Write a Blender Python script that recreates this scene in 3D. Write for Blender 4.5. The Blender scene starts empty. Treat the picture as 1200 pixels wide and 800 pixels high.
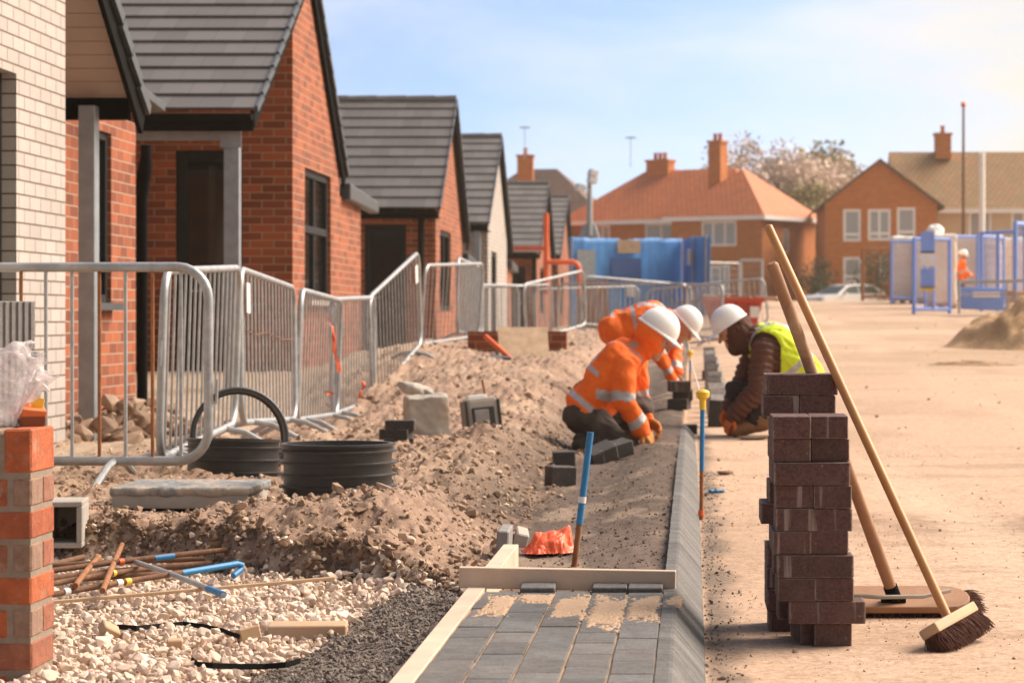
import bpy, bmesh, math, random
import numpy as np
from mathutils import Vector, Matrix, Euler

R = random.Random(11)
rng = np.random.default_rng(5)
SC = bpy.context.scene
COL = SC.collection
FPX, EYE, VX, VY = 3000.0, 0.85, 811.0, 372.0

def P(px, py, d):
    """a point of the place at distance d, measured off the photograph"""
    return Vector(((px - VX) / FPX * d, d, EYE - (py - VY) / FPX * d))

def rad(a):
    return math.radians(a)

# ------------------------------------------------------------------ noise
def smooth(a, b, x):
    t = np.clip((np.asarray(x, float) - a) / (b - a), 0, 1)
    return t * t * (3 - 2 * t)

def _hash(ix, iy, s):
    h = (ix * 374761393 + iy * 668265263 + s * 1442695041) & 0x7fffffff
    h = ((h ^ (h >> 13)) * 1274126177) & 0x7fffffff
    return ((h ^ (h >> 16)) & 0xffff) / 65535.0

def vnoise(x, y, s=0):
    x = np.asarray(x, float); y = np.asarray(y, float)
    ix = np.floor(x).astype(np.int64); iy = np.floor(y).astype(np.int64)
    fx = x - ix; fy = y - iy
    fx = fx * fx * (3 - 2 * fx); fy = fy * fy * (3 - 2 * fy)
    a = _hash(ix, iy, s); b = _hash(ix + 1, iy, s); c = _hash(ix, iy + 1, s); d = _hash(ix + 1, iy + 1, s)
    return (a + (b - a) * fx) * (1 - fy) + (c + (d - c) * fx) * fy - 0.5

def fbm(x, y, s=0, o=4):
    r = 0; a = 1.0
    for k in range(o):
        r = r + a * vnoise(x * 2 ** k + 17 * k, y * 2 ** k - 9 * k, s + k)
        a *= 0.5
    return r

# ------------------------------------------------------------------ materials
class NT:
    def __init__(self, name):
        self.m = bpy.data.materials.new(name); self.m.use_nodes = True
        self.t = self.m.node_tree; self.n = self.t.nodes; self.l = self.t.links
        self.b = self.n['Principled BSDF']
    def add(self, typ, **kw):
        nd = self.n.new(typ)
        for k, v in kw.items():
            if hasattr(nd, k): setattr(nd, k, v)
        return nd
    def link(self, a, b): self.l.new(a, b)
    def coord(self, which='Object'):
        return self.add('ShaderNodeTexCoord').outputs[which]
    def shifted(self):
        oi = self.add('ShaderNodeObjectInfo'); a = self.add('ShaderNodeVectorMath', operation='ADD'); m = self.add('ShaderNodeMath', operation='MULTIPLY')
        self.link(oi.outputs['Random'], m.inputs[0]); m.inputs[1].default_value = 37.0
        self.link(self.coord(), a.inputs[0]); self.link(m.outputs[0], a.inputs[1]); return a.outputs[0]
    def noise(self, vec, scale, detail=4, rough=.6):
        nd = self.add('ShaderNodeTexNoise'); nd.inputs['Scale'].default_value = scale
        nd.inputs['Detail'].default_value = detail; nd.inputs['Roughness'].default_value = rough
        self.link(vec, nd.inputs['Vector']); return nd
    def ramp(self, fac, stops):
        nd = self.add('ShaderNodeValToRGB'); e = nd.color_ramp.elements
        e[0].position, e[0].color = stops[0][0], (*stops[0][1], 1)
        e[1].position, e[1].color = stops[-1][0], (*stops[-1][1], 1)
        for p, c in stops[1:-1]:
            x = e.new(p); x.color = (*c, 1)
        self.link(fac, nd.inputs['Fac']); return nd.outputs['Color']
    def mix(self, fac, a, b, mode='MIX'):
        nd = self.add('ShaderNodeMix'); nd.data_type = 'RGBA'; nd.blend_type = mode
        for s, v in ((nd.inputs[0], fac), (nd.inputs[6], a), (nd.inputs[7], b)):
            if hasattr(v, 'is_linked'): self.link(v, s)
            elif isinstance(v, (int, float)): s.default_value = v
            else: s.default_value = (*v, 1)
        return nd.outputs[2]
    def bump(self, h, strength=.3, dist=.01, normal=None):
        nd = self.add('ShaderNodeBump'); nd.inputs['Strength'].default_value = strength
        nd.inputs['Distance'].default_value = dist
        self.link(h, nd.inputs['Height'])
        if normal is not None: self.link(normal, nd.inputs['Normal'])
        return nd.outputs['Normal']
    def done(self, col=None, rough=.8, metal=0., normal=None, spec=None):
        b = self.b
        if col is not None:
            if hasattr(col, 'is_linked'): self.link(col, b.inputs['Base Color'])
            else: b.inputs['Base Color'].default_value = (*col, 1)
        if hasattr(rough, 'is_linked'): self.link(rough, b.inputs['Roughness'])
        else: b.inputs['Roughness'].default_value = rough
        b.inputs['Metallic'].default_value = metal
        if spec is not None: b.inputs['Specular IOR Level'].default_value = spec
        if normal is not None: self.link(normal, b.inputs['Normal'])
        return self.m

def worn(name, c, c2=None, scale=8., rough=.75, metal=0., bump=.25, bscale=None, bdist=.004, spots=None, spotscale=3., spec=None, lo=.35, hi=.65, dust=None):
    """a weathered surface: two colours in cloudy patches, optional spots of dirt with a shape of their own, fine bump"""
    t = NT(name); v = t.shifted()
    c2 = c2 or tuple(x * .7 for x in c)
    n = t.noise(v, scale, 6, .65)
    col = t.ramp(n.outputs['Fac'], [(lo, c), (hi, c2)])
    if spots:
        s = t.noise(v, spotscale, 8, .72)
        f = t.ramp(s.outputs['Fac'], [(.56, (0, 0, 0)), (.66, (1, 1, 1))])
        col = t.mix(f, col, spots)
    if dust:
        g = t.add('ShaderNodeNewGeometry'); sx = t.add('ShaderNodeSeparateXYZ'); t.link(g.outputs['Normal'], sx.inputs[0])
        d = t.noise(v, 14, 5, .7)
        m = t.add('ShaderNodeMath', operation='MULTIPLY'); t.link(sx.outputs['Z'], m.inputs[0]); t.link(d.outputs['Fac'], m.inputs[1])
        f = t.ramp(m.outputs[0], [(.3, (0, 0, 0)), (.62, (1, 1, 1))])
        col = t.mix(f, col, dust)
    b = t.noise(v, bscale or scale * 6, 6, .7)
    return t.done(col, rough, metal, t.bump(b.outputs['Fac'], bump, bdist), spec)

def brick_mat(name, c1, c2, mortar, bw=.225, rh=.075, ms=.005, bump=.6, dark=None, spotty=.25):
    t = NT(name); uv = t.coord('UV')
    br = t.add('ShaderNodeTexBrick', offset=.5)
    t.link(uv, br.inputs['Vector'])
    for k, v in (('Scale', 1), ('Mortar Size', ms), ('Mortar Smooth', .15), ('Bias', 0), ('Brick Width', bw), ('Row Height', rh)):
        br.inputs[k].default_value = v
    br.inputs['Color1'].default_value = (*c1, 1); br.inputs['Color2'].default_value = (*c2, 1); br.inputs['Mortar'].default_value = (*mortar, 1)
    n = t.noise(uv, 2.2, 7, .7); n2 = t.noise(uv, 60, 4, .7)
    col = t.mix(spotty, br.outputs['Color'], t.ramp(n.outputs['Fac'], [(.3, tuple(x * 1.0 for x in (1, 1, 1))), (.7, (.45, .42, .4))]), 'MULTIPLY')
    col = t.mix(.3, col, t.ramp(n2.outputs['Fac'], [(.3, (.6, .6, .6)), (.7, (1, 1, 1))]), 'MULTIPLY')
    if dark:   # a sprinkling of burnt bricks: a second brick grid of the same bond, read as random tint
        b2 = t.add('ShaderNodeTexBrick', offset=.5); t.link(uv, b2.inputs['Vector'])
        for k, v in (('Scale', 1), ('Mortar Size', ms), ('Mortar Smooth', .1), ('Bias', -.64), ('Brick Width', bw), ('Row Height', rh)):
            b2.inputs[k].default_value = v
        b2.inputs['Color1'].default_value = (0, 0, 0, 1); b2.inputs['Color2'].default_value = (1, 1, 1, 1); b2.inputs['Mortar'].default_value = (0, 0, 0, 1)
        f = t.ramp(b2.outputs['Color'], [(.42, (0, 0, 0)), (.5, (1, 1, 1))])
        col = t.mix(f, col, dark)
    inv = t.add('ShaderNodeMath', operation='SUBTRACT'); inv.inputs[0].default_value = 1.0; t.link(br.outputs['Fac'], inv.inputs[1])
    nrm = t.bump(inv.outputs[0], bump, .006)
    nrm = t.bump(n2.outputs['Fac'], .25, .004, nrm)
    return t.done(col, .88, 0, nrm)

def tile_mat(name, c1, c2, joint, tw=.33, rh=1.0, ms=.005, moss=None):
    t = NT(name); uv = t.coord('UV')
    br = t.add('ShaderNodeTexBrick', offset=.5); t.link(uv, br.inputs['Vector'])
    for k, v in (('Scale', 1), ('Mortar Size', ms), ('Mortar Smooth', .2), ('Bias', 0), ('Brick Width', tw), ('Row Height', rh)):
        br.inputs[k].default_value = v
    br.inputs['Color1'].default_value = (*c1, 1); br.inputs['Color2'].default_value = (*c2, 1); br.inputs['Mortar'].default_value = (*joint, 1)
    v = t.coord(); n = t.noise(v, 1.1, 7, .7); n2 = t.noise(v, 30, 4)
    col = t.mix(.45, br.outputs['Color'], t.ramp(n.outputs['Fac'], [(.3, (1, 1, 1)), (.7, (.6, .58, .56))]), 'MULTIPLY')
    if moss:
        col = t.mix(t.ramp(n.outputs['Fac'], [(.5, (0, 0, 0)), (.7, (.7, .7, .7))]), col, moss)
    return t.done(col, .7, 0, t.bump(n2.outputs['Fac'], .2, .004))

def glass_mat(name, tint=(.02, .024, .028), clear=0.68):
    t = NT(name)
    b = t.b; b.inputs['Base Color'].default_value = (*tint, 1); b.inputs['Roughness'].default_value = .04
    b.inputs['Specular IOR Level'].default_value = .8
    v = t.coord(); n = t.noise(v, 1.4, 2)
    t.link(t.bump(n.outputs['Fac'], .06, .02), b.inputs['Normal'])
    tr = t.add('ShaderNodeBsdfTransparent'); tr.inputs['Color'].default_value = (.75, .78, .78, 1)
    mx = t.add('ShaderNodeMixShader'); mx.inputs[0].default_value = 1 - clear
    t.link(tr.outputs[0], mx.inputs[1]); t.link(b.outputs[0], mx.inputs[2])
    t.link(mx.outputs[0], t.n['Material Output'].inputs['Surface'])
    return t.m

def attr_mat(name, rough=.9, bscale=120., bump=.4, bdist=.003, attr='Col', vary=.35, nscale=25, gritty=0):
    """colour comes from the mesh's own colour attribute (each stone its own tone), roughened by noise"""
    t = NT(name); a = t.add('ShaderNodeAttribute', attribute_name=attr); v = t.shifted()
    n = t.noise(v, nscale, 6, .7); b = t.noise(v, bscale, 5, .7)
    col = t.mix(vary, a.outputs['Color'], t.ramp(n.outputs['Fac'], [(.3, (.55, .52, .5)), (.7, (1.25, 1.25, 1.25))]), 'MULTIPLY')
    nrm = t.bump(b.outputs['Fac'], bump, bdist)
    if gritty:                                       # grit, pits and smears at several sizes
        s1 = t.noise(v, gritty, 3, .6); s2 = t.noise(v, gritty * .22, 8, .75)
        col = t.mix(.8, col, t.ramp(s1.outputs['Fac'], [(.34, (.62, .58, .55)), (.48, (1, 1, 1)), (.60, (1.0, 1.0, 1.0)), (.68, (1.3, 1.28, 1.25))]), 'MULTIPLY')
        col = t.mix(.75, col, t.ramp(s2.outputs['Fac'], [(.36, (.72, .68, .64)), (.52, (1, 1, 1)), (.66, (1.14, 1.14, 1.14))]), 'MULTIPLY')
        nrm = t.bump(s2.outputs['Fac'], .5, .012, nrm)
    return t.done(col, rough, 0, nrm)

# ------------------------------------------------------------------ objects
def wm(o):
    m = Matrix.Identity(4)
    while o is not None:
        m = o.matrix_basis @ m; o = o.parent
    return m

def tag(o, label=None, cat=None, group=None, kind=None):
    if label: o['label'] = label
    if cat: o['category'] = cat
    if group: o['group'] = group
    if kind: o['kind'] = kind
    return o

def thing(name, label, cat, loc=(0, 0, 0), group=None, rz=0):
    o = bpy.data.objects.new(name, None); COL.objects.link(o)
    o.location = loc; o.rotation_euler = (0, 0, rz); o.empty_display_size = .1
    return tag(o, label, cat, group)

def dup(root, loc=None, rot=None, label=None, group=None):
    r = root.copy(); COL.objects.link(r)
    if loc is not None: r.location = loc
    if rot is not None: r.rotation_euler = rot
    if label: r['label'] = label
    if group: r['group'] = group
    for ch in list(root.children):
        c = ch.copy(); COL.objects.link(c); c.parent = r
        for g in list(ch.children):
            d = g.copy(); COL.objects.link(d); d.parent = c
    return r

class MB:
    def __init__(s):
        s.v = []; s.f = []; s.m = []; s.uv = {}; s.col = {}
    def vs(s, pts):
        i = len(s.v); s.v.extend([tuple(p) for p in pts]); return i
    def face(s, pts, mi=0, uv=None):
        i = s.vs(pts); s.f.append(tuple(range(i, i + len(pts)))); s.m.append(mi)
        if uv is not None: s.uv[len(s.f) - 1] = uv
        return s
    def box(s, c, size, rot=None, mi=0, taper=1.0):
        hx, hy, hz = size[0] / 2, size[1] / 2, size[2] / 2
        pts = []
        for z in (-1, 1):
            k = taper if z > 0 else 1
            for x, y in ((-1, -1), (1, -1), (1, 1), (-1, 1)):
                pts.append(Vector((x * hx * k, y * hy * k, z * hz)))
        if rot is not None:
            q = rot if isinstance(rot, Matrix) else Euler(rot).to_matrix()
            pts = [q @ p for p in pts]
        c = Vector(c); i = s.vs([p + c for p in pts])
        for f in ((0, 3, 2, 1), (4, 5, 6, 7), (0, 1, 5, 4), (1, 2, 6, 5), (2, 3, 7, 6), (3, 0, 4, 7)):
            s.f.append(tuple(i + k for k in f)); s.m.append(mi)
        return s
    def bb(s, x0, x1, y0, y1, z0, z1, mi=0):
        return s.box(((x0 + x1) / 2, (y0 + y1) / 2, (z0 + z1) / 2), (abs(x1 - x0), abs(y1 - y0), abs(z1 - z0)), mi=mi)
    def tube(s, pts, r, n=10, mi=0, caps=True, closed=False):
        pts = [Vector(p) for p in pts]; k = len(pts)
        rr = r if isinstance(r, (list, tuple)) else [r] * k
        T = []
        for i in range(k):
            if closed: t = pts[(i + 1) % k] - pts[i - 1]
            else: t = pts[min(i + 1, k - 1)] - pts[max(i - 1, 0)]
            T.append(t.normalized() if t.length > 1e-9 else Vector((0, 0, 1)))
        a = Vector((0, 0, 1)) if abs(T[0].z) < .9 else Vector((1, 0, 0))
        u = (a - T[0] * a.dot(T[0])).normalized()
        idx = []
        for i in range(k):
            u = (u - T[i] * u.dot(T[i])).normalized(); w = T[i].cross(u)
            idx.append(s.vs([pts[i] + (u * math.cos(2 * math.pi * j / n) + w * math.sin(2 * math.pi * j / n)) * rr[i] for j in range(n)]))
        for i in range(k if closed else k - 1):
            a0, b0 = idx[i], idx[(i + 1) % k]
            for j in range(n):
                s.f.append((a0 + j, a0 + (j + 1) % n, b0 + (j + 1) % n, b0 + j)); s.m.append(mi)
        if caps and not closed:
            s.f.append(tuple(idx[0] + j for j in reversed(range(n)))); s.m.append(mi)
            s.f.append(tuple(idx[-1] + j for j in range(n))); s.m.append(mi)
        return s
    def capsule(s, a, b, ra, rb, n=12, mi=0):
        a = Vector(a); b = Vector(b); t = b - a; L = t.length
        t = t.normalized() if L > 1e-6 else Vector((0, 0, 1))
        pts = []; rr = []
        for k in range(5):
            q = math.pi / 2 * k / 4
            pts.append(a - t * ra * math.cos(q)); rr.append(max(ra * math.sin(q), ra * .03))
        for k in range(5):
            q = math.pi / 2 * k / 4
            pts.append(b + t * rb * math.sin(q)); rr.append(max(rb * math.cos(q), rb * .03))
        return s.tube(pts, rr, n, mi)
    def lathe(s, prof, c=(0, 0, 0), n=32, mi=0, rot=None, close=False):
        c = Vector(c); idx = []
        for r_, z in prof:
            ring = []
            for j in range(n):
                p = Vector((r_ * math.cos(2 * math.pi * j / n), r_ * math.sin(2 * math.pi * j / n), z))
                if rot is not None: p = rot @ p
                ring.append(p + c)
            idx.append(s.vs(ring))
        for i in range(len(prof) - (0 if close else 1)):
            a0, b0 = idx[i], idx[(i + 1) % len(prof)]
            for j in range(n):
                s.f.append((a0 + j, a0 + (j + 1) % n, b0 + (j + 1) % n, b0 + j)); s.m.append(mi)
        return s
    def prism(s, poly, vec, mi=0):
        """a polygon (list of points) extruded along vec"""
        vec = Vector(vec); poly = [Vector(p) for p in poly]; n = len(poly)
        i = s.vs(poly); j = s.vs([p + vec for p in poly])
        s.f.append(tuple(i + k for k in reversed(range(n)))); s.m.append(mi)
        s.f.append(tuple(j + k for k in range(n))); s.m.append(mi)
        for k in range(n):
            s.f.append((i + k, i + (k + 1) % n, j + (k + 1) % n, j + k)); s.m.append(mi)
        return s
    def mesh(s, name):
        me = bpy.data.meshes.new(name); me.from_pydata(s.v, [], s.f); me.update()
        return me
    def build(s, name, mats, parent=None, origin=None, bevel=0, sm=False, fix=True, label=None, cat=None, group=None, kind=None, segs=2, local=False):
        if not isinstance(mats, (list, tuple)): mats = [mats]
        o = bpy.data.objects.new(name, None) if False else None
        base = Matrix.Identity(4)
        if local: base = Matrix.Identity(4)
        elif parent is not None: base = wm(parent)
        elif origin is not None: base = Matrix.Translation(Vector(origin))
        inv = base.inverted()
        V = [inv @ Vector(p) for p in s.v]
        me = bpy.data.meshes.new(name); me.from_pydata(V, [], s.f)
        me.polygons.foreach_set('material_index', s.m)
        bm = bmesh.new(); bm.from_mesh(me)
        lay = bm.loops.layers.uv.new('UVMap')
        bm.faces.ensure_lookup_table()
        if fix and not s.uv: bmesh.ops.recalc_face_normals(bm, faces=bm.faces)
        bm.normal_update()
        if bevel > 0:
            es = [e for e in bm.edges if len(e.link_faces) == 2 and e.calc_face_angle(0) > .5]
            bmesh.ops.bevel(bm, geom=es, offset=bevel, segments=segs, affect='EDGES', profile=.6, clamp_overlap=True)
            bm.normal_update()
        for i, f in enumerate(bm.faces):
            if i in s.uv and bevel == 0:
                for lp, u in zip(f.loops, s.uv[i]): lp[lay].uv = u
                continue
            n = f.normal
            if abs(n.z) > .97 or n.length < .5: u, v = Vector((1, 0, 0)), Vector((0, 1, 0))
            else:
                u = Vector((0, 0, 1)).cross(n).normalized(); v = n.cross(u)
            for lp in f.loops: lp[lay].uv = (lp.vert.co.dot(u), lp.vert.co.dot(v))
        if sm:
            for f in bm.faces: f.smooth = True
            for e in bm.edges:
                if len(e.link_faces) == 2 and e.calc_face_angle(0) > .7: e.smooth = False
        bm.to_mesh(me); bm.free()
        for m in mats: me.materials.append(m)
        o = bpy.data.objects.new(name, me); COL.objects.link(o)
        if parent is not None: o.parent = parent
        elif origin is not None: o.location = origin
        return tag(o, label, cat, group, kind)

def np_mesh(name, V, Fq, mats, kind=None, label=None, cat=None, col=None, smoothf=False, parent=None, tri=False, loc=None):
    """a big mesh straight from arrays; col is one colour per vertex"""
    me = bpy.data.meshes.new(name); k = Fq.shape[1]
    me.vertices.add(len(V)); me.vertices.foreach_set('co', np.ascontiguousarray(V, np.float32).ravel())
    me.loops.add(Fq.size); me.loops.foreach_set('vertex_index', np.ascontiguousarray(Fq, np.int32).ravel())
    me.polygons.add(len(Fq)); me.polygons.foreach_set('loop_start', np.arange(0, Fq.size, k, dtype=np.int32))
    me.polygons.foreach_set('loop_total', np.full(len(Fq), k, np.int32))
    me.update(calc_edges=True); me.validate()
    me.polygons.foreach_set('use_smooth', np.full(len(me.polygons), bool(smoothf)))
    if col is not None:
        a = me.color_attributes.new('Col', 'FLOAT_COLOR', 'POINT')
        c = np.ones((len(V), 4), np.float32); c[:, :3] = col; a.data.foreach_set('color', c.ravel())
    for m in (mats if isinstance(mats, (list, tuple)) else [mats]): me.materials.append(m)
    o = bpy.data.objects.new(name, me); COL.objects.link(o)
    if parent: o.parent = parent
    if loc is not None: o.location = loc
    return tag(o, label, cat, None, kind)

def remesh(mb, voxel, smooth_it=4):
    """grow many overlapping solids into ONE continuous surface"""
    me = mb.mesh('tmp'); o = bpy.data.objects.new('tmp', me); COL.objects.link(o)
    m = o.modifiers.new('r', 'REMESH'); m.mode = 'VOXEL'; m.voxel_size = voxel
    if smooth_it:
        k = o.modifiers.new('s', 'SMOOTH'); k.factor = .5; k.iterations = smooth_it
    dg = bpy.context.evaluated_depsgraph_get(); dg.update()
    ne = bpy.data.meshes.new_from_object(o.evaluated_get(dg))
    bpy.data.objects.remove(o); bpy.data.meshes.remove(me)
    ne.polygons.foreach_set('use_smooth', np.ones(len(ne.polygons), bool))
    return ne

def get_co(me):
    a = np.empty(len(me.vertices) * 3, np.float32); me.vertices.foreach_get('co', a); return a.reshape(-1, 3).astype(float)
def get_no(me):
    a = np.empty(len(me.vertices) * 3, np.float32); me.vertex_normals.foreach_get('vector', a); return a.reshape(-1, 3).astype(float)
def set_co(me, a):
    me.vertices.foreach_set('co', np.ascontiguousarray(a, np.float32).ravel()); me.update()

def lump(me, amp, freq, s=0, ridge=False):
    a = get_co(me); n = get_no(me)
    h = fbm(a[:, 0] * freq + a[:, 2] * freq * .6, a[:, 1] * freq + a[:, 2] * freq * .9, s, 4)
    if ridge: h = .35 - np.abs(h) * 1.6
    set_co(me, a + n * (h * amp)[:, None]); return me

def crumple(me, amp, lam, k=5, seed=1):
    """sharp creases, as thin film or cloth takes: triangle waves along random directions"""
    rg = np.random.default_rng(seed); a = get_co(me); n = get_no(me); h = np.zeros(len(a))
    w = fbm(a[:, 0] * 6 + a[:, 2] * 3, a[:, 1] * 6 + a[:, 2] * 4, seed, 2)
    for i in range(k):
        d = rg.normal(0, 1, 3); d /= np.linalg.norm(d); l = lam * rg.uniform(.6, 1.6)
        h += np.abs(((a @ d) / l + w * .8 + rg.uniform(0, 2)) % 2 - 1) * l / lam
    h -= h.mean(); set_co(me, a + n * (h * amp / k ** .5)[:, None]); return me

def link_mesh(name, me, mats, parent=None, origin=None, **kw):
    base = wm(parent) if parent is not None else (Matrix.Translation(Vector(origin)) if origin is not None else Matrix.Identity(4))
    me.transform(base.inverted())
    for m in (mats if isinstance(mats, (list, tuple)) else [mats]): me.materials.append(m)
    o = bpy.data.objects.new(name, me); COL.objects.link(o)
    if parent is not None: o.parent = parent
    elif origin is not None: o.location = origin
    return tag(o, kw.get('label'), kw.get('cat'), kw.get('group'), kw.get('kind'))
# ================================================================== materials of the place
M = {}
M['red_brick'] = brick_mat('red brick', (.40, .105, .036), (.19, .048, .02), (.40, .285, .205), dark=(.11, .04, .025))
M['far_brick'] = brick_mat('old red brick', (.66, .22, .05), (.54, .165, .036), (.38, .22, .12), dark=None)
M['cream_brick'] = brick_mat('cream brick', (.50, .465, .435), (.44, .405, .375), (.17, .115, .08), bump=.9)
M['grey_tile'] = tile_mat('grey concrete tile', (.150, .142, .142), (.112, .106, .106), (.085, .077, .074), tw=.27, ms=.0035)
M['red_tile'] = tile_mat('red clay tile', (.70, .195, .062), (.58, .155, .05), (.22, .07, .03), tw=.3, rh=.3, ms=.022)
M['brown_tile'] = tile_mat('brown tile', (.17, .10, .08), (.13, .08, .065), (.05, .03, .03), tw=.3, rh=.3, ms=.022)
M['olive_tile'] = tile_mat('mossy brown tile', (.42, .225, .095), (.34, .18, .075), (.09, .06, .03), tw=.3, rh=.3, ms=.022, moss=(.22, .19, .07))
M['black'] = worn('black fascia', (.009, .0095, .0105), (.006, .006, .0065), rough=.8, bump=.1, spec=.06)
M['slate'] = worn('slate grey trim', (.055, .065, .075), (.04, .046, .055), rough=.4, bump=.1, dust=(.12, .13, .14))
M['frame'] = worn('dark grey window frame', (.022, .024, .027), (.017, .018, .02), rough=.6, bump=.08, spec=.15)
M['upvc'] = worn('white plastic frame', (.90, .89, .87), (.84, .83, .80), rough=.45, bump=.05)
M['glass'] = glass_mat('window glass')
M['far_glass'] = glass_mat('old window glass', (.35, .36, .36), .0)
M['galv'] = worn('galvanised steel', (.44, .46, .48), (.30, .32, .335), scale=14, rough=.42, metal=.45, bump=.12, spots=(.36, .33, .29), spotscale=9)
M['galv_blue'] = worn('galvanised post steel', (.31, .35, .385), (.24, .275, .30), scale=9, rough=.45, metal=.35, bump=.1)
M['rust'] = worn('rusty steel', (.34, .15, .06), (.22, .085, .035), scale=22, rough=.9, bump=.5)
M['rust_dark'] = worn('dark rusty steel', (.20, .10, .055), (.12, .06, .035), scale=30, rough=.9, bump=.5, spots=(.28, .16, .09), spotscale=20)
M['cladding'] = worn('cream cladding board', (.50, .44, .39), (.46, .40, .35), scale=3, rough=.6, bump=.1)
M['render'] = worn('buff render', (.62, .50, .34), (.56, .45, .30), scale=2, rough=.9)
M['black_plastic'] = worn('black plastic', (.016, .016, .018), (.026, .026, .028), scale=10, rough=.38, bump=.1, dust=(.11, .095, .08))
M['kerb'] = worn('grey concrete kerb', (.20, .195, .19), (.15, .145, .145), scale=7, rough=.85, bump=.35, spots=(.36, .27, .20), spotscale=5, bscale=150)
M['concrete'] = worn('pale concrete', (.40, .37, .33), (.31, .28, .25), scale=6, rough=.9, bump=.5, spots=(.45, .36, .28), spotscale=4)
M['grey_block'] = worn('grey concrete block', (.27, .26, .25), (.20, .19, .185), scale=12, rough=.92, bump=.7)
M['wood'] = worn('pale sawn wood', (.52, .36, .22), (.42, .28, .165), scale=5, rough=.75, bump=.3, spots=(.40, .32, .25), spotscale=5)
M['wood_grey'] = worn('weathered timber', (.64, .50, .38), (.52, .40, .31), scale=5, rough=.8, bump=.4, spots=(.55, .42, .31), spotscale=4)
M['wood_orange'] = worn('varnished wood', (.56, .28, .10), (.46, .21, .07), scale=6, rough=.45, bump=.15)
M['wood_brown'] = worn('dirty brown wood', (.36, .19, .10), (.27, .14, .075), scale=8, rough=.7, bump=.3, spots=(.44, .30, .19))
M['osb'] = worn('strand board', (.50, .36, .24), (.36, .25, .16), scale=9, rough=.85, bump=.4, spots=(.30, .20, .13), spotscale=6)
M['bristle'] = worn('dark red brown bristle', (.16, .065, .042), (.085, .036, .026), scale=60, rough=.9, bump=.6)
M['blue_paint'] = worn('blue paint', (.02, .22, .48), (.015, .17, .40), scale=20, rough=.5, bump=.2)
M['blue_sheet'] = worn('blue sheeting', (.09, .35, .80), (.055, .26, .66), scale=1.1, rough=.6, bump=.3, spots=(.12, .30, .62), spotscale=.9)
M['navy'] = worn('navy panel', (.025, .08, .26), (.03, .09, .28), scale=1, rough=.6)
M['fence_blue'] = worn('blue powder coated steel', (.22, .37, .86), (.18, .31, .76), scale=3, rough=.5)
M['yellow'] = worn('yellow plastic', (.85, .55, .04), (.78, .48, .03), rough=.45, bump=.1)
M['white'] = worn('white plastic', (.80, .79, .77), (.74, .73, .71), rough=.4, bump=.05)
M['helmet'] = worn('white helmet plastic', (.86, .86, .85), (.80, .80, .79), scale=5, rough=.28, bump=.03)
M['orange_plastic'] = worn('orange plastic', (.80, .14, .03), (.65, .10, .025), rough=.45, bump=.2, scale=4)
M['orange_bag'] = worn('orange plastic bag', (.92, .14, .035), (.80, .10, .025), scale=14, rough=.35, bump=.6, spots=(.85, .42, .3), spotscale=9)
M['red_steel'] = worn('red painted steel', (.55, .06, .025), (.45, .045, .02), scale=3, rough=.55, spots=(.30, .09, .05), spotscale=3)
M['hivis'] = worn('hi vis orange cloth', (.93, .17, .012), (.84, .135, .010), scale=12, rough=.8, bump=.35, bscale=26, bdist=.012)
M['hivis_yellow'] = worn('hi vis yellow cloth', (.66, .82, .03), (.58, .74, .025), scale=12, rough=.8, bump=.35, bscale=26, bdist=.012)
M['tape'] = worn('grey reflective tape', (.46, .46, .48), (.38, .38, .40), scale=20, rough=.45, bump=.2)
M['trouser'] = worn('dark grey work trousers', (.075, .060, .050), (.050, .040, .035), scale=10, rough=.95, bump=.5, bscale=30, bdist=.012, spots=(.13, .10, .075), spotscale=6)
M['trouser_black'] = worn('near black trousers', (.032, .024, .026), (.022, .017, .019), scale=10, rough=.95, bump=.5, bscale=30, bdist=.01)
M['puffer'] = worn('brown quilted jacket', (.115, .042, .022), (.085, .03, .017), scale=10, rough=.6, bump=.3, bscale=30, bdist=.008)
M['snood'] = worn('brown knit hood', (.095, .038, .024), (.07, .028, .018), scale=14, rough=.9, bump=.4, bscale=50, bdist=.008)
M['boot'] = worn('tan leather boot', (.26, .125, .058), (.19, .09, .042), scale=12, rough=.75, bump=.4, dust=(.36, .26, .18))
M['boot_dark'] = worn('dark work boot', (.05, .036, .028), (.035, .026, .02), scale=12, rough=.75, bump=.4, dust=(.26, .18, .12))
M['glove'] = worn('tan work glove', (.60, .25, .06), (.48, .19, .045), scale=16, rough=.85, bump=.4)
M['glove_orange'] = worn('orange work glove', (.74, .19, .035), (.62, .15, .03), scale=16, rough=.8, bump=.4)
M['skin'] = worn('skin', (.50, .26, .17), (.43, .21, .135), scale=9, rough=.55, bump=.1)
M['eye'] = worn('dark eye', (.02, .015, .012), rough=.2)
M['stone'] = attr_mat('stone', .92, 90, .5, .003)
M['leaf'] = attr_mat('leaf', .8, 20, .0, vary=.2, nscale=3)
M['bark'] = worn('bark', (.16, .12, .09), (.10, .075, .055), scale=6, rough=.95, bump=.6)
M['pave'] = attr_mat('charcoal paving block', .85, 190, .45, .0025, vary=.55, nscale=11, gritty=150)
M['brickface'] = attr_mat('reclaimed brick', .9, 90, .6, .004, vary=.5, nscale=26)
M['mortar'] = worn('mortar', (.34, .27, .21), (.26, .20, .155), scale=30, rough=.95, bump=.8, bdist=.006)
M['car_white'] = worn('white car paint', (.78, .77, .74), (.76, .75, .72), rough=.25, bump=0)
M['tyre'] = worn('tyre rubber', (.02, .02, .02), (.03, .03, .03), rough=.9)
M['lamp_red'] = worn('red lamp lens', (.5, .03, .02), rough=.25)

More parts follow.
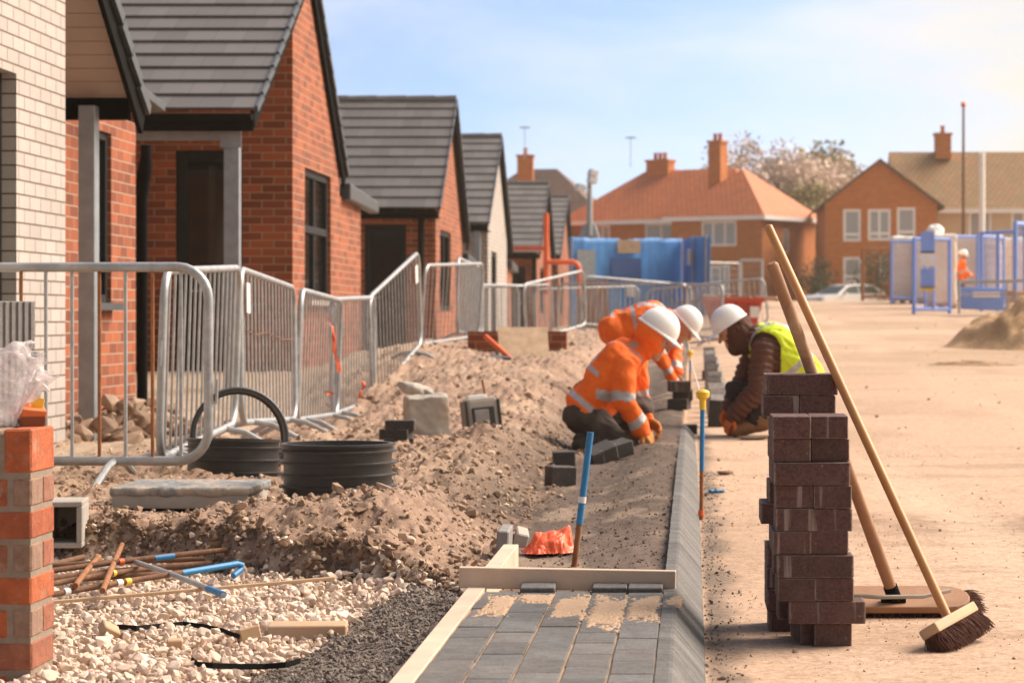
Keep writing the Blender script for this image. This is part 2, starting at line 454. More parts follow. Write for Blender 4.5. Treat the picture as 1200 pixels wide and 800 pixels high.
# ================================================================== terrain
def road_z(d):
    d = np.asarray(d, float)
    dd = np.minimum(d, 88)
    z = .0205 * (np.sqrt((dd - 17) ** 2 + 9) + (dd - 17)) / 2
    return z * (1 - .36 * smooth(84, 108, d)) - 0 * d

def bank_d(X):
    return np.interp(X, [-3.2, -2.7, -2.3, -1.9, -1.6, -1.2, -.95, -.75, -.65, -.5], [9.2, 9.15, 9.05, 8.85, 8.55, 8.2, 8.0, 7.75, 7.5, 7.3]) + .12 * fbm(X * 4, X * 0 + 3, 8, 3)

def zones(X, D):
    """masks: how much each patch of ground is crushed stone, dark bedding, soil or dusty road"""
    b = bank_d(X)
    edge = fbm(X * 5, D * 3, 21, 4)
    right = smooth(-.072, -.05, X)
    kerbstrip = smooth(.03, .05, X) * (1 - smooth(.07, .16, X + .06 * edge)) * (1 - smooth(17, 20, D))
    inner = (1 - right) * smooth(-.66, -.60, X + .02 * edge)                      # between the edging board and the kerb
    slope = (1 - inner) * (1 - right) * smooth(-.05, .06, X + .85 + .095 * (8.0 - D) + .07 * edge) * (1 - smooth(-.12, .1, D - b))
    gravel = (1 - right) * (1 - inner) * (1 - smooth(-.06, .08, D - b)) * (1 - slope)
    soil = np.clip((1 - right) * (1 - inner) * smooth(-.06, .08, D - b), 0, 1)
    return right, kerbstrip, inner, slope, gravel, soil

def ground_z(X, D, detail=True):
    X = np.asarray(X, float); D = np.asarray(D, float)
    fac = .5 + .5 * smooth(-1.5, 2.0, X)
    z = road_z(D) * fac
    right, ks, inner, slope, gravel, soil = zones(X, D)
    near = 1 - smooth(40, 60, D)
    # left of the kerb
    # soil platform behind the cut bank, with heaps
    b = bank_d(X)
    plat = .112 + .022 * smooth(0, .5, D - b)
    plat = plat + .07 * np.exp(-((X + 1.22) / .34) ** 2 - ((D - 9.05) / .34) ** 2) + .05 * np.exp(-((X + .95) / .22) ** 2 - ((D - 9.3) / .5) ** 2)
    heap = .24 * smooth(14.5, 21.5, D) * smooth(-.75, -1.3, X) * (1 - smooth(-2.0, -2.5, X))
    heap = heap + .10 * np.exp(-((X + 1.0) / .4) ** 2 - ((D - 13.0) / 1.6) ** 2)
    fenceside = (-.12 * smooth(14.5, 16.5, D) * (1 - smooth(19.5, 21, D)) + .30 * smooth(20.3, 24, D) * (1 - smooth(30, 36, D))) * smooth(-2.0, -2.5, X)
    lumps = .038 * fbm(X * 3.2, D * 2.2, 31, 4) + .034 * fbm(X * 10, D * 7, 35, 4) + .03 * np.maximum(0, fbm(X * 5, D * 4, 37, 3))
    soilz = plat + heap + fenceside + lumps * 1.3 * (1 - .75 * smooth(-2.9, -3.4, X))
    soilz = np.where(X < -3.2, .10 + (soilz - .10) * .5, soilz)
    for cx_, cy_, rx_, ry_, zf_ in ((-1.38, 9.93, .27, .30, .128), (-1.92, 9.80, .42, .46, .105), (-2.1, 11.75, .34, .34, .11)):
        w_ = np.exp(-(((X - cx_) / rx_) ** 2 + ((D - cy_) / ry_) ** 2) ** 2); soilz = soilz * (1 - w_) + zf_ * w_
    wl = smooth(-.62, -.98, X)                                                   # trench beside the kerb
    bed = .03 + .045 * smooth(-.45, -.12, X) + .018 * fbm(X * 9, D * 5, 41, 4) + .02 * np.exp(-((X + .25) / .15) ** 2) * smooth(9, 11, D)
    bedz = np.where(D < 7.25, .030, bed)
    gr = -.005 + .02 * fbm(X * 3, D * 3, 51, 3) - .02 * smooth(-1.0, -2.2, X)
    sl = gr + .05 * smooth(-1.1, -.66, X) + .012 * fbm(X * 20, D * 20, 55, 3)
    low = gr * (1 - slope) + sl * slope
    sm = smooth(-.035, .055, D - b + .10 * fbm(X * 9, D * 9, 57, 4))
    leftz = low * (1 - sm) + soilz * sm
    tr = np.where(D > 7.25, wl, 1.0) * (1 - 0)
    wI = np.where(D < 7.25, inner, 1 - smooth(-.66, -1.05, X))
    lz = leftz * (1 - wI) + bedz * wI
    z = z + (1 - right) * near * lz
    # right: dusty haul road with wheel ruts
    rut = .012 * fbm(X * 1.3, D * .35, 61, 3) + .010 * smooth(0, 1, ks) * fbm(X * 30, D * 22, 63, 3)
    z = z + right * rut * smooth(.05, .3, X)
    z = z - right * .008 * (np.exp(-((X - 1.05 - .10 * np.sin(D * .17)) / .17) ** 2) + np.exp(-((X - 2.75 - .14 * np.sin(D * .13 + 1)) / .2) ** 2)) * near
    z = z - right * .02 * (1 - smooth(.03, .09, X)) * 0
    z = z + (1 - right) * .045 * fbm(X * 21, D * 21, 77, 4) * np.exp(-((D - b) / .16) ** 2) * smooth(-.62, -.8, X)
    if detail:
        z = z + (soil * .026 + slope * .005 + inner * np.where(D > 7.25, .006, 0)) * fbm(X * 45, D * 38, 71, 3) * near
    return z

def gz(x, y): return float(ground_z(np.array([x]), np.array([y]), False)[0])

def axis(segs):
    a = []
    for x0, x1, n in segs: a.extend(np.linspace(x0, x1, n, endpoint=False))
    a.append(segs[-1][1]); return np.array(a)
xs = axis([(-300, -60, 12), (-60, -12, 16), (-12, -4, 32), (-4, -2.6, 60), (-2.6, -.7, 150), (-.7, .2, 90), (.2, 1.6, 60), (1.6, 8, 50), (8, 60, 26), (60, 300, 12)])
ds = [-40.]
for v in (-20, -8, 0, 3): ds.append(float(v))
d = 4.6
while d < 260:
    ds.append(d); d += .0105 * (d / 5) ** 1.45 if d < 30 else .0105 * 6 ** 1.45 * (d / 30) ** 2.2
ds += [290, 330, 380, 420]
ds = np.array(ds)
GX, GD = np.meshgrid(xs, ds)
GZ = ground_z(GX, GD)
rt, ks, inn, slp, grv, sol = zones(GX, GD)
def lerp(a, b, t): return a * (1 - t[..., None]) + np.array(b) * t[..., None]
patch = fbm(GX * .9, GD * .28, 81, 5); fine = fbm(GX * 7, GD * 5, 83, 4)
base = np.ones(GX.shape + (3,)) * np.array((.56, .385, .268))
base = lerp(base, (.40, .27, .18), smooth(.10, .45, patch) * .6)
base = lerp(base, (.58, .425, .31), smooth(.05, .5, -patch + .4 * fine) * .5)
band = np.exp(-((GD - 10.4 - .25 * fine) / .55) ** 2) * smooth(.3, .7, GX)          # the darker wheel-churned strip across the road
streak = fbm(GX * .5 + 3, GD * 2.2, 131, 4)
base = lerp(base, (.36, .245, .16), smooth(.12, .42, streak) * .55)
base = lerp(base, (.27, .17, .108), (band * (.75 + .9 * fine)).clip(0, .85))
trk = np.exp(-((GX - 1.05 - .10 * np.sin(GD * .17) - .05 * fine) / .17) ** 2) + np.exp(-((GX - 2.75 - .14 * np.sin(GD * .13 + 1)) / .2) ** 2) + .8 * np.exp(-((GX - .42 - .04 * GD * .1) / .12) ** 2)
tread = .5 + .5 * np.sin(GD * 2 * math.pi / .16 + 6 * fine)
base = lerp(base, (.60, .445, .325), (trk * smooth(-.3, .3, fbm(GX * 1.2, GD * .3, 101, 3)) * (.6 + .4 * tread * (1 - smooth(14, 22, GD)))).clip(0, .8))
far2 = smooth(-.05, .35, fbm(GX * .25, GD * .12, 88, 4)) * smooth(20, 35, GD)
base = lerp(base, (.36, .25, .15), far2 * .5)
base = lerp(base, (.17, .125, .092), ks * (.85 + .7 * fine).clip(0, 1))
soilc = np.ones(GX.shape + (3,)) * np.array((.345, .232, .168))
soilc = lerp(soilc, (.42, .30, .215), smooth(-.1, .45, fbm(GX * 2.1, GD * 1.5, 91, 5)))
soilc = lerp(soilc, (.20, .125, .08), smooth(.1, .5, fbm(GX * 3.3, GD * 3, 95, 4)) * .6)
soilc = lerp(soilc, (.43, .33, .245), smooth(-2.75, -3.1, GX))                       # trodden dusty yard by the houses
cut = np.exp(-((GD - bank_d(GX) - .03 + .10 * fbm(GX * 9, GD * 9, 57, 4)) / .11) ** 2)
soilc = lerp(soilc, (.15, .085, .048), cut * .85)                                      # darker face of the cut bank
left = np.ones(GX.shape + (3,)) * np.array((.52, .41, .32))
left = left * grv[..., None] + soilc * sol[..., None] + np.array((.20, .165, .14)) * slp[..., None] + np.array((.15, .108, .083)) * inn[..., None]
tot = (grv + sol + slp + inn)[..., None].clip(.2, 4); left = left / tot
trench = smooth(-1.2, -.75, GX) * (GX < -.02) * smooth(8.5, 10.5, GD) * (1 - smooth(26, 34, GD))
left = lerp(left, (.095, .064, .046), trench * (.85 + .5 * fine).clip(0, 1))
sandy = smooth(.15, .4, fbm(GX * 4, GD * 2, 97, 3)) * inn * (GD > 7.3)
left = lerp(left, (.30, .22, .16), sandy * .7)
base = base * rt[..., None] + left * (1 - rt[..., None])
yd = smooth(-60, -14, -np.abs(GX)) 
base = lerp(base, (.10, .115, .05), smooth(130, 170, GD) * .8)
ny, nx = GX.shape
ii = np.arange(ny * nx).reshape(ny, nx)
quads = np.stack([ii[:-1, :-1], ii[:-1, 1:], ii[1:, 1:], ii[1:, :-1]], -1).reshape(-1, 4)
M['ground'] = attr_mat('site ground', .95, 260, .6, .005, vary=.5, nscale=38, gritty=85)
np_mesh('ground', np.stack([GX, GD, GZ], -1).reshape(-1, 3), quads, M['ground'], kind='structure', col=base.reshape(-1, 3), smoothf=True)

# ================================================================== loose stone (uncountable)
def stone_shapes(n, sub, rough):
    out = []
    for k in range(n):
        bm = bmesh.new(); bmesh.ops.create_icosphere(bm, subdivisions=sub, radius=1)
        q = Vector((R.uniform(-1, 1), R.uniform(-1, 1), R.uniform(-1, 1))).normalized()
        bm.free(); bm = bmesh.new()                 # crushed rock: the hull of a few random corners, flat faced and sharp
        for _ in range(15 if sub > 1 else 10):
            p = Vector((R.gauss(0, 1), R.gauss(0, 1), R.gauss(0, 1))).normalized() * R.uniform(.72, 1.08)
            bm.verts.new((p.x, p.y * R.uniform(.7, .9), p.z * R.uniform(.55, .75)))
        bmesh.ops.convex_hull(bm, input=bm.verts[:])
        bmesh.ops.delete(bm, geom=[v for v in bm.verts if not v.link_faces], context='VERTS')
        if sub > 1: bmesh.ops.bevel(bm, geom=bm.edges[:], offset=.035, segments=1, affect='EDGES')
        bmesh.ops.triangulate(bm, faces=bm.faces[:]); bm.verts.index_update()
        V = [tuple(v.co) for v in bm.verts]; F = [[v.index for v in f.verts] for f in bm.faces]
        bm.free(); out.append((np.array(V), np.array(F)))
    return out
SH1 = stone_shapes(14, 2, .02); SH0 = stone_shapes(10, 1, .08)

def scatter(name, label, pts, sizes, cols, shapes, sink=.25, cat='stones'):
    VV = []; FF = []; CC = []; off = 0
    z = ground_z(pts[:, 0], pts[:, 1])
    if pts.shape[1] > 2: z = z + pts[:, 2]
    for i in range(len(pts)):
        V, F = shapes[int(rng.integers(len(shapes)))]
        a, b, c = rng.uniform(0, 6.28), rng.normal(0, .5), rng.normal(0, .5)
        m = np.array(Euler((b, c, a)).to_matrix())
        s = sizes[i]
        W = (V * s) @ m.T + np.array((pts[i, 0], pts[i, 1], z[i] + s * (.6 - sink)))
        VV.append(W); FF.append(F + off); off += len(V)
        CC.append(np.repeat(cols[i][None], len(V), 0))
    return np_mesh(name, np.concatenate(VV), np.concatenate(FF), M['stone'], kind='stuff', label=label, cat=cat, col=np.concatenate(CC))

def sample(n, x0, x1, d0, d1, fn):
    out = np.zeros((0, 2))
    while len(out) < n:
        q = np.stack([rng.uniform(x0, x1, n), rng.uniform(d0, d1, n)], -1)
        w = fn(q[:, 0], q[:, 1]); q = q[rng.uniform(0, 1, n) < w]
        q = q[np.abs(q[:, 0] * FPX / q[:, 1] + VX - 600) < 680]
        out = np.concatenate([out, q])
    return out[:n]

def tones(n, a, b, v=.12):
    t = rng.uniform(0, 1, (n, 1)); c = np.array(a) * (1 - t) + np.array(b) * t
    return (c * (1 + rng.normal(0, v, (n, 1)))).clip(.02, .9)

def g_grav(X, D): return zones(X, D)[4]
n = 11000
q = sample(n, -2.5, -.62, 5.0, 9.4, g_grav)
scatter('gravel', 'pale crushed limestone spread in front of the cut soil bank', q, rng.lognormal(math.log(.0098), .42, n).clip(.004, .026), tones(n, (.76, .61, .50), (.58, .45, .355), .12), SH1, .1)
n = 3000
q = sample(n, -2.5, -.62, 5.0, 9.4, g_grav)
q = np.concatenate([q, np.full((n, 1), .012)], 1)
scatter('gravel', 'larger pale crushed limestone lying on top of the stone bed', q, rng.lognormal(math.log(.0125), .36, n).clip(.006, .028), tones(n, (.77, .63, .52), (.62, .49, .39), .12), SH1, .1)
n = 10000
q = sample(n, -1.7, -.62, 4.9, 8.4, lambda X, D: zones(X, D)[3])
scatter('grit', 'dark grey grit banked against the edging board', q, rng.lognormal(math.log(.0042), .42, n).clip(.002, .012), tones(n, (.29, .24, .205), (.15, .122, .104), .18), SH0, .1)
n = 8000
q = sample(n, -3.0, -.6, 7.4, 17, lambda X, D: zones(X, D)[5] * np.exp(-(D - 7.4) / 4.5))
scatter('rubble', 'brown stones and clods in the dug soil', q, rng.lognormal(math.log(.0088), .52, n).clip(.004, .036), tones(n, (.43, .31, .22), (.27, .18, .12)), SH1, .42)
n = 2600
q = sample(n, -2.6, -.64, 7.4, 9.6, lambda X, D: np.exp(-((D - bank_d(X) - .03) / .07) ** 2))
scatter('rubble', 'dark clods broken from the face of the cut bank', q, rng.lognormal(math.log(.0085), .55, n).clip(.003, .034), tones(n, (.28, .18, .115), (.13, .08, .05), .15), SH0, .35)
n = 2600
q = sample(n, -3.0, -.62, 7.4, 20, lambda X, D: zones(X, D)[5] * (.25 + np.exp(-((D - bank_d(X) - .35) / .4) ** 2)))
scatter('rubble', 'sharp clods of dug soil on the heaps and along the cut bank', q, rng.lognormal(math.log(.0095), .55, n).clip(.004, .042), tones(n, (.40, .275, .195), (.25, .165, .11), .14), SH0, .45)
n = 1500
q = sample(n, -3.0, -.62, 7.4, 24, lambda X, D: zones(X, D)[5] * (.3 + smooth(0, .4, fbm(X * 1.5, D * 1.2, 121, 3))))
scatter('rubble', 'pale chips of limestone mixed into the dug soil', q, rng.lognormal(math.log(.0095), .5, n).clip(.004, .035), tones(n, (.62, .49, .385), (.46, .34, .25)), SH1, .4)
n = 1200
q = sample(n, -3.0, -.7, 11, 32, lambda X, D: zones(X, D)[5] * 1.0)
scatter('rubble', 'pale broken stones on the heaped soil by the barriers', q, rng.lognormal(math.log(.015), .5, n).clip(.008, .075), tones(n, (.46, .34, .25), (.29, .20, .135)), SH1, .42)
n = 1500
q = sample(n, -.72, -.08, 7.3, 16, lambda X, D: .9 * np.exp(-(D - 7.3) / 6) * (.35 + .65 * (X > -.5)))
scatter('grit', 'dark crumbs of soil in the trench beside the kerb', q, rng.lognormal(math.log(.0042), .45, n).clip(.002, .015), tones(n, (.22, .165, .125), (.14, .10, .075)), SH0, .2)
n = 650
q = sample(n, .035, .30, 4.9, 14, lambda X, D: np.exp(-((X - .06) / .06) ** 2))
scatter('grit', 'dark grit along the foot of the kerb', q, rng.lognormal(math.log(.0042), .45, n).clip(.002, .013), tones(n, (.26, .20, .155), (.15, .11, .085)), SH0, .2)
n = 2400
q = sample(n, .1, 1.6, 5.0, 18, lambda X, D: smooth(-.1, .5, fbm(X * 1.6, D * 1.1, 141, 3)))
scatter('grit', 'fine pale grit strewn in patches over the near road', q, rng.lognormal(math.log(.0022), .45, n).clip(.001, .008), tones(n, (.52, .38, .27), (.34, .23, .15)), SH0, .3)
n = 420
q = sample(n, .1, 1.5, 5.0, 16, lambda X, D: .25 + 1.6 * np.exp(-((D - 10.4) / .45) ** 2))
scatter('grit', 'small clods scattered over the dusty road', q, rng.lognormal(math.log(.0030), .55, n).clip(.0013, .012), tones(n, (.40, .28, .19), (.27, .18, .115)), SH0, .3)
n = 420
q = sample(n, .1, 5.5, 14, 60, lambda X, D: .3 + 0 * X)
scatter('grit', 'clods scattered over the far haul road', q, rng.lognormal(math.log(.009), .5, n).clip(.004, .03), tones(n, (.44, .32, .21), (.32, .22, .15)), SH0, .3)
# ================================================================== houses
def wall_grid(mb, O, u, n, a0, a1, b0, b1, holes, depth=.09, mi=0):
    """a flat wall with window and door openings cut in it, the reveals turned inwards"""
    O = Vector(O); u = Vector(u); n = Vector(n); Z = Vector((0, 0, 1))
    A = sorted({a0, a1, *[h[0] for h in holes], *[h[1] for h in holes]}); B = sorted({b0, b1, *[h[2] for h in holes], *[h[3] for h in holes]})
    A = [x for x in A if a0 <= x <= a1]; B = [x for x in B if b0 <= x <= b1]
    for i in range(len(A) - 1):
        for j in range(len(B) - 1):
            ca, cb = (A[i] + A[i + 1]) / 2, (B[j] + B[j + 1]) / 2
            if any(h[0] < ca < h[1] and h[2] < cb < h[3] for h in holes): continue
            q = [(A[i], B[j]), (A[i + 1], B[j]), (A[i + 1], B[j + 1]), (A[i], B[j + 1])]
            mb.face([O + u * x + Z * y for x, y in q], mi, uv=q)
    for h in holes:
        x0, x1, y0, y1 = h[:4]
        for (p, q, uvs) in (((x0, y0), (x0, y1), 0), ((x1, y1), (x1, y0), 0), ((x0, y1), (x1, y1), 1), ((x1, y0), (x0, y0), 1)):
            a = O + u * p[0] + Z * p[1]; b = O + u * q[0] + Z * q[1]
            if uvs == 0: uv = [(0, p[1]), (0, q[1]), (depth, q[1]), (depth, p[1])]
            else: uv = [(p[0], 0), (q[0], 0), (q[0], depth), (p[0], depth)]
            mb.face([a, b, b - n * depth, a - n * depth], mi, uv=uv)

def gable_face(mb, O, u, pts, mi=0):
    O = Vector(O); u = Vector(u); Z = Vector((0, 0, 1))
    mb.face([O + u * a + Z * b for a, b in pts], mi, uv=pts)

def pxX(px, d): return (px - VX) / FPX * d
def pzZ(py, d): return EYE - (py - VY) / FPX * d
def window(parent, O, u, n, x0, x1, y0, y1, mull=(), trans=(), depth=.06, fw=.055, fm=None, gm=None, name='window', sill=None, label=None):
    """frame bars (the part) with one glass pane behind them (the sub-part)"""
    O = Vector(O) - Vector(n) * depth; u = Vector(u); n = Vector(n); Z = Vector((0, 0, 1)); t = .05
    fr = MB()
    q = Matrix((u, n, Z)).transposed()
    def bar(a0, a1, b0, b1, tt=t):
        fr.box(O + u * (a0 + a1) / 2 + Z * (b0 + b1) / 2, (a1 - a0, tt, b1 - b0), q)
    bar(x0, x0 + fw, y0, y1); bar(x1 - fw, x1, y0, y1); bar(x0 + fw, x1 - fw, y0, y0 + fw); bar(x0 + fw, x1 - fw, y1 - fw, y1)
    for m in mull: bar(m - fw * .45, m + fw * .45, y0 + fw, y1 - fw, t * .8)
    for m in trans: bar(x0 + fw, x1 - fw, m - fw * .5, m + fw * .5, t * 1.1)
    o = fr.build(name, fm or M['frame'], parent, bevel=.006, segs=1)
    g = MB(); g.box(O + u * (x0 + x1) / 2 + Z * (y0 + y1) / 2 - n * .012, (x1 - x0 - fw, .012, y1 - y0 - fw), q)
    g.build('pane', gm or M['glass'], o)
    if sill:
        s_ = MB(); s_.box(O + u * (x0 + x1) / 2 + Z * (y0 - .025) + n * (depth + .0), (x1 - x0 + .1, .16, .05), q)
        s_.build('sill', sill, o)
    return o

def roof_slope(mb, X0, X1, e, r, n, mi=0, th=.024):
    """courses of interlocking tiles from the eave e=(d, z) up to the ridge r, each course a real lapped strip"""
    (d0, z0), (d1, z1) = e, r
    up = Vector((0, d1 - d0, z1 - z0)); L = up.length; t = up / L
    nn = Vector((1, 0, 0)).cross(t)
    if nn.z < 0: nn = -nn
    c = L / n
    for i in range(n):
        a = Vector((0, d0, z0)) + t * (c * i) + nn * (th * 1.35); b = Vector((0, d0, z0)) + t * min(c * (i + 1) + .05, L) + nn * .004
        jx = .006 * (R.random() - .5)
        p = [Vector((x + (jx if k else 0), w.y, w.z)) for w in (a, b) for k, x in enumerate((X0, X1))]
        lo = [q - nn * th for q in p]
        off = 0.0
        u0, u1 = X0 + off, X1 + off
        uvq = lambda: [(u0, i + .02), (u1, i + .02), (u1, i + .98), (u0, i + .98)]
        mb.face([p[0], p[1], p[3], p[2]], mi, uv=uvq())
        mb.face([lo[0], p[0], p[2], lo[2]], mi, uv=[(.1, .5)] * 4); mb.face([p[1], lo[1], lo[3], p[3]], mi, uv=[(.1, .5)] * 4)
        mb.face([lo[0], lo[1], p[1], p[0]], mi, uv=[(u0, i + .5), (u1, i + .5), (u1, i + .5), (u0, i + .5)])
        mb.face([lo[2], lo[3], lo[1], lo[0]], mi, uv=[(.1, .5)] * 4)

def bungalow(label, Xw, front, ridge, rear, dw0, dw1, brick, nt=11, XL=-9.5, Xv=-3.70, holes_front=(), holes_side=(), zb=-.2, fascia=.11, soffit=True):
    """one new bungalow: a gable to the street, its tiled slope towards the camera"""
    (df, zf), (dr, zr), (db, zbk) = front, ridge, rear
    root = thing('bungalow', label, 'house', (Xw, dw0, gz(Xw, dw0)), 'new bungalows along the street')
    w = MB()
    s0 = (zr - zf) / (dr - df); s1 = (zr - zbk) / (db - dr)
    ztop = lambda d: (zf + (d - df) * s0 if d <= dr else zr - (d - dr) * s1) - .05
    ze0, ze1 = ztop(dw0), ztop(dw1)
    wall_grid(w, (0, dw0, 0), (1, 0, 0), (0, -1, 0), XL, Xw, zb, ze0, holes_front)
    eb = min(ze0, ze1)
    wall_grid(w, (Xw, 0, 0), (0, 1, 0), (1, 0, 0), dw0, dw1, zb, eb, holes_side)
    poly = [(dw0, eb)] + [(dw1, eb)] + ([(dw1, ze1)] if ze1 > eb else []) + [(dr, ztop(dr))] + ([(dw0, ze0)] if ze0 > eb else [])
    gable_face(w, (Xw, 0, 0), (0, 1, 0), poly)
    w.face([(XL, dw1, zb), (Xw, dw1, zb), (Xw, dw1, ze1), (XL, dw1, ze1)])
    w.build('wall', brick, root, fix=False)
    rf = MB(); roof_slope(rf, XL, Xv, front, ridge, nt); roof_slope(rf, XL, Xv, rear, ridge, nt)
    ro = rf.build('roof', M['grey_tile'], root, fix=False)
    rg = MB(); k = 0; x = XL
    while x < Xv:                                                     # half round ridge tiles
        x2 = min(x + .45, Xv)
        rg.tube([(x, dr, zr - .015), (x2, dr, zr - .01)], [.085, .09], 10); x = x2 + .006
    rg.build('ridge_tile', M['grey_tile'], ro)
    vg = MB()                                                         # dry verge and dark barge board down both rakes
    for a, b in ((front, ridge), (rear, ridge)):
        A = Vector((Xv, a[0], a[1])); B = Vector((Xv, b[0], b[1])); t = (B - A).normalized(); up = Vector((1, 0, 0)).cross(t); up = up if up.z > 0 else -up
        vg.prism([A - up * .16 + Vector((-.045, 0, 0)), A + up * .0 + Vector((-.045, 0, 0)), B + up * .0 + Vector((-.045, 0, 0)), B - up * .16 + Vector((-.045, 0, 0))], (.03, 0, 0))
    vg.build('barge_board', M['black'], ro)
    vt = MB(); 
    for a, b in ((front, ridge), (rear, ridge)):
        A = Vector((Xv, a[0], a[1])); B = Vector((Xv, b[0], b[1])); L = (B - A).length; t = (B - A) / L; up = Vector((1, 0, 0)).cross(t); up = up if up.z > 0 else -up
        for i in range(nt):
            c0 = A + t * (L * i / nt) + up * .045; c1 = A + t * (L * min(1, (i + 1) / nt + .01)) + up * .022
            vt.prism([c0, c1, c1 - up * .06, c0 - up * .06], (.022, 0, 0))
    vt.build('verge', M['slate'], ro)
    fa = MB(); fa.bb(XL, Xv - .02, df + .01, df + .03, zf - .02 - fascia, zf - .02)
    so = MB(); so.bb(XL, Xv - .025, df + .032, dw0 - .004, zf - .02 - fascia, zf - .008 - fascia)
    fa.build('fascia', M['black'], root)
    if soffit: so.build('soffit', M['black'], root)
    gu = MB(); gp = []
    for k in range(9):
        q = math.pi * k / 8; gp.append((math.cos(q) * .056, -math.sin(q) * .056))
    for k in range(8):
        (a0, b0), (a1, b1) = gp[k], gp[k + 1]
        gu.face([(XL, df - .055 + a0, zf - .03 + b0), (Xv - .02, df - .055 + a0, zf - .03 + b0), (Xv - .02, df - .055 + a1, zf - .03 + b1), (XL, df - .055 + a1, zf - .03 + b1)])
    gu.face([(Xv - .02, df - .055 + a, zf - .03 + b) for a, b in gp])
    gu.build('gutter', M['black'], root)
    return root

# ---- the nearest bungalow: cream brick gable, clad porch gable with a galvanised post
XW0 = -3.55
h0 = thing('bungalow', 'nearest bungalow, cream brick gable with boarded porch end on a steel post', 'house', (XW0, 12, gz(XW0, 12)), 'new bungalows along the street')
w = MB()
wall_grid(w, (XW0, 0, 0), (0, 1, 0), (1, 0, 0), 9.0, 14.5, -.2, 2.16, [(11.9, 13.45, .86, 2.13)], depth=.14)
gable_face(w, (XW0, 0, 0), (0, 1, 0), [(9.9, 2.16), (14.5, 2.16), (14.5, 3.08), (13.1, 3.98), (9.9, 2.17)])
wall_grid(w, (0, 14.5, 0), (-1, 0, 0), (0, 1, 0), 3.55, 5.2, -.2, 3.0, [])
w.build('wall', M['cream_brick'], h0, fix=False)
window(h0, (XW0, 0, 0), (0, 1, 0), (1, 0, 0), 11.9, 13.45, .86, 2.13, mull=(12.7,), trans=(1.58,), depth=.10, fw=.075)
w = MB(); XR = -4.02
wall_grid(w, (XR, 0, 0), (0, 1, 0), (1, 0, 0), 14.62, 18.5, -.2, 2.25, [(17.12, 17.72, .95, 2.12)])
wall_grid(w, (0, 18.5, 0), (-1, 0, 0), (0, 1, 0), 4.02, 9, -.2, 2.5, [])
w.build('porch_wall', M['red_brick'], h0, fix=False)
window(h0, (XR, 0, 0), (0, 1, 0), (1, 0, 0), 17.12, 17.72, .95, 2.12, depth=.05, sill=M['slate'])
e0, r0 = (16.07, 2.14), (13.1, 4.05); k_ = (4.05 - 2.14) / (13.1 - 16.07)
zr_ = lambda d: 2.14 + k_ * (d - 16.07)
w = MB(); w.face([(-7.5, 15.9, zr_(15.9) - .045), (-3.5, 15.9, zr_(15.9) - .045), (-3.5, 13.2, zr_(13.2) - .045), (-7.5, 13.2, zr_(13.2) - .045)])
gw = w.build('soffit', M['cladding'], h0, fix=False)                # the boarded underside of the roof over the porch
w = MB()
for k in range(24):
    d_ = 15.86 - k * .11; w.bb(-7.4, -3.505, d_ - .002, d_ + .002, zr_(d_) - .0475, zr_(d_) - .0455)
w.build('board_joint', M['mortar'], gw)
w = MB(); w.bb(-7.5, pxX(150, 15.9), 15.88, 15.99, pzZ(140, 15.9), pzZ(113, 15.9) - .012); w.build('porch_beam', M['black'], h0, bevel=.006)
w = MB()
c = (pxX(101.5, 15.7), 15.75)
w.bb(c[0] - .05, c[0] + .05, c[1] - .004, c[1] + .004, .03, 2.15); w.bb(c[0] - .05, c[0] - .042, c[1] - .05, c[1] + .06, .03, 2.15); w.bb(c[0] + .042, c[0] + .05, c[1] - .05, c[1] + .07, .03, 2.15)
w.bb(c[0] - .05, c[0] + .05, c[1] - .058, c[1] - .05, .03, 2.15)
w.bb(c[0] - .10, c[0] + .06, c[1] - .09, c[1] + .11, .02, .035)
w.build('porch_post', M['galv_blue'], h0, bevel=.003, segs=1)
rf = MB(); e0, r0 = (16.07, 2.14), (13.1, 4.05)
roof_slope(rf, -9, -3.46, e0, r0, 12); roof_slope(rf, -9, -3.46, (10.0, 2.0), r0, 14)
ro = rf.build('roof', M['grey_tile'], h0, fix=False)
A = Vector((-3.46, *e0)); B = Vector((-3.46, *r0)); t = (B - A).normalized(); up = Vector((1, 0, 0)).cross(t); up = up if up.z > 0 else -up
w = MB(); w.prism([A - up * .17, A + up * .0, B + up * .0, B - up * .17], (.03, 0, 0))
w.build('barge_board', M['black'], ro)
w = MB(); L = (B - A).length
for i in range(12):
    c0 = A + t * (L * i / 12) + up * .05; c1 = A + t * (L * min(1, (i + 1.03) / 12)) + up * .024
    w.prism([c0 + Vector((.031, 0, 0)), c1 + Vector((.031, 0, 0)), c1 - up * .075 + Vector((.031, 0, 0)), c0 - up * .075 + Vector((.031, 0, 0))], (.03, 0, 0))
w.build('verge', M['slate'], ro)
w = MB(); w.prism([(-3.72, 16.6, 2.385), (-3.72, 17.5, 2.315), (-3.72, 17.5, 2.255), (-3.72, 16.6, 2.325)], (.12, 0, 0)); w.build('gutter', M['slate'], h0, bevel=.008)
w = MB(); w.tube([(-3.96, 18.56, 2.1), (-3.96, 18.58, 1.9), (-4.0, 18.62, 1.7), (-4.0, 18.62, -.1)], .04, 10); w.build('downpipe', M['black'], h0, sm=True)
w = MB(); w.bb(-4.0, -3.94, 14.7, 18.4, .0, .10); w.build('skirting_board', M['black'], h0)

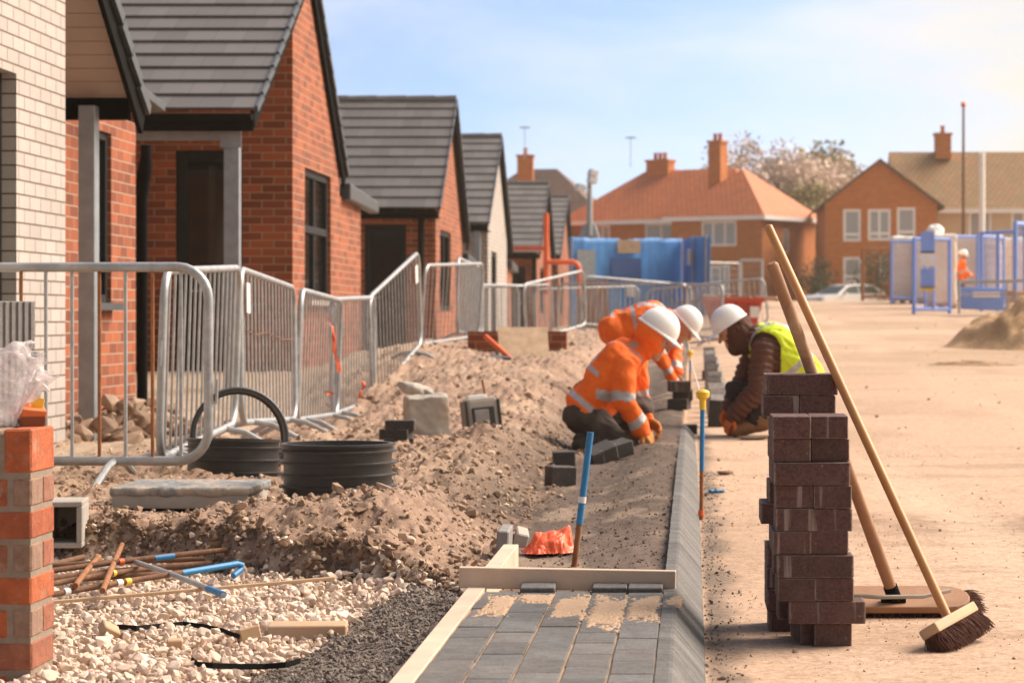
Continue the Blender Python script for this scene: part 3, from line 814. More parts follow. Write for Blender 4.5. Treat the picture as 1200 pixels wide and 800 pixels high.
# ---- second bungalow, its red brick gable face towards the street, porch on a galvanised post
def pxX(px, d): return (px - VX) / FPX * d
def pzZ(py, d): return EYE - (py - VY) / FPX * d
d1 = 24.1
hf = [(pxX(205, d1), pxX(284, d1), .10, pzZ(176, d1))]
hs = [(24.85, 26.65, 1.02, 2.31)]
h1 = bungalow('red brick bungalow behind the first barriers, door under a steel porch post', -3.76, (21.7, 2.60), (25.05, 4.33), (27.5, 2.36), d1, 27.3, M['red_brick'], nt=12, soffit=False, fascia=.15, holes_front=hf, holes_side=hs)
def door(parent, O, u, n, x0, x1, y0, y1, glass=True):
    o = window(parent, O, u, n, x0, x1, y0, y1, depth=.075, fw=.10, name='door')
    hd = MB(); p = Vector(O) + Vector(u) * (x0 + .14) + Vector((0, 0, 1)) * (y0 + 1.0) - Vector(n) * .03
    hd.tube([p, p + Vector(n) * .05, p + Vector(n) * .05 + Vector(u) * .12], .011, 8); hd.build('handle', M['galv'], o)
    return o
door(h1, (0, d1, 0), (1, 0, 0), (0, -1, 0), *hf[0])
window(h1, (-3.76, 0, 0), (0, 1, 0), (1, 0, 0), *hs[0], mull=(25.75,), trans=(1.72,), depth=.06, fw=.075, sill=M['cladding'])
w = MB()                                                             # plastered room seen through the glass
w.bb(hf[0][0] - .3, hf[0][1] + .35, d1 + 1.1, d1 + 1.15, 0, 2.3); w.bb(hf[0][0] + .27, hf[0][0] + .33, d1 + .25, d1 + 1.1, 0, 2.3)
w.build('inner_wall', worn('bare plaster', (.62, .50, .39), (.52, .42, .32), scale=2), h1)
w = MB(); x, y = pxX(272.5, 21.95), 21.95; tp = 2.40
w.bb(x - .065, x + .065, y - .055, y - .045, .02, tp); w.bb(x - .065, x - .055, y - .045, y + .05, .02, tp); w.bb(x + .055, x + .065, y - .045, y + .05, .02, tp); w.bb(x - .11, x + .11, y - .1, y + .1, 0, .02)
w.build('porch_post', M['galv_blue'], h1, bevel=.003, segs=1)
w = MB(); w.bb(-9.0, x - .08, 21.88, 22.02, 2.37, 2.475); w.bb(x - .09, x + .09, 21.86, 21.872, 2.30, 2.45)
for sx in (-.05, .05): w.tube([(x + sx - .12, 21.86, 2.42), (x + sx - .12, 21.845, 2.42)], .012, 6)
w.build('porch_beam', M['galv_blue'], h1)
w = MB(); w.tube([(pxX(172, 23.9), 23.9, 2.45), (pxX(166, 23.9), 23.95, 2.25), (pxX(162, 23.9), 23.98, 2.1), (pxX(162, 23.9), 23.98, 0)], .042, 10); w.build('downpipe', M['black'], h1, sm=True)

def link_block(label, d0, d1, Xw, zt, parent, ca=None):
    w = MB(); wall_grid(w, (Xw, 0, 0), (0, 1, 0), (1, 0, 0), d0, d1, -.2, zt - .12, []); wall_grid(w, (0, d1, 0), (-1, 0, 0), (0, 1, 0), -Xw, 9, -.2, zt - .12, [])
    w.build('link_wall', M['red_brick'], parent, fix=False)
    ca = ca or (d0 + .5, d1 + .5)
    w = MB(); w.prism([(Xw - .02, ca[0], zt + .03), (Xw - .02, ca[1], zt - .06), (Xw - .02, ca[1], zt - .20), (Xw - .02, ca[0], zt - .15)], (.12, 0, 0))
    w.build('canopy', M['slate'], parent, bevel=.02)
    w = MB(); w.bb(-9, Xw - .03, d0 + .3, d1 + .85, zt - .15, zt - .05); w.build('flat_roof', M['slate'], parent)
link_block('', 27.31, 29.2, -3.78, 2.27, h1, (27.6, 30.1))

# ---- third bungalow
d2 = 37.95
hf = [(pxX(427, d2), pxX(476, d2), .15, pzZ(263, d2))]
hs = [(38.6, 40.3, .95, 2.18)]
h2 = bungalow('red brick bungalow with a plain tiled roof, between the porch house and the cream gable', -3.80, (37.45, 2.44), (40.2, 4.26), (42.6, 2.08), d2, 42.3, M['red_brick'], holes_front=hf, holes_side=hs)
door(h2, (0, d2, 0), (1, 0, 0), (0, -1, 0), *hf[0])
window(h2, (-3.80, 0, 0), (0, 1, 0), (1, 0, 0), *hs[0], mull=(39.45,), depth=.05, fw=.08)
w = MB(); w.bb(hf[0][0] - .3, hf[0][1] + .3, d2 + .9, d2 + .95, 0, 2.4); w.build('inner_wall', worn('bare brown board', (.42, .29, .20), (.35, .24, .16), scale=2), h2)
w = MB(); w.tube([(pxX(493, 37.5), 37.52, 2.35), (pxX(493, 37.5), 37.52, 0)], .045, 10); w.build('downpipe', M['black'], h2, sm=True)
link_block('', 42.32, 44.0, -3.84, 1.9, h2)
# ---- fourth: cream brick gable
d3 = 47.4
hf = [(-5.6, -4.4, .1, 2.15)]; hs = [(48.2, 49.5, .15, 2.1)]
h3 = bungalow('cream brick gabled bungalow, middle of the row', -3.78, (46.5, 2.56), (49.8, 4.36), (52.8, 2.20), d3, 52.2, M['cream_brick'], holes_front=hf, holes_side=hs)
window(h3, (-3.78, 0, 0), (0, 1, 0), (1, 0, 0), *hs[0], mull=(48.85,), depth=.05, fw=.09)
door(h3, (0, d3, 0), (1, 0, 0), (0, -1, 0), *hf[0])
w = MB(); x = pxX(559, 46.6); w.bb(x - .06, x + .06, 46.55, 46.67, 0, 2.42); w.build('porch_post', M['galv_blue'], h3)
link_block('', 52.22, 54, -3.8, 2.0, h3)
# ---- fifth and sixth
d4 = 62.6
hf = [(pxX(600, d4), pxX(616, d4), .2, 2.1)]; hs = [(64, 65.6, .95, 2.1)]
h4 = bungalow('small red brick bungalow with an orange rail under its eave', -3.8, (62.4, 2.42), (66.1, 4.30), (69.6, 2.2), d4, 69.2, M['red_brick'], holes_front=hf, holes_side=hs)
door(h4, (0, d4, 0), (1, 0, 0), (0, -1, 0), *hf[0]); window(h4, (-3.8, 0, 0), (0, 1, 0), (1, 0, 0), *hs[0], depth=.05, fw=.09)
w = MB(); w.tube([(pxX(626, 62.4), 62.5, 2.3), (pxX(626, 62.4), 62.5, 0)], .05, 8); w.build('downpipe', M['black'], h4)
d5 = 72.6
hf = [(-5.6, -4.6, .2, 2.1)]; hs = [(74, 75.6, .95, 2.1)]
h5 = bungalow('farthest red brick bungalow of the row, beside the blue sheeting', -3.8, (72.0, 2.62), (76.6, 4.45), (79.8, 2.3), d5, 79.2, M['red_brick'], holes_front=hf, holes_side=hs)
door(h5, (0, d5, 0), (1, 0, 0), (0, -1, 0), *hf[0]); window(h5, (-3.8, 0, 0), (0, 1, 0), (1, 0, 0), *hs[0], depth=.05, fw=.09)

# ================================================================== the older two storey houses at the end of the street
def hip_roof(mb, x0, x1, y0, y1, z, zr, ov=.35, ridge_x=True, hip0=True, hip1=True, mi=0):
    x0 -= ov; x1 += ov; y0 -= ov; y1 += ov
    if ridge_x:
        run = (y1 - y0) / 2; m = (y0 + y1) / 2
        a = Vector((x0 + (run if hip0 else 0), m, zr)); b = Vector((x1 - (run if hip1 else 0), m, zr))
        mb.face([(x0, y0, z), (x1, y0, z), b, a], mi); mb.face([(x1, y1, z), (x0, y1, z), a, b], mi)
        mb.face([(x1, y0, z), (x1, y1, z), b], mi); mb.face([(x0, y1, z), (x0, y0, z), a], mi)
    else:
        run = (x1 - x0) / 2; m = (x0 + x1) / 2
        a = Vector((m, y0 + (run if hip0 else 0), zr)); b = Vector((m, y1 - (run if hip1 else 0), zr))
        mb.face([(x1, y0, z), (x1, y1, z), b, a], mi); mb.face([(x0, y1, z), (x0, y0, z), a, b], mi)
        mb.face([(x0, y0, z), (x1, y0, z), a], mi); mb.face([(x1, y1, z), (x0, y1, z), b], mi)

def chimney(parent, c, size, h, mat_, pots=2, label=None):
    w = MB(); x, y, z = c
    w.bb(x - size[0] / 2, x + size[0] / 2, y - size[1] / 2, y + size[1] / 2, z, z + h)
    w.bb(x - size[0] / 2 - .06, x + size[0] / 2 + .06, y - size[1] / 2 - .06, y + size[1] / 2 + .06, z + h + .002, z + h + .13)
    o = w.build('chimney', mat_, parent)
    w = MB()
    for k in range(pots):
        w.lathe([(.12, 0), (.10, .3), (.13, .32), (.13, .38), (.08, .38), (.08, .1)], (x + (k - (pots - 1) / 2) * .3, y, z + h + .13), 12)
    w.build('chimney_pot', M['red_tile'], o)

def old_house_local(root, base):
    return None

def build_rot(mbs, root): pass

# red roofed house: built square on, then turned about its own corner
hl = thing('old_house', 'two storey brick house with bright red hipped roof and tall chimneys', 'house', (0, 0, 0), 'older houses at the end of the street')
ZB = .4
def two_storey_wall(mb, x0, x1, y0, y1, zt, hf, hr, hl_=()):
    wall_grid(mb, (0, y0, 0), (1, 0, 0), (0, -1, 0), x0, x1, ZB, zt, hf)
    wall_grid(mb, (x1, 0, 0), (0, 1, 0), (1, 0, 0), y0, y1, ZB, zt, hr)
    wall_grid(mb, (x0, 0, 0), (0, -1, 0), (-1, 0, 0), -y1, -y0, ZB, zt, [])
    wall_grid(mb, (0, y1, 0), (-1, 0, 0), (0, 1, 0), -x1, -x0, ZB, zt, [])
w = MB(); zt = 5.75
hfw = [(-3.6, -1.5, 4.25, 5.55), (-3.1, -1.9, 1.2, 3.3)]
two_storey_wall(w, -5.4, 0, 0, 5.7, zt, hfw, [(2.2, 2.9, 3.9, 5.2)])
hfm = [(-8.4, -6.4, 4.3, 5.6), (-11.6, -10.6, 4.3, 5.6), (-8.2, -6.6, 1.4, 2.9)]
two_storey_wall(w, -13.5, -5.38, 2.2, 8.6, zt, hfm, [])
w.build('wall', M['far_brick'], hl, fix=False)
for h, mu in ((hfw[0], (-2.9, -2.2)), (hfw[1], (-2.5,))): window(hl, (0, 0, 0), (1, 0, 0), (0, -1, 0), *h, mull=mu, fw=.12, fm=M['upvc'], gm=M['far_glass'])
for h in hfm: window(hl, (0, 2.2, 0), (1, 0, 0), (0, -1, 0), *h, mull=((h[0] + h[1]) / 2,), fw=.12, fm=M['upvc'], gm=M['far_glass'])
window(hl, (0, 0, 0), (0, 1, 0), (1, 0, 0), 2.2, 2.9, 3.9, 5.2, fw=.1, fm=M['upvc'], gm=M['far_glass'])
w = MB(); hip_roof(w, -5.4, 0, 0, 5.7, zt + .02, 8.35, ridge_x=False, hip1=True); 
ro = w.build('roof', M['red_tile'], hl)
w = MB(); hip_roof(w, -13.5, -1.5, 2.2, 8.6, zt + .03, 8.6, ridge_x=True); w.build('roof', M['red_tile'], hl)
w = MB()
for a, b, c, e in ((-5.75, .36, -.36, -.22), (-13.86, -5.76, 1.82, 1.96)): w.bb(a, b, c, e, zt - .18, zt + .03)
w.bb(.22, .36, -.2, 6.05, zt - .18, zt + .03)
w.build('fascia', M['upvc'], hl)
w = MB(); w.bb(-3.4, -3.0, -.06, -.02, 4.5, 4.8); 
chimney(ro, (-4.6, 3.4, 7.2), (.75, .75), 2.6, M['far_brick'])
chimney(ro, (-9.4, 5.4, 8.3), (1.4, .7), .75, M['far_brick'], 3)
# lean the whole house round so that its right flank shows, and set it at the end of the street
hl.location = (pxX(893, 130), 130, 0); hl.rotation_euler = (0, 0, rad(-31)); hl.location.z = .25

hd = thing('old_house', 'house with a dark brown hipped roof, partly behind the bungalow roofs', 'house', (0, 0, 0), 'older houses at the end of the street')
w = MB(); two_storey_wall(w, -9, 0, 0, 7, 5.6, [(-2.6, -1.2, 4.0, 5.3), (-6, -4.4, 4.0, 5.3)], [])
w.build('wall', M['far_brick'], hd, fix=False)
for h in ((-2.6, -1.2, 4.0, 5.3), (-6, -4.4, 4.0, 5.3)): window(hd, (0, 0, 0), (1, 0, 0), (0, -1, 0), *h, mull=((h[0] + h[1]) / 2,), fw=.12, fm=M['upvc'], gm=M['far_glass'])
w = MB(); hip_roof(w, -9, 0, 0, 7, 5.62, 9.0, ov=.4); ro = w.build('roof', M['brown_tile'], hd)
w = MB(); w.bb(-9.4, .4, -.44, -.3, 5.44, 5.63); w.build('fascia', M['upvc'], hd)
hd.location = (pxX(712, 140), 140, .2); hd.rotation_euler = (0, 0, rad(-8))
ho = thing('old_house', 'house mostly hidden behind the bungalows, one tall brick chimney in view', 'house', (0, 0, 0), 'older houses at the end of the street')
w = MB(); two_storey_wall(w, -8, 0, 0, 7, 5.2, [(-3, -1.6, 3.6, 5)], []); w.build('wall', M['far_brick'], ho, fix=False)
window(ho, (0, 0, 0), (1, 0, 0), (0, -1, 0), -3, -1.6, 3.6, 5, fw=.12, fm=M['upvc'], gm=M['far_glass'])
w = MB(); hip_roof(w, -8, 0, 0, 7, 5.22, 8.1); ro = w.build('roof', M['red_tile'], ho)
chimney(ro, (-2.1, 3.5, 7.2), (.85, .85), 2.2, M['far_brick'], 1)
ho.location = (pxX(613, 135) + 2.0, 135, .1)

# brick house on the right, a gable to the camera and a rendered wing
hr = thing('old_house', 'gable fronted brick house with white windows, rendered wing beneath a mossy roof', 'house', (0, 0, 0), 'older houses at the end of the street')
D = 125.0; sx = D / FPX
gx0, gx1 = pxX(967, D), pxX(1098, D); ge = pzZ(237, D); gap = pzZ(187, D); gm_ = pxX(1031, D)
w = MB(); Z0 = .2
whs = [(pxX(988, D), pxX(1009, D), pzZ(283, D), pzZ(245, D)), (pxX(1017, D), pxX(1044, D), pzZ(282, D), pzZ(245, D)), (pxX(1051, D), pxX(1073, D), pzZ(280, D), pzZ(243, D)),
       (pxX(988, D), pxX(1009, D), pzZ(332, D), pzZ(301, D)), (pxX(1030, D), pxX(1072, D), pzZ(332, D), pzZ(301, D))]
wall_grid(w, (0, D, 0), (1, 0, 0), (0, -1, 0), gx0, gx1, Z0, ge, whs)
gable_face(w, (0, D, 0), (1, 0, 0), [(gx0, ge), (gx1, ge), (gm_, gap - .1)])
wall_grid(w, (gx0, 0, 0), (0, -1, 0), (-1, 0, 0), -D - 9, -D, Z0, ge, []); wall_grid(w, (gx1, 0, 0), (0, 1, 0), (1, 0, 0), D, D + 2.5, Z0, ge, [])
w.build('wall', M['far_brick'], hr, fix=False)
for h in whs: window(hr, (0, D, 0), (1, 0, 0), (0, -1, 0), *h, mull=((h[0] + h[1]) / 2,) if h[1] - h[0] > 1 else (), trans=(h[2] + .35,), fw=.13, fm=M['upvc'], gm=M['far_glass'])
w = MB()
for s in (-1, 1):
    e = Vector(((gx0 - .35) if s < 0 else (gx1 + .35), D - .3, ge - .2)); r = Vector((gm_, D - .3, gap + .05)); V = Vector((0, 9.5, 0))
    w.prism([e, r, r - Vector((0, 0, .14)), e - Vector((0, 0, .14))], V)
ro = w.build('roof', M['brown_tile'], hr)
DW = 128.0; wx0, wx1 = gx1 + .01, pxX(1330, DW); we = pzZ(242, DW); wr = pzZ(178, DW + 3.5)
whw = [(pxX(1135, DW), pxX(1162, DW), pzZ(280, DW), pzZ(247, DW)), (pxX(1185, DW), pxX(1215, DW), pzZ(280, DW), pzZ(247, DW)), (pxX(1250, DW), pxX(1280, DW), pzZ(280, DW), pzZ(247, DW))]
w = MB(); wall_grid(w, (0, DW, 0), (1, 0, 0), (0, -1, 0), wx0, wx1, Z0, we, whw)
w.build('wing_wall', M['render'], hr, fix=False)
for h in whw: window(hr, (0, DW, 0), (1, 0, 0), (0, -1, 0), *h, mull=((h[0] + h[1]) / 2,), fw=.13, fm=M['upvc'], gm=M['far_glass'])
w = MB(); x0 = pxX(1048, DW)
w.prism([(x0, DW - .4, we - .15), (x0 + .0, DW + 3.6, wr), (x0, DW + 7.4, we - .15)], (wx1 - x0, 0, 0))
w.build('wing_roof', M['olive_tile'], hr)
w = MB(); w.bb(wx0 + .3, wx1, DW - .46, DW - .405, we - .34, we - .12); w.build('fascia', M['upvc'], hr)
chimney(ro, (pxX(1112, DW), DW + 3.2, wr - .4), (.8, .8), 1.2, M['far_brick'], 1)
# ================================================================== path and kerb
def block(mb_c, c, size, rot=(0, 0, 0)): mb_c.box(c, size, rot)

def chip_blocks(name, items, mat_, parent=None, origin=None, bevel=.003, **kw):
    """paving blocks of one laid surface: each with its own slightly different tone, a chamfered edge and a hair of tilt"""
    VV = []; FF = []; CC = []; off = 0
    for c, size, rot, col in items:
        bm = bmesh.new(); bmesh.ops.create_cube(bm, size=1)
        for v in bm.verts: v.co = Vector((v.co.x * size[0], v.co.y * size[1], v.co.z * size[2]))
        bmesh.ops.bevel(bm, geom=bm.edges[:], offset=bevel, segments=1, affect='EDGES')
        bmesh.ops.triangulate(bm, faces=bm.faces)
        m = Euler(rot).to_matrix()
        V = np.array([(m @ v.co) + Vector(c) for v in bm.verts]); Fa = np.array([[v.index for v in f.verts] for f in bm.faces])
        VV.append(V); FF.append(Fa + off); off += len(V); CC.append(np.repeat(np.array(col)[None], len(V), 0)); bm.free()
    V = np.concatenate(VV)
    if origin is not None: V = V - np.array(origin)
    if parent is not None:
        inv = np.array(wm(parent).inverted()); V = V @ inv[:3, :3].T + inv[:3, 3]
    return np_mesh(name, V, np.concatenate(FF), mat_, col=np.concatenate(CC), parent=parent, loc=origin, **kw)

def pcol():
    g = R.uniform(.115, .165); w = R.uniform(-.003, .010)
    return (g + w, g, g - w * .4)
items = []
for c in range(5):
    x = -.522 + c * .0985; y = 4.0 + (c % 2) * .10 + R.uniform(-.02, .02)
    while y < 6.98 - .03 * (c % 2):
        items.append(((x + R.uniform(-.0012, .0012), y + .1, .070 + R.uniform(-.0015, .0015)), (.0925, .1982, .06), (R.gauss(0, .003), R.gauss(0, .004), R.gauss(0, .004)), pcol())); y += .2005
chip_blocks('path', items, M['pave'], kind='structure', bevel=.0016)
# sand swept into the joints of the path
t = NT('joint sand'); v = t.coord(); n1 = t.noise(v, 60, 5, .7)
M['sand'] = t.done(t.ramp(n1.outputs['Fac'], [(.3, (.52, .36, .235)), (.7, (.38, .255, .165))]), .95, 0, t.bump(n1.outputs['Fac'], .6, .003))
w = MB(); w.bb(-.572, -.078, 3.9, 7.06, .02, .094); w.build('jointing_sand', M['sand'], kind='stuff', label='sand brushed into the joints of the block path', cat='sand')
# drifts of sand lying over the last courses
def drift(x0, x1, y0, y1, z, s, th=.1):
    nx, ny = 110, 100; X, Y = np.meshgrid(np.linspace(x0, x1, nx), np.linspace(y0, y1, ny))
    e = np.minimum(np.minimum((X - x0) / (x1 - x0), (x1 - X) / (x1 - x0)), np.minimum((Y - y0) / (y1 - y0), (y1 - Y) / (y1 - y0))) * 2
    h = fbm(X * 20, Y * 7, s, 3) * .8 + .75 * fbm(X * 110, Y * 60, s + 20, 3) + smooth(0, .6, e) - .62
    Zz = z + (h * .008).clip(-.004, .0022)
    i = np.arange(nx * ny).reshape(ny, nx); q = np.stack([i[:-1, :-1], i[:-1, 1:], i[1:, 1:], i[1:, :-1]], -1).reshape(-1, 4)
    keep = (h.reshape(-1)[q].max(1) > -.30); return np.stack([X, Y, Zz], -1).reshape(-1, 3), q[keep]
VV = []; FF = []; off = 0
for a in ((-.56, -.46, 6.4, 6.96, .1005, 1), (-.47, -.36, 6.7, 6.98, .1005, 2), (-.37, -.26, 6.3, 6.97, .1005, 3), (-.27, -.16, 6.1, 6.95, .1005, 4), (-.18, -.075, 6.3, 6.96, .1005, 5), (-.08, -.02, 6.6, 6.95, .100, 6)):
    V, q = drift(*a); VV.append(V); FF.append(q + off); off += len(V)
np_mesh('jointing_sand', np.concatenate(VV), np.concatenate(FF), M['sand'], kind='stuff', label='dry sand drifted over the last paved courses by the cross batten', cat='sand', smoothf=True)
# loose blocks dropped at the unfinished end
for (c, tilt, lab) in ((1, .055, 'charcoal paver tipped up at the path end, second column from the edging board'), (3, .05, 'charcoal paver tipped up at the path end, second column from the kerb'), (4, .07, 'sand dusted paver tipped up at the path end, touching the kerb')):
    x = -.522 + c * .0985
    chip_blocks('paving_block', [((x, 7.055, .085), (.095, .11, .06), (tilt, 0, R.uniform(-.02, .02)), pcol())], M['pave'], label=lab, cat='paving block')
for o in COL.objects:
    if o.name.startswith('paving_block'): o['group'] = 'loose pavers at the path end'
# kerb: small units, flat top and battered face
VV = []; FF = []; CC = []; off = 0; y = 3.9
prof0 = np.array([(-.078, -.12), (-.078, .1), (-.050, .1), (-.042, .098), (.030, .012), (.036, -.01), (.036, -.12)])
while y < 17.9:
    L = .0997; dz = R.uniform(-.0007, .0007); dx = R.uniform(-.0007, .0007); g = R.uniform(.105, .165)
    pr = prof0 + np.array((dx, dz)); pr[:2, 1] = pr[:2, 1]
    k = len(pr); A = np.stack([pr[:, 0], np.full(k, y), pr[:, 1]], -1); Bv = A.copy(); Bv[:, 1] = y + L
    ch = .0018
    A2 = A.copy(); A2[:, 1] += ch; B2 = Bv.copy(); B2[:, 1] -= ch
    cen = np.array((-.02, 0, .0)); 
    for arr in (A, Bv): arr[:, 0] = cen[0] + (arr[:, 0] - cen[0]) * .992; arr[:, 2] = arr[:, 2] - np.where(arr[:, 2] > 0, .0009, 0)
    V = np.concatenate([A, A2, B2, Bv]); Fa = []
    for s_ in range(3):
        for j in range(k): Fa.append((s_ * k + j, s_ * k + (j + 1) % k, (s_ + 1) * k + (j + 1) % k, (s_ + 1) * k + j))
    for j in range(1, k - 2): Fa.append((0, j, j + 1, j + 1)) if False else None
    VV.append(V); FF.append(np.array(Fa) + off); off += len(V); CC.append(np.full((len(V), 3), g) * np.array((1.0, .985, .97))); y += .1005
np_mesh('kerb', np.concatenate(VV), np.concatenate(FF), M['pave'], kind='structure', col=np.concatenate(CC))
o = chip_blocks('kerb_block', [((-.02, 18.02, .0), (.115, .10, .20), (.02, 0, .0), (.05, .045, .045))], M['pave'], label='last black kerb block set at the end of the kerb line', cat='kerb block')

# timber edging and cross batten
def plank(name, a, b, wdt, th, mat_, label, cat, roll=0, group=None, bev=.002, parent=None):
    a = Vector(a); b = Vector(b); t = (b - a).normalized(); s = t.cross(Vector((0, 0, 1))).normalized(); u = s.cross(t)
    q = Matrix((s, t, u)).transposed() @ Matrix.Rotation(roll, 3, 'Y')
    m = MB(); m.box((a + b) / 2, (wdt, (b - a).length, th), q)
    return m.build(name, mat_, parent, origin=None if parent else (a + b) / 2, bevel=bev, segs=1, label=label, cat=cat, group=group)
plank('edging_board', (-.598, 4.0, .065), (-.598, 8.45, .065), .050, .075, M['wood_grey'], 'long timber board edging the block path, smeared with sand', 'board')
plank('batten', (-.648, 7.13, .128), (-.045, 7.10, .120), .035, .058, M['wood_grey'], 'pale timber batten laid across the unfinished end of the path', 'batten')

# ================================================================== stacks of paving blocks
ORD = ['bottom', 'second', 'third', 'fourth', 'fifth', 'sixth', 'seventh', 'eighth', 'ninth', 'tenth', 'eleventh', 'top']
M['paver_wear'] = None
t = NT('charcoal stacked paver'); a = t.add('ShaderNodeAttribute', attribute_name='Col'); v = t.shifted()
n1 = t.noise(v, 18, 6, .7); n2 = t.noise(v, 180, 4, .7); n6 = t.noise(v, 120, 3, .6)
mp = t.add('ShaderNodeMapping'); t.link(v, mp.inputs['Vector']); mp.inputs['Scale'].default_value = (34, 34, 2.0)
n3 = t.noise(mp.outputs['Vector'], 1.0, 3, .5)       # pale drip streaks of lime running down the faces
col = t.mix(.35, a.outputs['Color'], t.ramp(n1.outputs['Fac'], [(.3, (.6, .55, .55)), (.7, (1.3, 1.25, 1.2))]), 'MULTIPLY')
col = t.mix(.8, col, t.ramp(n6.outputs['Fac'], [(.35, (.6, .57, .55)), (.5, (1, 1, 1)), (.68, (1.45, 1.4, 1.35))]), 'MULTIPLY')
f = t.ramp(n3.outputs['Fac'], [(.63, (0, 0, 0)), (.70, (.6, .6, .6))]); col = t.mix(f, col, (.34, .29, .26))
sp = t.noise(v, 70, 3, .6); f2 = t.ramp(sp.outputs['Fac'], [(.69, (0, 0, 0)), (.73, (.6, .6, .6))]); col = t.mix(f2, col, (.42, .33, .27))
gs = t.add('ShaderNodeSeparateXYZ'); gv = t.add('ShaderNodeVectorMath', operation='SUBTRACT'); t.link(t.coord('Generated'), gv.inputs[0]); gv.inputs[1].default_value = (.5, .5, .5)
ga = t.add('ShaderNodeVectorMath', operation='ABSOLUTE'); t.link(gv.outputs[0], ga.inputs[0]); t.link(ga.outputs[0], gs.inputs[0])
def _mm(op, a, b):
    n_ = t.add('ShaderNodeMath', operation=op)
    for i_, v_ in enumerate((a, b)):
        if hasattr(v_, 'is_linked'): t.link(v_, n_.inputs[i_])
        else: n_.inputs[i_].default_value = v_
    return n_.outputs[0]
e_ = _mm('MAXIMUM', _mm('MAXIMUM', _mm('MINIMUM', gs.outputs[0], gs.outputs[1]), _mm('MINIMUM', gs.outputs[1], gs.outputs[2])), _mm('MINIMUM', gs.outputs[0], gs.outputs[2]))
n4 = t.noise(v, 55, 5, .7); e_ = _mm('ADD', e_, _mm('MULTIPLY', _mm('SUBTRACT', n4.outputs['Fac'], .5), .09))   # worn, dusty arrises
col = t.mix(t.ramp(e_, [(.462, (0, 0, 0)), (.495, (.8, .8, .8))]), col, (.30, .225, .185))
n5 = t.noise(v, 6, 6, .75); col = t.mix(t.ramp(n5.outputs['Fac'], [(.50, (0, 0, 0)), (.72, (.45, .45, .45))]), col, (.17, .11, .085))
M['stack'] = t.done(col, .72, 0, t.bump(n2.outputs['Fac'], .35, .002))

def stack_block(c, size, rot, label, group, name='paving_block'):
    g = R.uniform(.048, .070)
    o = chip_blocks(name, [((0, 0, 0), size, (0, 0, 0), (g * 1.5, g * .70, g * .62))], M['stack'], label=label, cat='paving block', bevel=.0022)  # charcoal with the warm tint of flare put into the base colour
    o.location = c; o.rotation_euler = rot; o['group'] = group; return o
FS = 'pavers in the stack nearest the camera'; RS = 'pavers in the stack behind'
def sx_(px, d=6.62): return (px - VX) / FPX * d
front = [('pair', 933, 995), ('long', 926, 1012), ('pair', 911, 1000), ('long', 910, 1000), ('pair', 905, 994), ('long', 909, 998), ('pair', 909, 998), ('long', 901, 1001), ('pair', 903, 998), ('pair', 901, 998)]
y0 = 6.60; h = .0597
for i, (k, a, b) in enumerate(front):
    z = gz(.3, y0) + h * (i + .5); xa, xb = sx_(a), sx_(b); xc = (xa + xb) / 2; lv = ORD[i] if i < 9 else 'top'
    lvl = f'{lv} course of the front stack' if i != 9 else 'top of the front stack'
    if i == 0:
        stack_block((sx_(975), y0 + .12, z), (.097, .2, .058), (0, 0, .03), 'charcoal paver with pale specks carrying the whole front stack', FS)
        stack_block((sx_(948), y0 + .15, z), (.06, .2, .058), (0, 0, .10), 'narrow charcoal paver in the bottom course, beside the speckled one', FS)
    elif k == 'pair':
        j = [R.uniform(-.007, .007) for _ in range(4)]
        rec = .03 if i == 8 else 0
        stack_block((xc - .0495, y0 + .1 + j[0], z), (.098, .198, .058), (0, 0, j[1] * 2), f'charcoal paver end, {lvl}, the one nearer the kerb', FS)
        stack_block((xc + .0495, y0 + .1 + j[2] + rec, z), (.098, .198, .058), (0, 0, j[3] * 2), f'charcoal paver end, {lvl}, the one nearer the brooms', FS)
    else:
        j = [R.uniform(-.006, .006) for _ in range(4)]
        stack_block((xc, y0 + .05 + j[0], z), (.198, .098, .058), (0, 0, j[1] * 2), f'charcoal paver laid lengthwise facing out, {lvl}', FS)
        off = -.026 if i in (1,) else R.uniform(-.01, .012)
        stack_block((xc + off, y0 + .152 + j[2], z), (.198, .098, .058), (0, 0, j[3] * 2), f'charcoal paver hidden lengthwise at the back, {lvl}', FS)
yb = 6.93; zb0 = gz(.3, yb); hb = (pzZ(438, yb) - zb0) / 12
for i in range(12):
    z = zb0 + hb * (i + .5); xc = (sx_(944, yb) if i < 10 else sx_(935.5 if i == 10 else 940, yb)) + R.uniform(-.008, .008)
    if i == 5: xc -= .018
    if i == 9: xc -= .002
    lv = ORD[i] if i < 11 else 'top'; j = [R.uniform(-.005, .005) for _ in range(4)]
    lvl = f'{lv} course of the stack behind'
    if i % 2 == 0:
        stack_block((xc - .0495, yb + .1 + j[0], z), (.098, .198, hb - .002), (0, 0, j[1] * 2), f'rear stack charcoal paver end, {lvl}, nearer the kerb', RS)
        stack_block((xc + .0495, yb + .1 + j[2], z), (.098, .198, hb - .002), (0, 0, j[3] * 2), f'rear stack charcoal paver end, {lvl}, nearer the brooms', RS)
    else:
        stack_block((xc, yb + .05 + j[0], z), (.198, .098, hb - .002), (0, 0, j[1] * 2), f'rear stack charcoal paver laid lengthwise facing out, {lvl}', RS)
        stack_block((xc, yb + .152 + j[2], z), (.198, .098, hb - .002), (0, 0, j[3] * 2), f'rear stack charcoal paver hidden lengthwise at the back, {lvl}', RS)

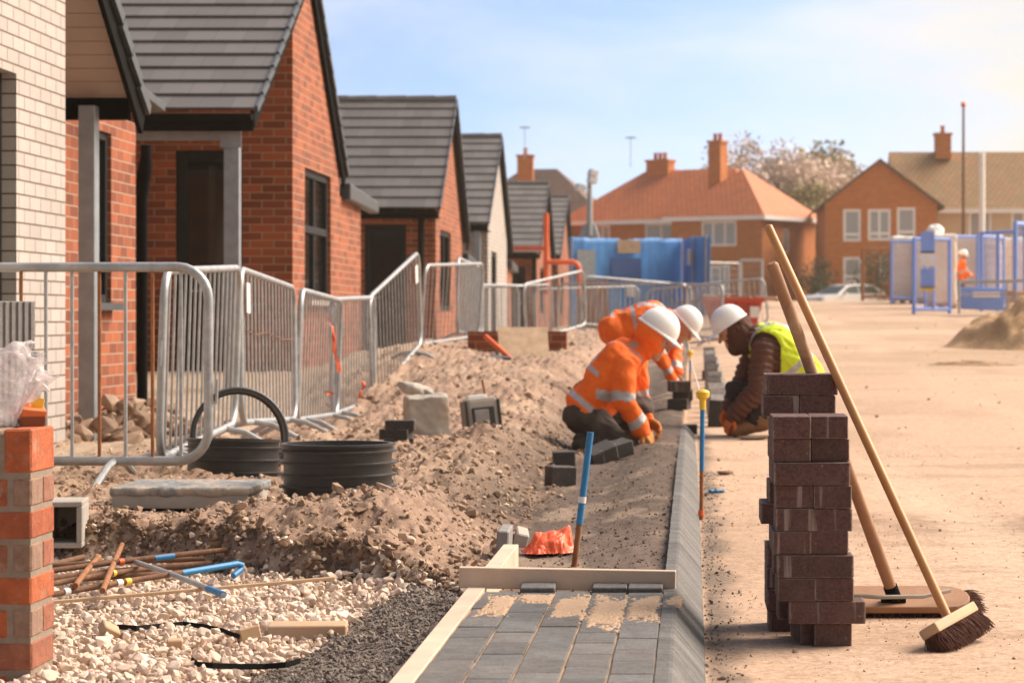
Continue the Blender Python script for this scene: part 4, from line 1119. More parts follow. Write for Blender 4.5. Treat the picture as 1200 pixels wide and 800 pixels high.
# ================================================================== brooms
def bristles(mb, A, B, wv, dirv, ln, n, splay=.25, r=.0012):
    """tufts of stiff fibre along the head from A to B"""
    for k in range(n):
        a = R.random(); s = R.uniform(-.5, .5)
        p = A + (B - A) * a + wv * s
        q = p + (dirv + wv.normalized() * s * splay * 2 + (B - A).normalized() * ((a - .5) * splay * .6 + R.gauss(0, .12)) + wv.normalized() * R.gauss(0, .10)).normalized() * ln * R.uniform(.82, 1.08)
        m = (p + q) / 2 + Vector((R.gauss(0, .004), R.gauss(0, .004), 0))
        mb.tube([p, m, q], [r, r, r * .5], 4, caps=False)
b1 = thing('broom', 'broom with a thin pale handle and a short dark bristled head tipped on its edge', 'broom', (.66, 6.6, 0), 'brooms leaning by the paver stacks')
top = P(900.5, 266, 7.12); foot = P(1110, 722, 6.63)
hh = (foot - top).normalized()
w = MB(); n = 14; pts = [top - hh * -.004] + [top.lerp(foot, k / n) for k in range(1, n + 1)]
w.tube([top - hh * .004, top] + pts[1:], [.007, .0125] + [.0128] * n, 14); w.build('handle', M['wood_orange'], b1, sm=True)
A = P(1091, 744, 6.52); B = P(1141, 716, 6.80); ax = (B - A).normalized(); A, B = (A + B) / 2 - ax * .15, (A + B) / 2 + ax * .15
bd = (hh - ax * hh.dot(ax)).normalized(); wv = ax.cross(bd).normalized()
c = foot + hh * .012; A = c - ax * .145; B = c + ax * .145
w = MB(); w.box(c, (.29, .055, .028), Matrix((ax, wv, bd)).transposed()); hd_ = w.build('head', M['wood'], b1, bevel=.006)
w = MB(); bristles(w, A + bd * .012, B + bd * .012, wv * .05, bd, .062, 1500); w.build('bristle', M['bristle'], b1)
b2 = thing('broom', 'wide flat platform broom with a thick brown handle, half behind the stacks', 'broom', (.56, 7.3, 0), 'brooms leaning by the paver stacks')
ft = P(1047, 697, 7.28); tp = P(905.5, 311, 6.915)
hh2 = (ft - tp).normalized(); n = 12
w = MB(); w.tube([tp - hh2 * .008, tp] + [tp.lerp(ft, k / n) for k in range(1, n + 1)], [.011, .0165] + [.0168] * (n - 4) + [.0172, .0178, .0178, .0168], 14); w.build('handle', M['wood_brown'], b2, sm=True)
# head: a flat board with rounded ends, back edge lifted
g0 = gz(.55, 7.3)
fx0, fx1 = .36, .795; prof = []
for k in range(9):
    q = -math.pi / 2 + math.pi * k / 8; prof.append((fx1 - .07 + .07 * math.cos(q), .085 * math.sin(q)))
for k in range(9):
    q = math.pi / 2 + math.pi * k / 8; prof.append((fx0 + .07 + .07 * math.cos(q), .085 * math.sin(q)))
tl = rad(15); cx = 0
pl = [Vector((x, 7.33 + y_ * math.cos(tl), g0 + .035 + y_ * math.sin(tl))) for x, y_ in prof]
nrm = Vector((0, -math.sin(tl), math.cos(tl)))
w = MB(); w.prism(pl, nrm * .020); w.build('head', M['wood_brown'], b2, bevel=.004)
w = MB(); pp = ft - hh2 * .01
w.tube([ft + hh2 * .025, ft - hh2 * .03], .021, 12); w.tube([ft - Vector((0, 0, .012)) + Vector((-.035, 0, 0)), ft - Vector((0, 0, .012)) + Vector((.035, 0, 0))], .012, 6); w.build('socket', M['black'], b2, sm=True)
w = MB(); A = Vector((fx0 + .03, 7.33, g0 + .032)); B = Vector((fx1 - .01, 7.33, g0 + .032)); bristles(w, A, B, Vector((0, .15, .03)), Vector((0, 0, -1)), .04, 900, .3)
for k in range(500):
    p = Vector((fx1 - R.uniform(0, .05), 7.33 + R.uniform(-.06, .085), 0)); p.z = g0 + .038 + (p.y - 7.33) * .25
    q = p + Vector((R.uniform(.02, .055), R.gauss(0, .012), -R.uniform(.0, .035))); w.tube([p, (p + q) / 2 + Vector((0, 0, .004)), q], [.0012, .0012, .0006], 4, caps=False)
w.build('bristle', M['bristle'], b2)
w = MB(); w.tube([ft + Vector((-.13, -.035, .004)), ft + Vector((-.05, -.05, .0)), ft + Vector((.08, -.05, .002)), ft + Vector((.16, -.005, .014))], .006, 6); w.build('brace', M['concrete'], b2, sm=True)

# ================================================================== brick pier with a torn plastic bag, grey blocks behind
t = NT('mortar smeared brick'); a_ = t.add('ShaderNodeAttribute', attribute_name='Col'); v = t.coord()
n1 = t.noise(v, 9, 8, .75); n2 = t.noise(v, 70, 5, .75); n3 = t.noise(v, 26, 6, .7)
col = t.mix(.6, a_.outputs['Color'], t.ramp(n3.outputs['Fac'], [(.3, (.5, .45, .42)), (.7, (1.3, 1.25, 1.2))]), 'MULTIPLY')
col = t.mix(t.ramp(n1.outputs['Fac'], [(.56, (0, 0, 0)), (.66, (.65, .65, .65))]), col, (.36, .28, .215))
col = t.mix(t.ramp(n2.outputs['Fac'], [(.62, (0, 0, 0)), (.7, (.6, .6, .6))]), col, (.46, .38, .31))
M['brickface'] = t.done(col, .92, 0, t.bump(n2.outputs['Fac'], .8, .005, t.bump(n3.outputs['Fac'], .6, .012)))
bp = thing('brick_pier', 'half built pier of red bricks with thick mortar, at the photo corner', 'pier', (-1.66, 6.1, -.1))
items = []; zt = EYE - 131 / FPX * 6.0; x1 = pxX(37, 6.0)
items_m = MB(); items_m.bb(-2.1, x1 - .003, 6.003, 6.208, -.2, zt - .012); items_m.build('mortar', M['mortar'], bp)
def bcol():
    return R.choice([(.40, .105, .04), (.36, .10, .045), (.33, .125, .075), (.31, .14, .095), (.43, .115, .042)])
def addb(xa, xb, ya, yb_, za, zb_, col=None):
    items.append((((xa + xb) / 2, (ya + yb_) / 2, (za + zb_) / 2), (xb - xa, yb_ - ya, zb_ - za), (R.gauss(0, .006), R.gauss(0, .006), R.gauss(0, .006)), col or bcol()))
addb(x1 - .065, x1, 6.0, 6.213, zt - .103, zt, (.46, .12, .045)); addb(x1 - .142, x1 - .075, 6.0, 6.213, zt - .103, zt, (.30, .21, .15)); addb(x1 - .36, x1 - .152, 6.0, 6.1, zt - .103, zt)
z = zt - .115; k = 0
while z > -.25:
    if k % 2 == 0:
        addb(x1 - .104, x1, 6.0, 6.103, z - .066, z) if False else None
        addb(x1 - .045, x1, 6.0, 6.1, z - .066, z, (.30, .19, .14)); addb(x1 - .160, x1 - .056, 6.0, 6.21, z - .066, z); addb(x1 - .385, x1 - .171, 6.0, 6.1, z - .066, z)
        addb(x1 - .045, x1, 6.112, 6.213, z - .066, z)
    else:
        addb(x1 - .104, x1, 6.0, 6.213, z - .066, z); addb(x1 - .33, x1 - .115, 6.0, 6.1, z - .066, z)
    z -= .077; k += 1
chip_blocks('brickwork', items, M['brickface'], parent=bp, bevel=.0045)

# transparent film bag
t = NT('clear plastic film'); v = t.coord(); n1 = t.noise(v, 22, 6, .7)
t.done((.88, .85, .84), .10, 0, t.bump(n1.outputs['Fac'], .25, .02)); t.b.inputs['Specular IOR Level'].default_value = .9
tr = t.add('ShaderNodeBsdfTransparent'); tr.inputs['Color'].default_value = (.95, .92, .93, 1); tl_ = t.add('ShaderNodeBsdfTranslucent'); tl_.inputs['Color'].default_value = (.88, .84, .83, 1)
m1 = t.add('ShaderNodeMixShader'); m1.inputs[0].default_value = .3; t.link(t.b.outputs[0], m1.inputs[1]); t.link(tl_.outputs[0], m1.inputs[2])
m2 = t.add('ShaderNodeMixShader'); fr = t.ramp(t.noise(v, 9, 5, .7).outputs['Fac'], [(.35, (.18,) * 3), (.65, (.72,) * 3)]); t.link(fr, m2.inputs[0])
t.link(tr.outputs[0], m2.inputs[1]); t.link(m1.outputs[0], m2.inputs[2]); t.link(m2.outputs[0], t.n['Material Output'].inputs['Surface'])
M['film'] = t.m
bag = thing('plastic_bag', 'crumpled clear plastic sack on the brick pier, a yellow label showing', 'plastic bag', (-1.62, 6.12, zt))
D_ = 6.14; A0 = P(-60, 474, D_); A1 = P(47, 424, D_ + .02); ax_ = (A1 - A0).normalized(); s1_ = ax_.cross(Vector((0, 1, 0))).normalized(); s2_ = ax_.cross(s1_)
nu, nv = 90, 120; m = MB(); V = []; F_ = []
for i in range(nu):
    u_ = i / (nu - 1); r_ = .098 * (1 - u_) ** .7 + .026 + (.012 * ((u_ - .9) / .1) if u_ > .9 else 0)
    for j in range(nv):
        q_ = 2 * math.pi * j / nv
        cr = abs(((q_ * 7 / math.pi + 1.8 * math.sin(u_ * 5 + q_)) % 2) - 1) * .020 + abs(((q_ * 3 / math.pi + u_ * 6) % 2) - 1) * .022
        V.append(tuple(A0.lerp(A1, u_) + (s1_ * math.cos(q_) * 1.12 + s2_ * math.sin(q_)) * (r_ - .02 + cr) + ax_ * (.02 * math.sin(q_ * 5) if u_ > .95 else 0)))
for i in range(nu - 1):
    for j in range(nv): F_.append((i * nv + j, i * nv + (j + 1) % nv, (i + 1) * nv + (j + 1) % nv, (i + 1) * nv + j))
me = bpy.data.meshes.new('film'); me.from_pydata(V, [], F_); me.update(); me.polygons.foreach_set('use_smooth', np.ones(len(me.polygons), bool))
crumple(me, .020, .06, 4, 4); crumple(me, .005, .028, 3, 9)
a = get_co(me); a[:, 2] = np.maximum(a[:, 2], zt + .003); set_co(me, a)
link_mesh('film', me, M['film'], bag)
w = MB(); w.tube([P(46, 440, D_), P(62, 444, D_ - .02), P(69, 440, D_ - .02)], [.008, .005, .002], 6); w.tube([P(50, 452, D_), P(58, 458, D_)], [.010, .002], 6); w.build('torn_end', M['film'], bag)
w = MB(); w.box(P(44, 474, D_ + .05), (.028, .004, .034), (0, .2, .1)); w.build('sticker', M['yellow'], bag)
w = MB(); w.box(P(37, 487, D_ + .05), (.06, .07, .045), (.2, .1, .4)); w.build('contents', M['brickface'] if False else M['red_tile'], bag, bevel=.004)
for k in range(4):
    z = .075 + .195 * k; xx = pxX(30, 9.9)
    m = MB()
    m.box((-.11, 0, 0), (.44, .215, .19))
    for r_ in range(15): m.box((-.31 + r_ * .0295, -.110, 0), (.017, .010, .186))
    for r_ in range(7): m.box((.113, -.09 + r_ * .03, 0), (.008, .017, .186))
    o = m.build('concrete_block', M['grey_block'], bevel=.002, segs=1, label=['grey ribbed concrete block at the foot of the pile behind the pier', 'grey ribbed concrete block second up in the pile behind the pier', 'grey ribbed concrete block just under the top one behind the bag', 'grey ribbed concrete block topmost in the pile behind the plastic bag'][k], cat='concrete block', group='grey concrete blocks behind the pier')
    o.location = (xx - .02 * (k % 2) - .10, 9.9, gz(xx, 9.9) + z + .02); o.rotation_euler = (0, 0, rad(-38))

# ================================================================== crowd control barriers
def barrier_parts(L=2.3, hgt=.86, nb=14, rusty=(), frame_r=.019, name='crowd_barrier'):
    root = thing(name, 'x', 'barrier', (0, 0, 0), 'crowd control barriers round the works')
    r = .14; pts = []
    for cx_, cz, a0 in ((L - r, hgt - r, 0), (r, hgt - r, 90), (r, r, 180), (L - r, r, 270)):
        for k in range(7):
            q = rad(a0 + 90 * k / 6); pts.append((cx_ + r * math.cos(q), 0, cz + r * math.sin(q)))
    w = MB(); w.tube(pts, frame_r, 12, closed=True); w.build('frame', M['galv'], root, sm=True, local=True)
    bm_ = MB(); bm_.tube([(0, 0, .005), (0, 0, hgt - .005)], .0085 if rusty else .0062, 8); first = None
    for i in range(nb):
        x = L * (i + 1) / (nb + 1); rust = i in rusty
        if x < .1 or x > L - .1: pass
        m = M['rust'] if rust else M['galv']
        key = 'rust' if rust else 'galv'
        if first is None: first = {}
        if key not in first:
            o = bm_.build('bar', m, root, sm=True, local=True); first[key] = o
        else:
            o = first[key].copy(); COL.objects.link(o); o.parent = root
        o.location = (x + (R.uniform(-.01, .01) if rusty else 0), 0, 0)
    for x in (.42, L - .42):
        w = MB()
        w.tube([(x - .02, -.30, -.115), (x, -.12, -.02), (x, 0, .0), (x + .02, .12, -.02), (x + .04, .30, -.115)], .0165, 8)
        w.build('foot', M['galv'], root, sm=True, local=True)
    w = MB(); w.tube([(.0, 0, hgt * .62), (-.035, 0, hgt * .63), (-.04, 0, hgt * .5)], .007, 6); w.build('hook', M['galv'], root, sm=True, local=True)
    w = MB(); w.tube([(L, 0, hgt * .3), (L + .035, 0, hgt * .3), (L + .04, 0, hgt * .42)], .007, 6); w.build('hook', M['galv'], root, sm=True, local=True)
    return root

def put_barrier(root, p0, p1, label, lean=0):
    p0 = Vector(p0); p1 = Vector(p1); x = (p1 - p0).normalized(); yv = Vector((0, 0, 1)).cross(x).normalized(); z = x.cross(yv)
    m = Matrix((x, yv, z)).transposed().to_4x4() @ Matrix.Rotation(lean, 4, 'X')
    root.location = p0; root.rotation_euler = m.to_euler(); root['label'] = label; return root
# the near one, frontal, with every other bar rusted
bA = barrier_parts(2.3, .86, 18, rusty=(9, 10, 11, 14, 16), frame_r=.0215)
put_barrier(bA, (pxX(245, 11.35) - 2.3, 11.45, pzZ(540, 11.4)), (pxX(245, 11.35), 11.35, pzZ(540, 11.35)), 'nearest steel barrier, square to the view, several bars rusted orange', 0)
bB = barrier_parts(2.5, .86, 15)
put_barrier(bB, (pxX(186, 11.7), 11.7, pzZ(538, 11.7)), (pxX(272, 14.1), 14.1, pzZ(497, 14.1)), 'steel barrier running back from the rusted one beside the black rings', rad(2))
chain = [((283, 495, 14.3), (344, 491, 16.7), 'tall steel barrier with a white plate, behind the standing black hoop', -1),
         ((347, 492, 16.9), (388, 486, 19.0), 'steel barrier sloping down, tied to its neighbour with orange tape', 2),
         ((389, 486, 19.1), (433, 470, 21.3), 'low steel barrier before the tilted one, orange tape on its post', 0),
         ((436, 468, 21.4), (490, 406, 23.7), 'steel barrier tilted steeply up the soil heap', 0),
         ((493, 403, 28.0), (557, 394, 30.3), 'steel barrier leaning at the crest of the soil heap', 4)]
bars = [bB]
for a, b, lab, ln in chain:
    o = dup(bB); put_barrier(o, P(*a), P(*b), lab, rad(ln)); bars.append(o)
bt = barrier_parts(2.3, .86, 22, frame_r=.020); first_far = True
def barz(x, d): return gz(x, d) + .115
for x0, d0, x1, d1, lab in ((-3.45, 41.5, -2.35, 43.6, 'galvanised barrier in the far row, beneath the cream gable'), (-2.3, 43.8, -.15, 43.2, 'galvanised barrier in the far row, behind the bending worker'),
                        (-.1, 43.0, .45, 40.9, 'galvanised barrier closing the far row, between the two white helmets'), (-3.2, 36.0, -2.6, 38.2, 'galvanised barrier end on behind the leaning board'),
                        (-2.9, 47.5, -1.0, 48.8, 'steel barrier farther back, in front of the orange rail'), (-.8, 49.0, 1.3, 48.6, 'steel barrier farthest back, before the blue sheeting'), (-2.5, 38.5, -1.7, 40.6, 'galvanised barrier standing skewed in front of the far row'), (-2.75, 30.0, -2.65, 32.3, 'steel barrier end on just beyond the crest of the soil heap'), (-2.0, 46.0, -.1, 47.2, 'steel barrier doubled up close behind the far row')):
    o = bt if first_far else dup(bt); first_far = False
    put_barrier(o, (x0, d0, barz(x0, d0)), (x1, d1, barz(x1, d1)), lab)
# white plates wired on two of them, and orange tape
w = MB(); w.box((.12, -.03, .70), (.13, .006, .17)); w.build('plate', M['white'], bars[1], local=True)
w = MB(); w.box((2.2, -.03, .70), (.12, .006, .16)); w.build('plate', M['white'], bars[4], local=True)
w = MB(); w.tube([(.1, -.02, .52), (.4, -.03, .50), (1.0, -.02, .53), (1.6, -.03, .50), (2.3, -.02, .52)], .004, 5); w.build('tie_wire', M['rust_dark'], bars[1], local=True)
def tape_strip(name, pts, wd, mat_, label=None, cat=None, parent=None):
    V = []; Fq = []
    for i, p in enumerate(pts):
        p = Vector(p); s = Vector((math.cos(i * 1.3), math.sin(i * 1.7) * .6, .3)).normalized() * wd / 2
        V += [p - s, p + s]
    for i in range(len(pts) - 1): Fq.append((2 * i, 2 * i + 1, 2 * i + 3, 2 * i + 2))
    m = MB(); m.v = [tuple(v) for v in V]; m.f = Fq; m.m = [0] * len(Fq)
    o = m.build(name, mat_, parent, origin=None if parent else pts[0], fix=False, label=label, cat=cat)
    k = o.modifiers.new('t', 'SOLIDIFY'); k.thickness = .003; return o
tape_strip('warning_tape', [P(385, 372, 18.9), P(389, 384, 18.88), P(391, 398, 18.9), P(392, 410, 18.9), P(396, 425, 18.92), P(398, 436, 18.9)], .032, M['orange_bag'], 'ragged orange tape hanging from the barrier joint', 'tape')
tape_strip('warning_tape', [P(381, 458, 18.7), P(386, 462, 18.7), P(390, 460, 18.7)], .035, M['orange_bag'], 'short orange tape knotted low on the barrier posts', 'tape')
tape_strip('warning_tape', [P(421, 466, 20.6), P(424, 458, 20.6), P(427, 452, 20.6), P(425, 446, 20.6)], .03, M['orange_bag'], 'orange tape scrap on the low barrier bars', 'tape')

# ================================================================== drainage rings, hoop, slab
def ring(label, c, r, hgt, ribs, name='chamber_ring'):
    prof = [(r - .012, 0), (r - .004, 0)]
    for k in range(ribs):
        z = hgt * (k + .35) / ribs
        prof += [(r - .006, z - .005), (r + .013, z - .003), (r + .013, z + .003), (r - .006, z + .005)]
    prof += [(r - .004, hgt - .012), (r + .004, hgt - .01), (r + .004, hgt), (r - .014, hgt), (r - .016, .0)]
    m = MB(); m.lathe(prof, (0, 0, 0), 64)
    o = m.build(name, M['black_plastic'], sm=True, label=label, cat='drain ring', group='black ribbed chamber rings'); o.location = c; return o
c = P(396, 575, 9.9); c.z = pzZ(587, 9.9 - .0) 
ring('squat black ribbed drainage ring with a white lid scrap inside, standing on soil', c, .214, .225, 5)
rt_ = ring('black ribbed drainage ring half hidden behind the nearer one', (pxX(273, 11.75), 11.75, pzZ(560, 11.6)), .213, .17, 3)
rt_.rotation_euler = (rad(-2), rad(1), 0)
w = MB(); w.lathe([(.045, 0), (.06, .01), (.05, .03), (.02, .038), (.0, .04)], (0, 0, 0), 20)
o = w.build('cap', M['white'], sm=True, label='white round cap poking over the rim of the near black ring', cat='cap'); o.location = (pxX(405, 9.95), 9.98, c.z + .165)
w = MB(); n_ = 64
w.tube([(math.cos(2 * math.pi * k / n_) * .225, 0, math.sin(2 * math.pi * k / n_) * .225) for k in range(n_)], .011, 10, closed=True)
w.tube([(math.cos(2 * math.pi * k / n_) * .213, .034, math.sin(2 * math.pi * k / n_) * .213) for k in range(n_)], .009, 10, closed=True)
w.lathe([(.224, -.01), (.224, .055), (.212, .055), (.212, -.01)], (0, 0, 0), 64, rot=Matrix.Rotation(rad(-90), 3, 'X'), close=True)
o = w.build('hoop', M['black_plastic'], sm=True, label='black plastic hoop standing on edge behind the ribbed ring', cat='hoop'); o.location = (pxX(281, 12.0), 12.0, pzZ(453, 12.0) - .235); o.rotation_euler = (rad(-8), 0, rad(24))

sl = thing('wrapped_slab', 'grey slab in dusty torn plastic wrapping, lying before the nearest barrier', 'slab', (pxX(222, 9.9), 9.9, .1))
zb_ = pzZ(597, 9.68) - .002
m = MB(); m.box((pxX(222, 9.9), 9.95, zb_ + .034), (.515, .48, .062)); m.build('slab', M['concrete'], sl, bevel=.006)
m = MB(); m.box((pxX(222, 9.9), 9.95, zb_ + .066), (.530, .50, .038))
me = remesh(m, .012, 2); lump(me, .007, 18, 5); lump(me, .006, 50, 7, True)
t = NT('dusty grey wrap'); v = t.coord(); n1 = t.noise(v, 6, 7, .75); n2 = t.noise(v, 40, 5, .7)
M['wrap'] = t.done(t.ramp(n1.outputs['Fac'], [(.36, (.15, .18, .20)), (.50, (.24, .24, .235)), (.56, (.40, .33, .26)), (.7, (.20, .21, .22))]), .5, 0, t.bump(n2.outputs['Fac'], .5, .01))
link_mesh('wrapping', me, M['wrap'], sl)

# hollow concrete block by the pier
hbk = MB(); q = P(80, 612, 9.0)
def lbox(mb, c, s, rz): mb.box(c, s, (0, 0, rz))
bx = MB(); bx.bb(-.065, .065, -.12, .12, 0, .018); bx.bb(-.065, .065, -.12, .12, .142, .16); bx.bb(-.065, -.045, -.12, .12, .018, .142); bx.bb(.045, .065, -.12, .12, .018, .142); bx.bb(-.045, .045, .10, .12, .018, .142)
o = bx.build('hollow_block', M['concrete'], bevel=.003, segs=1, label='hollow brown concrete block on its side beside the pier', cat='concrete block'); o.location = (pxX(78, 8.95), 8.95, pzZ(640, 8.9)); o.rotation_euler = (0, 0, rad(8))

# ================================================================== steel road pins on the gravel
pins = thing('x', 'x', 'x'); bpy.data.objects.remove(pins)
def pin(label, a, b, r=.009, blue=None, bands=(), hook=None, mat_='rust_dark', name='road_pin', group='rusty road pins heaped on the gravel'):
    a = Vector(a); b = Vector(b); root = thing(name, label, 'road pin', a, group)
    n = 8; w = MB(); pts = [a.lerp(b, k / n) + Vector((0, 0, .004 * math.sin(3.1 * k / n))) for k in range(n + 1)]
    w.tube(pts, r, 10); w.build('shaft', M[mat_], root, sm=True)
    t = (b - a).normalized()
    if blue:
        w = MB(); p0 = a.lerp(b, blue[0]); p1 = a.lerp(b, blue[1]); ps = [p0, p1]
        if hook: ps += [p1 + t * .02 + Vector((0, 0, -.006)), p1 + t * .016 + Vector((0, 0, -.02)), p1 - t * .012 + Vector((.0, -.02, -.035))]
        w.tube([p + Vector((0, 0, .002)) for p in ps], r * 1.12, 10); w.build('painted_end', M['blue_paint'], root, sm=True)
    for f_, mm in bands:
        w = MB(); w.tube([a.lerp(b, f_ - .012) + Vector((0, 0, .003)), a.lerp(b, f_ + .012) + Vector((0, 0, .003))], r * 1.25, 10); w.build('tape_band', M[mm], root, sm=True)
    return root
def gp(px, py, up=.02):
    """the ground point seen at a pixel, lifted a little"""
    lo, hi = 4.5, 60
    for _ in range(50):
        m = (lo + hi) / 2; p = P(px, py, m)
        if p.z > gz(p.x, p.y) + up: lo = m
        else: hi = m
    return P(px, py, lo)
pin('rusty pin with a blue hooked end, white and yellow bands', gp(30, 702, 0.052), gp(278, 661, 0.072), blue=(.72, 1), bands=((.42, 'white'), (.46, 'yellow'), (.18, 'white')), hook=True)
pin('rusty pin with a blue band, topmost in the heap', gp(34, 672, 0.072), gp(266, 644, 0.082), blue=(.62, .72), bands=((.45, 'orange_plastic'),))
pin('grey pin crossing the heap, its end painted blue', gp(158, 658, 0.082), gp(262, 697, 0.042), blue=(.84, 1), mat_='galv')
pin('dark rusty pin with a worn grey middle', gp(30, 690, 0.057), gp(170, 666, 0.062), bands=((.72, 'yellow'),))
pin('plain rusty pin low in the heap', gp(20, 684, 0.042), gp(200, 672, 0.047))
pin('plain rusty pin under the blue banded one', gp(40, 664, 0.052), gp(240, 655, 0.057))
pin('short rusty pin poking out towards the pier', gp(30, 672, 0.037), gp(98, 652, 0.052))
pin('rusty pin lying askew across the others', gp(120, 692, 0.072), gp(143, 638, 0.072), mat_='rust')
pin('bent rusty pin sticking up behind the heap', gp(88, 686, 0.067), gp(116, 652, 0.072), mat_='rust')
pin('thick rusty pin at the back of the heap', gp(40, 680, 0.052), gp(248, 660, 0.052), r=.011)

def lath(label, a, b, wd, th, name='lath', cat='wooden lath', m='wood'):
    return plank(name, a, b, wd, th, M[m], label, cat)
lath('long thin pale wooden lath lying across the gravel', gp(50, 706, .045), gp(392, 677, .055), .014, .010)
def offcut(label, px, py, size, rz, rx=0, m='wood', name='timber_offcut', cat='wood offcut', up=None, ry=0):
    p = gp(px, py, 0); s = MB(); s.box((0, 0, 0), size)
    o = s.build(name, M[m], bevel=.003, segs=1, label=label, cat=cat); o.location = (p.x, p.y, gz(p.x, p.y) + (up if up is not None else size[2] / 2)); o.rotation_euler = (rx, ry, rz); return o
offcut('thick sawn timber offcut lying on the gravel beside the grit', 361, 752, (.205, .085, .04), rad(4), rad(3), up=.03)
offcut('small wedge of pale wood tilted on the gravel', 128, 752, (.05, .05, .03), rad(30), rad(20), up=.03, ry=.5)
offcut('small pale wood cube on the gravel next to the thick offcut', 291, 757, (.055, .05, .035), rad(25), rad(-8), up=.032, ry=-.2)
offcut('little pale wood chip by the black strap', 205, 768, (.04, .03, .025), rad(10), rad(8), up=.03)
def strap(label, pix, up=.028):
    pts = [gp(x, y, up) for x, y in pix]; m = MB(); V = []; F_ = []
    for i, p in enumerate(pts):
        z = Vector((0, .007, .005)); V += [p - z, p + z]
    for i in range(len(pts) - 1): F_.append((2 * i, 2 * i + 1, 2 * i + 3, 2 * i + 2))
    m.v = [tuple(v) for v in V]; m.f = F_; m.m = [0] * len(F_)
    o = m.build('strap', M['black'], origin=pts[0], fix=False, label=label, cat='strap'); k = o.modifiers.new('t', 'SOLIDIFY'); k.thickness = .003; return o
strap('black packing strap curving over the gravel below the pins', [(138, 734), (160, 736), (190, 733), (215, 731), (240, 734), (262, 739), (281, 746)])
strap('black packing strap end running off towards the grit', [(225, 772), (232, 778), (250, 780), (280, 781), (310, 781), (335, 779), (352, 774)])

# ================================================================== things on the soil and in the trench
def site_pin(label, px, py0, py1, d, blue_to, capped, lean=0, r=.0085):
    a = P(px[0], py0, d); b = P(px[1], py1, d); a.z -= .05
    root = thing('road_pin', label, 'road pin', a, 'upright line pins beside the kerb')
    w = MB(); w.tube([a, a.lerp(b, .5), b], r, 10); w.build('shaft', M['rust'], root, sm=True)
    w = MB(); w.tube([b.lerp(a, blue_to), b], r * 1.15, 10); w.build('painted_top', M['blue_paint'], root, sm=True)
    if capped:
        w = MB(); w.lathe([(.0, -.075), (.013, -.07), (.014, -.03), (.027, -.018), (.029, .002), (.022, .010), (.0, .016)], b, 20); w.build('cap', M['yellow'], root, sm=True)
    else:
        w = MB(); w.tube([b.lerp(a, .42), b.lerp(a, .46)], r * 1.35, 10); w.build('tape_band', M['white'], root, sm=True)
    return root
site_pin('bare blue topped steel pin with a white band, leaning behind the batten', (670, 692), 668, 506, 8.3, .60, False, r=.0095)
s1 = site_pin('yellow capped pin nearest the camera, on the road side of the kerb', (821.5, 823.5), 612, 460, 10.7, .55, True)
w = MB(); p = P(821.5, 590, 10.68)
w.tube([P(821.6, 598, 10.7), P(821.6, 604, 10.7)], .013, 8); w.build('orange_band', M['orange_plastic'], s1)
site_pin('yellow capped pin between the two workers by the kerb end', (808, 809), 486, 412, 22.5, .3, True)
site_pin('farthest yellow capped pin, beyond the bending worker', (805, 806.5), 444, 395, 33, .3, True)
w = MB(); w.tube([P(823.4, 470, 10.7), P(809, 419, 22.5), P(806.4, 400, 33)], .0025, 5)
w.build('string_line', M['white'], origin=P(823.4, 470, 10.7), label='setting out string stretched between the yellow capped pins', cat='string')

nu, nv = 130, 80; U_, V_ = np.meshgrid(np.linspace(-1, 1, nu), np.linspace(-1, 1, nv)); rgb = np.random.default_rng(8)
hh_ = np.zeros(U_.shape)
for k in range(7):
    a_ = rgb.uniform(0, 3.14); l_ = rgb.uniform(.25, .9); hh_ += l_ * np.abs(((U_ * math.cos(a_) * 1.6 + V_ * math.sin(a_)) / l_ + .5 * fbm(U_ * 2, V_ * 2, k, 2) + rgb.uniform(0, 2)) % 2 - 1)
rr_ = np.sqrt(U_ ** 2 + V_ ** 2); ed = 1 - smooth(.55, 1.0 , rr_ + .25 * fbm(U_ * 3, V_ * 3, 4, 3))
bx0 = P(643, 642, 8.85); zz_ = (.012 + ed * (.042 + .013 * (hh_ - hh_.mean()) + .030 * np.exp(-((V_ - .1) / .4) ** 2) + .02 * U_)).clip(.0, .2)
X2 = bx0.x + U_ * .098 + .012 * (hh_ - hh_.mean()) * .4; Y2 = 8.9 + V_ * .10 + U_ * .02
Vb = np.stack([X2, Y2, zz_ + .03], -1).reshape(-1, 3) - np.array((bx0.x, 8.9, .03)); ib = np.arange(nu * nv).reshape(nv, nu)
qb = np.stack([ib[:-1, :-1], ib[:-1, 1:], ib[1:, 1:], ib[1:, :-1]], -1).reshape(-1, 4)
qb = qb[(rr_ + .25 * fbm(U_ * 3, V_ * 3, 4, 3)).reshape(-1)[qb].max(1) < .97]
o = np_mesh('bag', Vb, qb, M['orange_bag'], label='crumpled bright orange plastic bag lying behind the edging board', cat='plastic bag', loc=(bx0.x, 8.9, gz(bx0.x, 8.9) - .004)); k_ = o.modifiers.new('t', 'SOLIDIFY'); k_.thickness = .002
def slab_px(label, px, py, d, size, rot, m='concrete', name='concrete_slab', cat='slab', group=None, bev=.005):
    p = P(px, py, d); s = MB(); s.box((0, 0, 0), size); o = s.build(name, M[m], bevel=bev, segs=1, label=label, cat=cat, group=group)
    o.location = p; o.rotation_euler = rot; return o
slab_px('upright grey concrete edging at the end of the timber board', 591, 640, 8.7, (.04, .30, .13), (0, .05, .02), 'grey_block', 'edging_stone', 'edging stone')
slab_px('second grey edging stone, leaning next to the orange bag', 609, 637, 9.3, (.045, .22, .10), (.05, .25, .1), 'concrete', 'edging_stone', 'edging stone')
slab_px('flat pale slab lying in the trench behind the blue pin', 705, 617, 10.2, (.17, .32, .02), (.03, 0, .05), 'concrete')
slab_px('second flat slab in the trench behind the orange bag', 640, 620, 10.4, (.16, .25, .025), (.04, .05, .1), 'concrete')
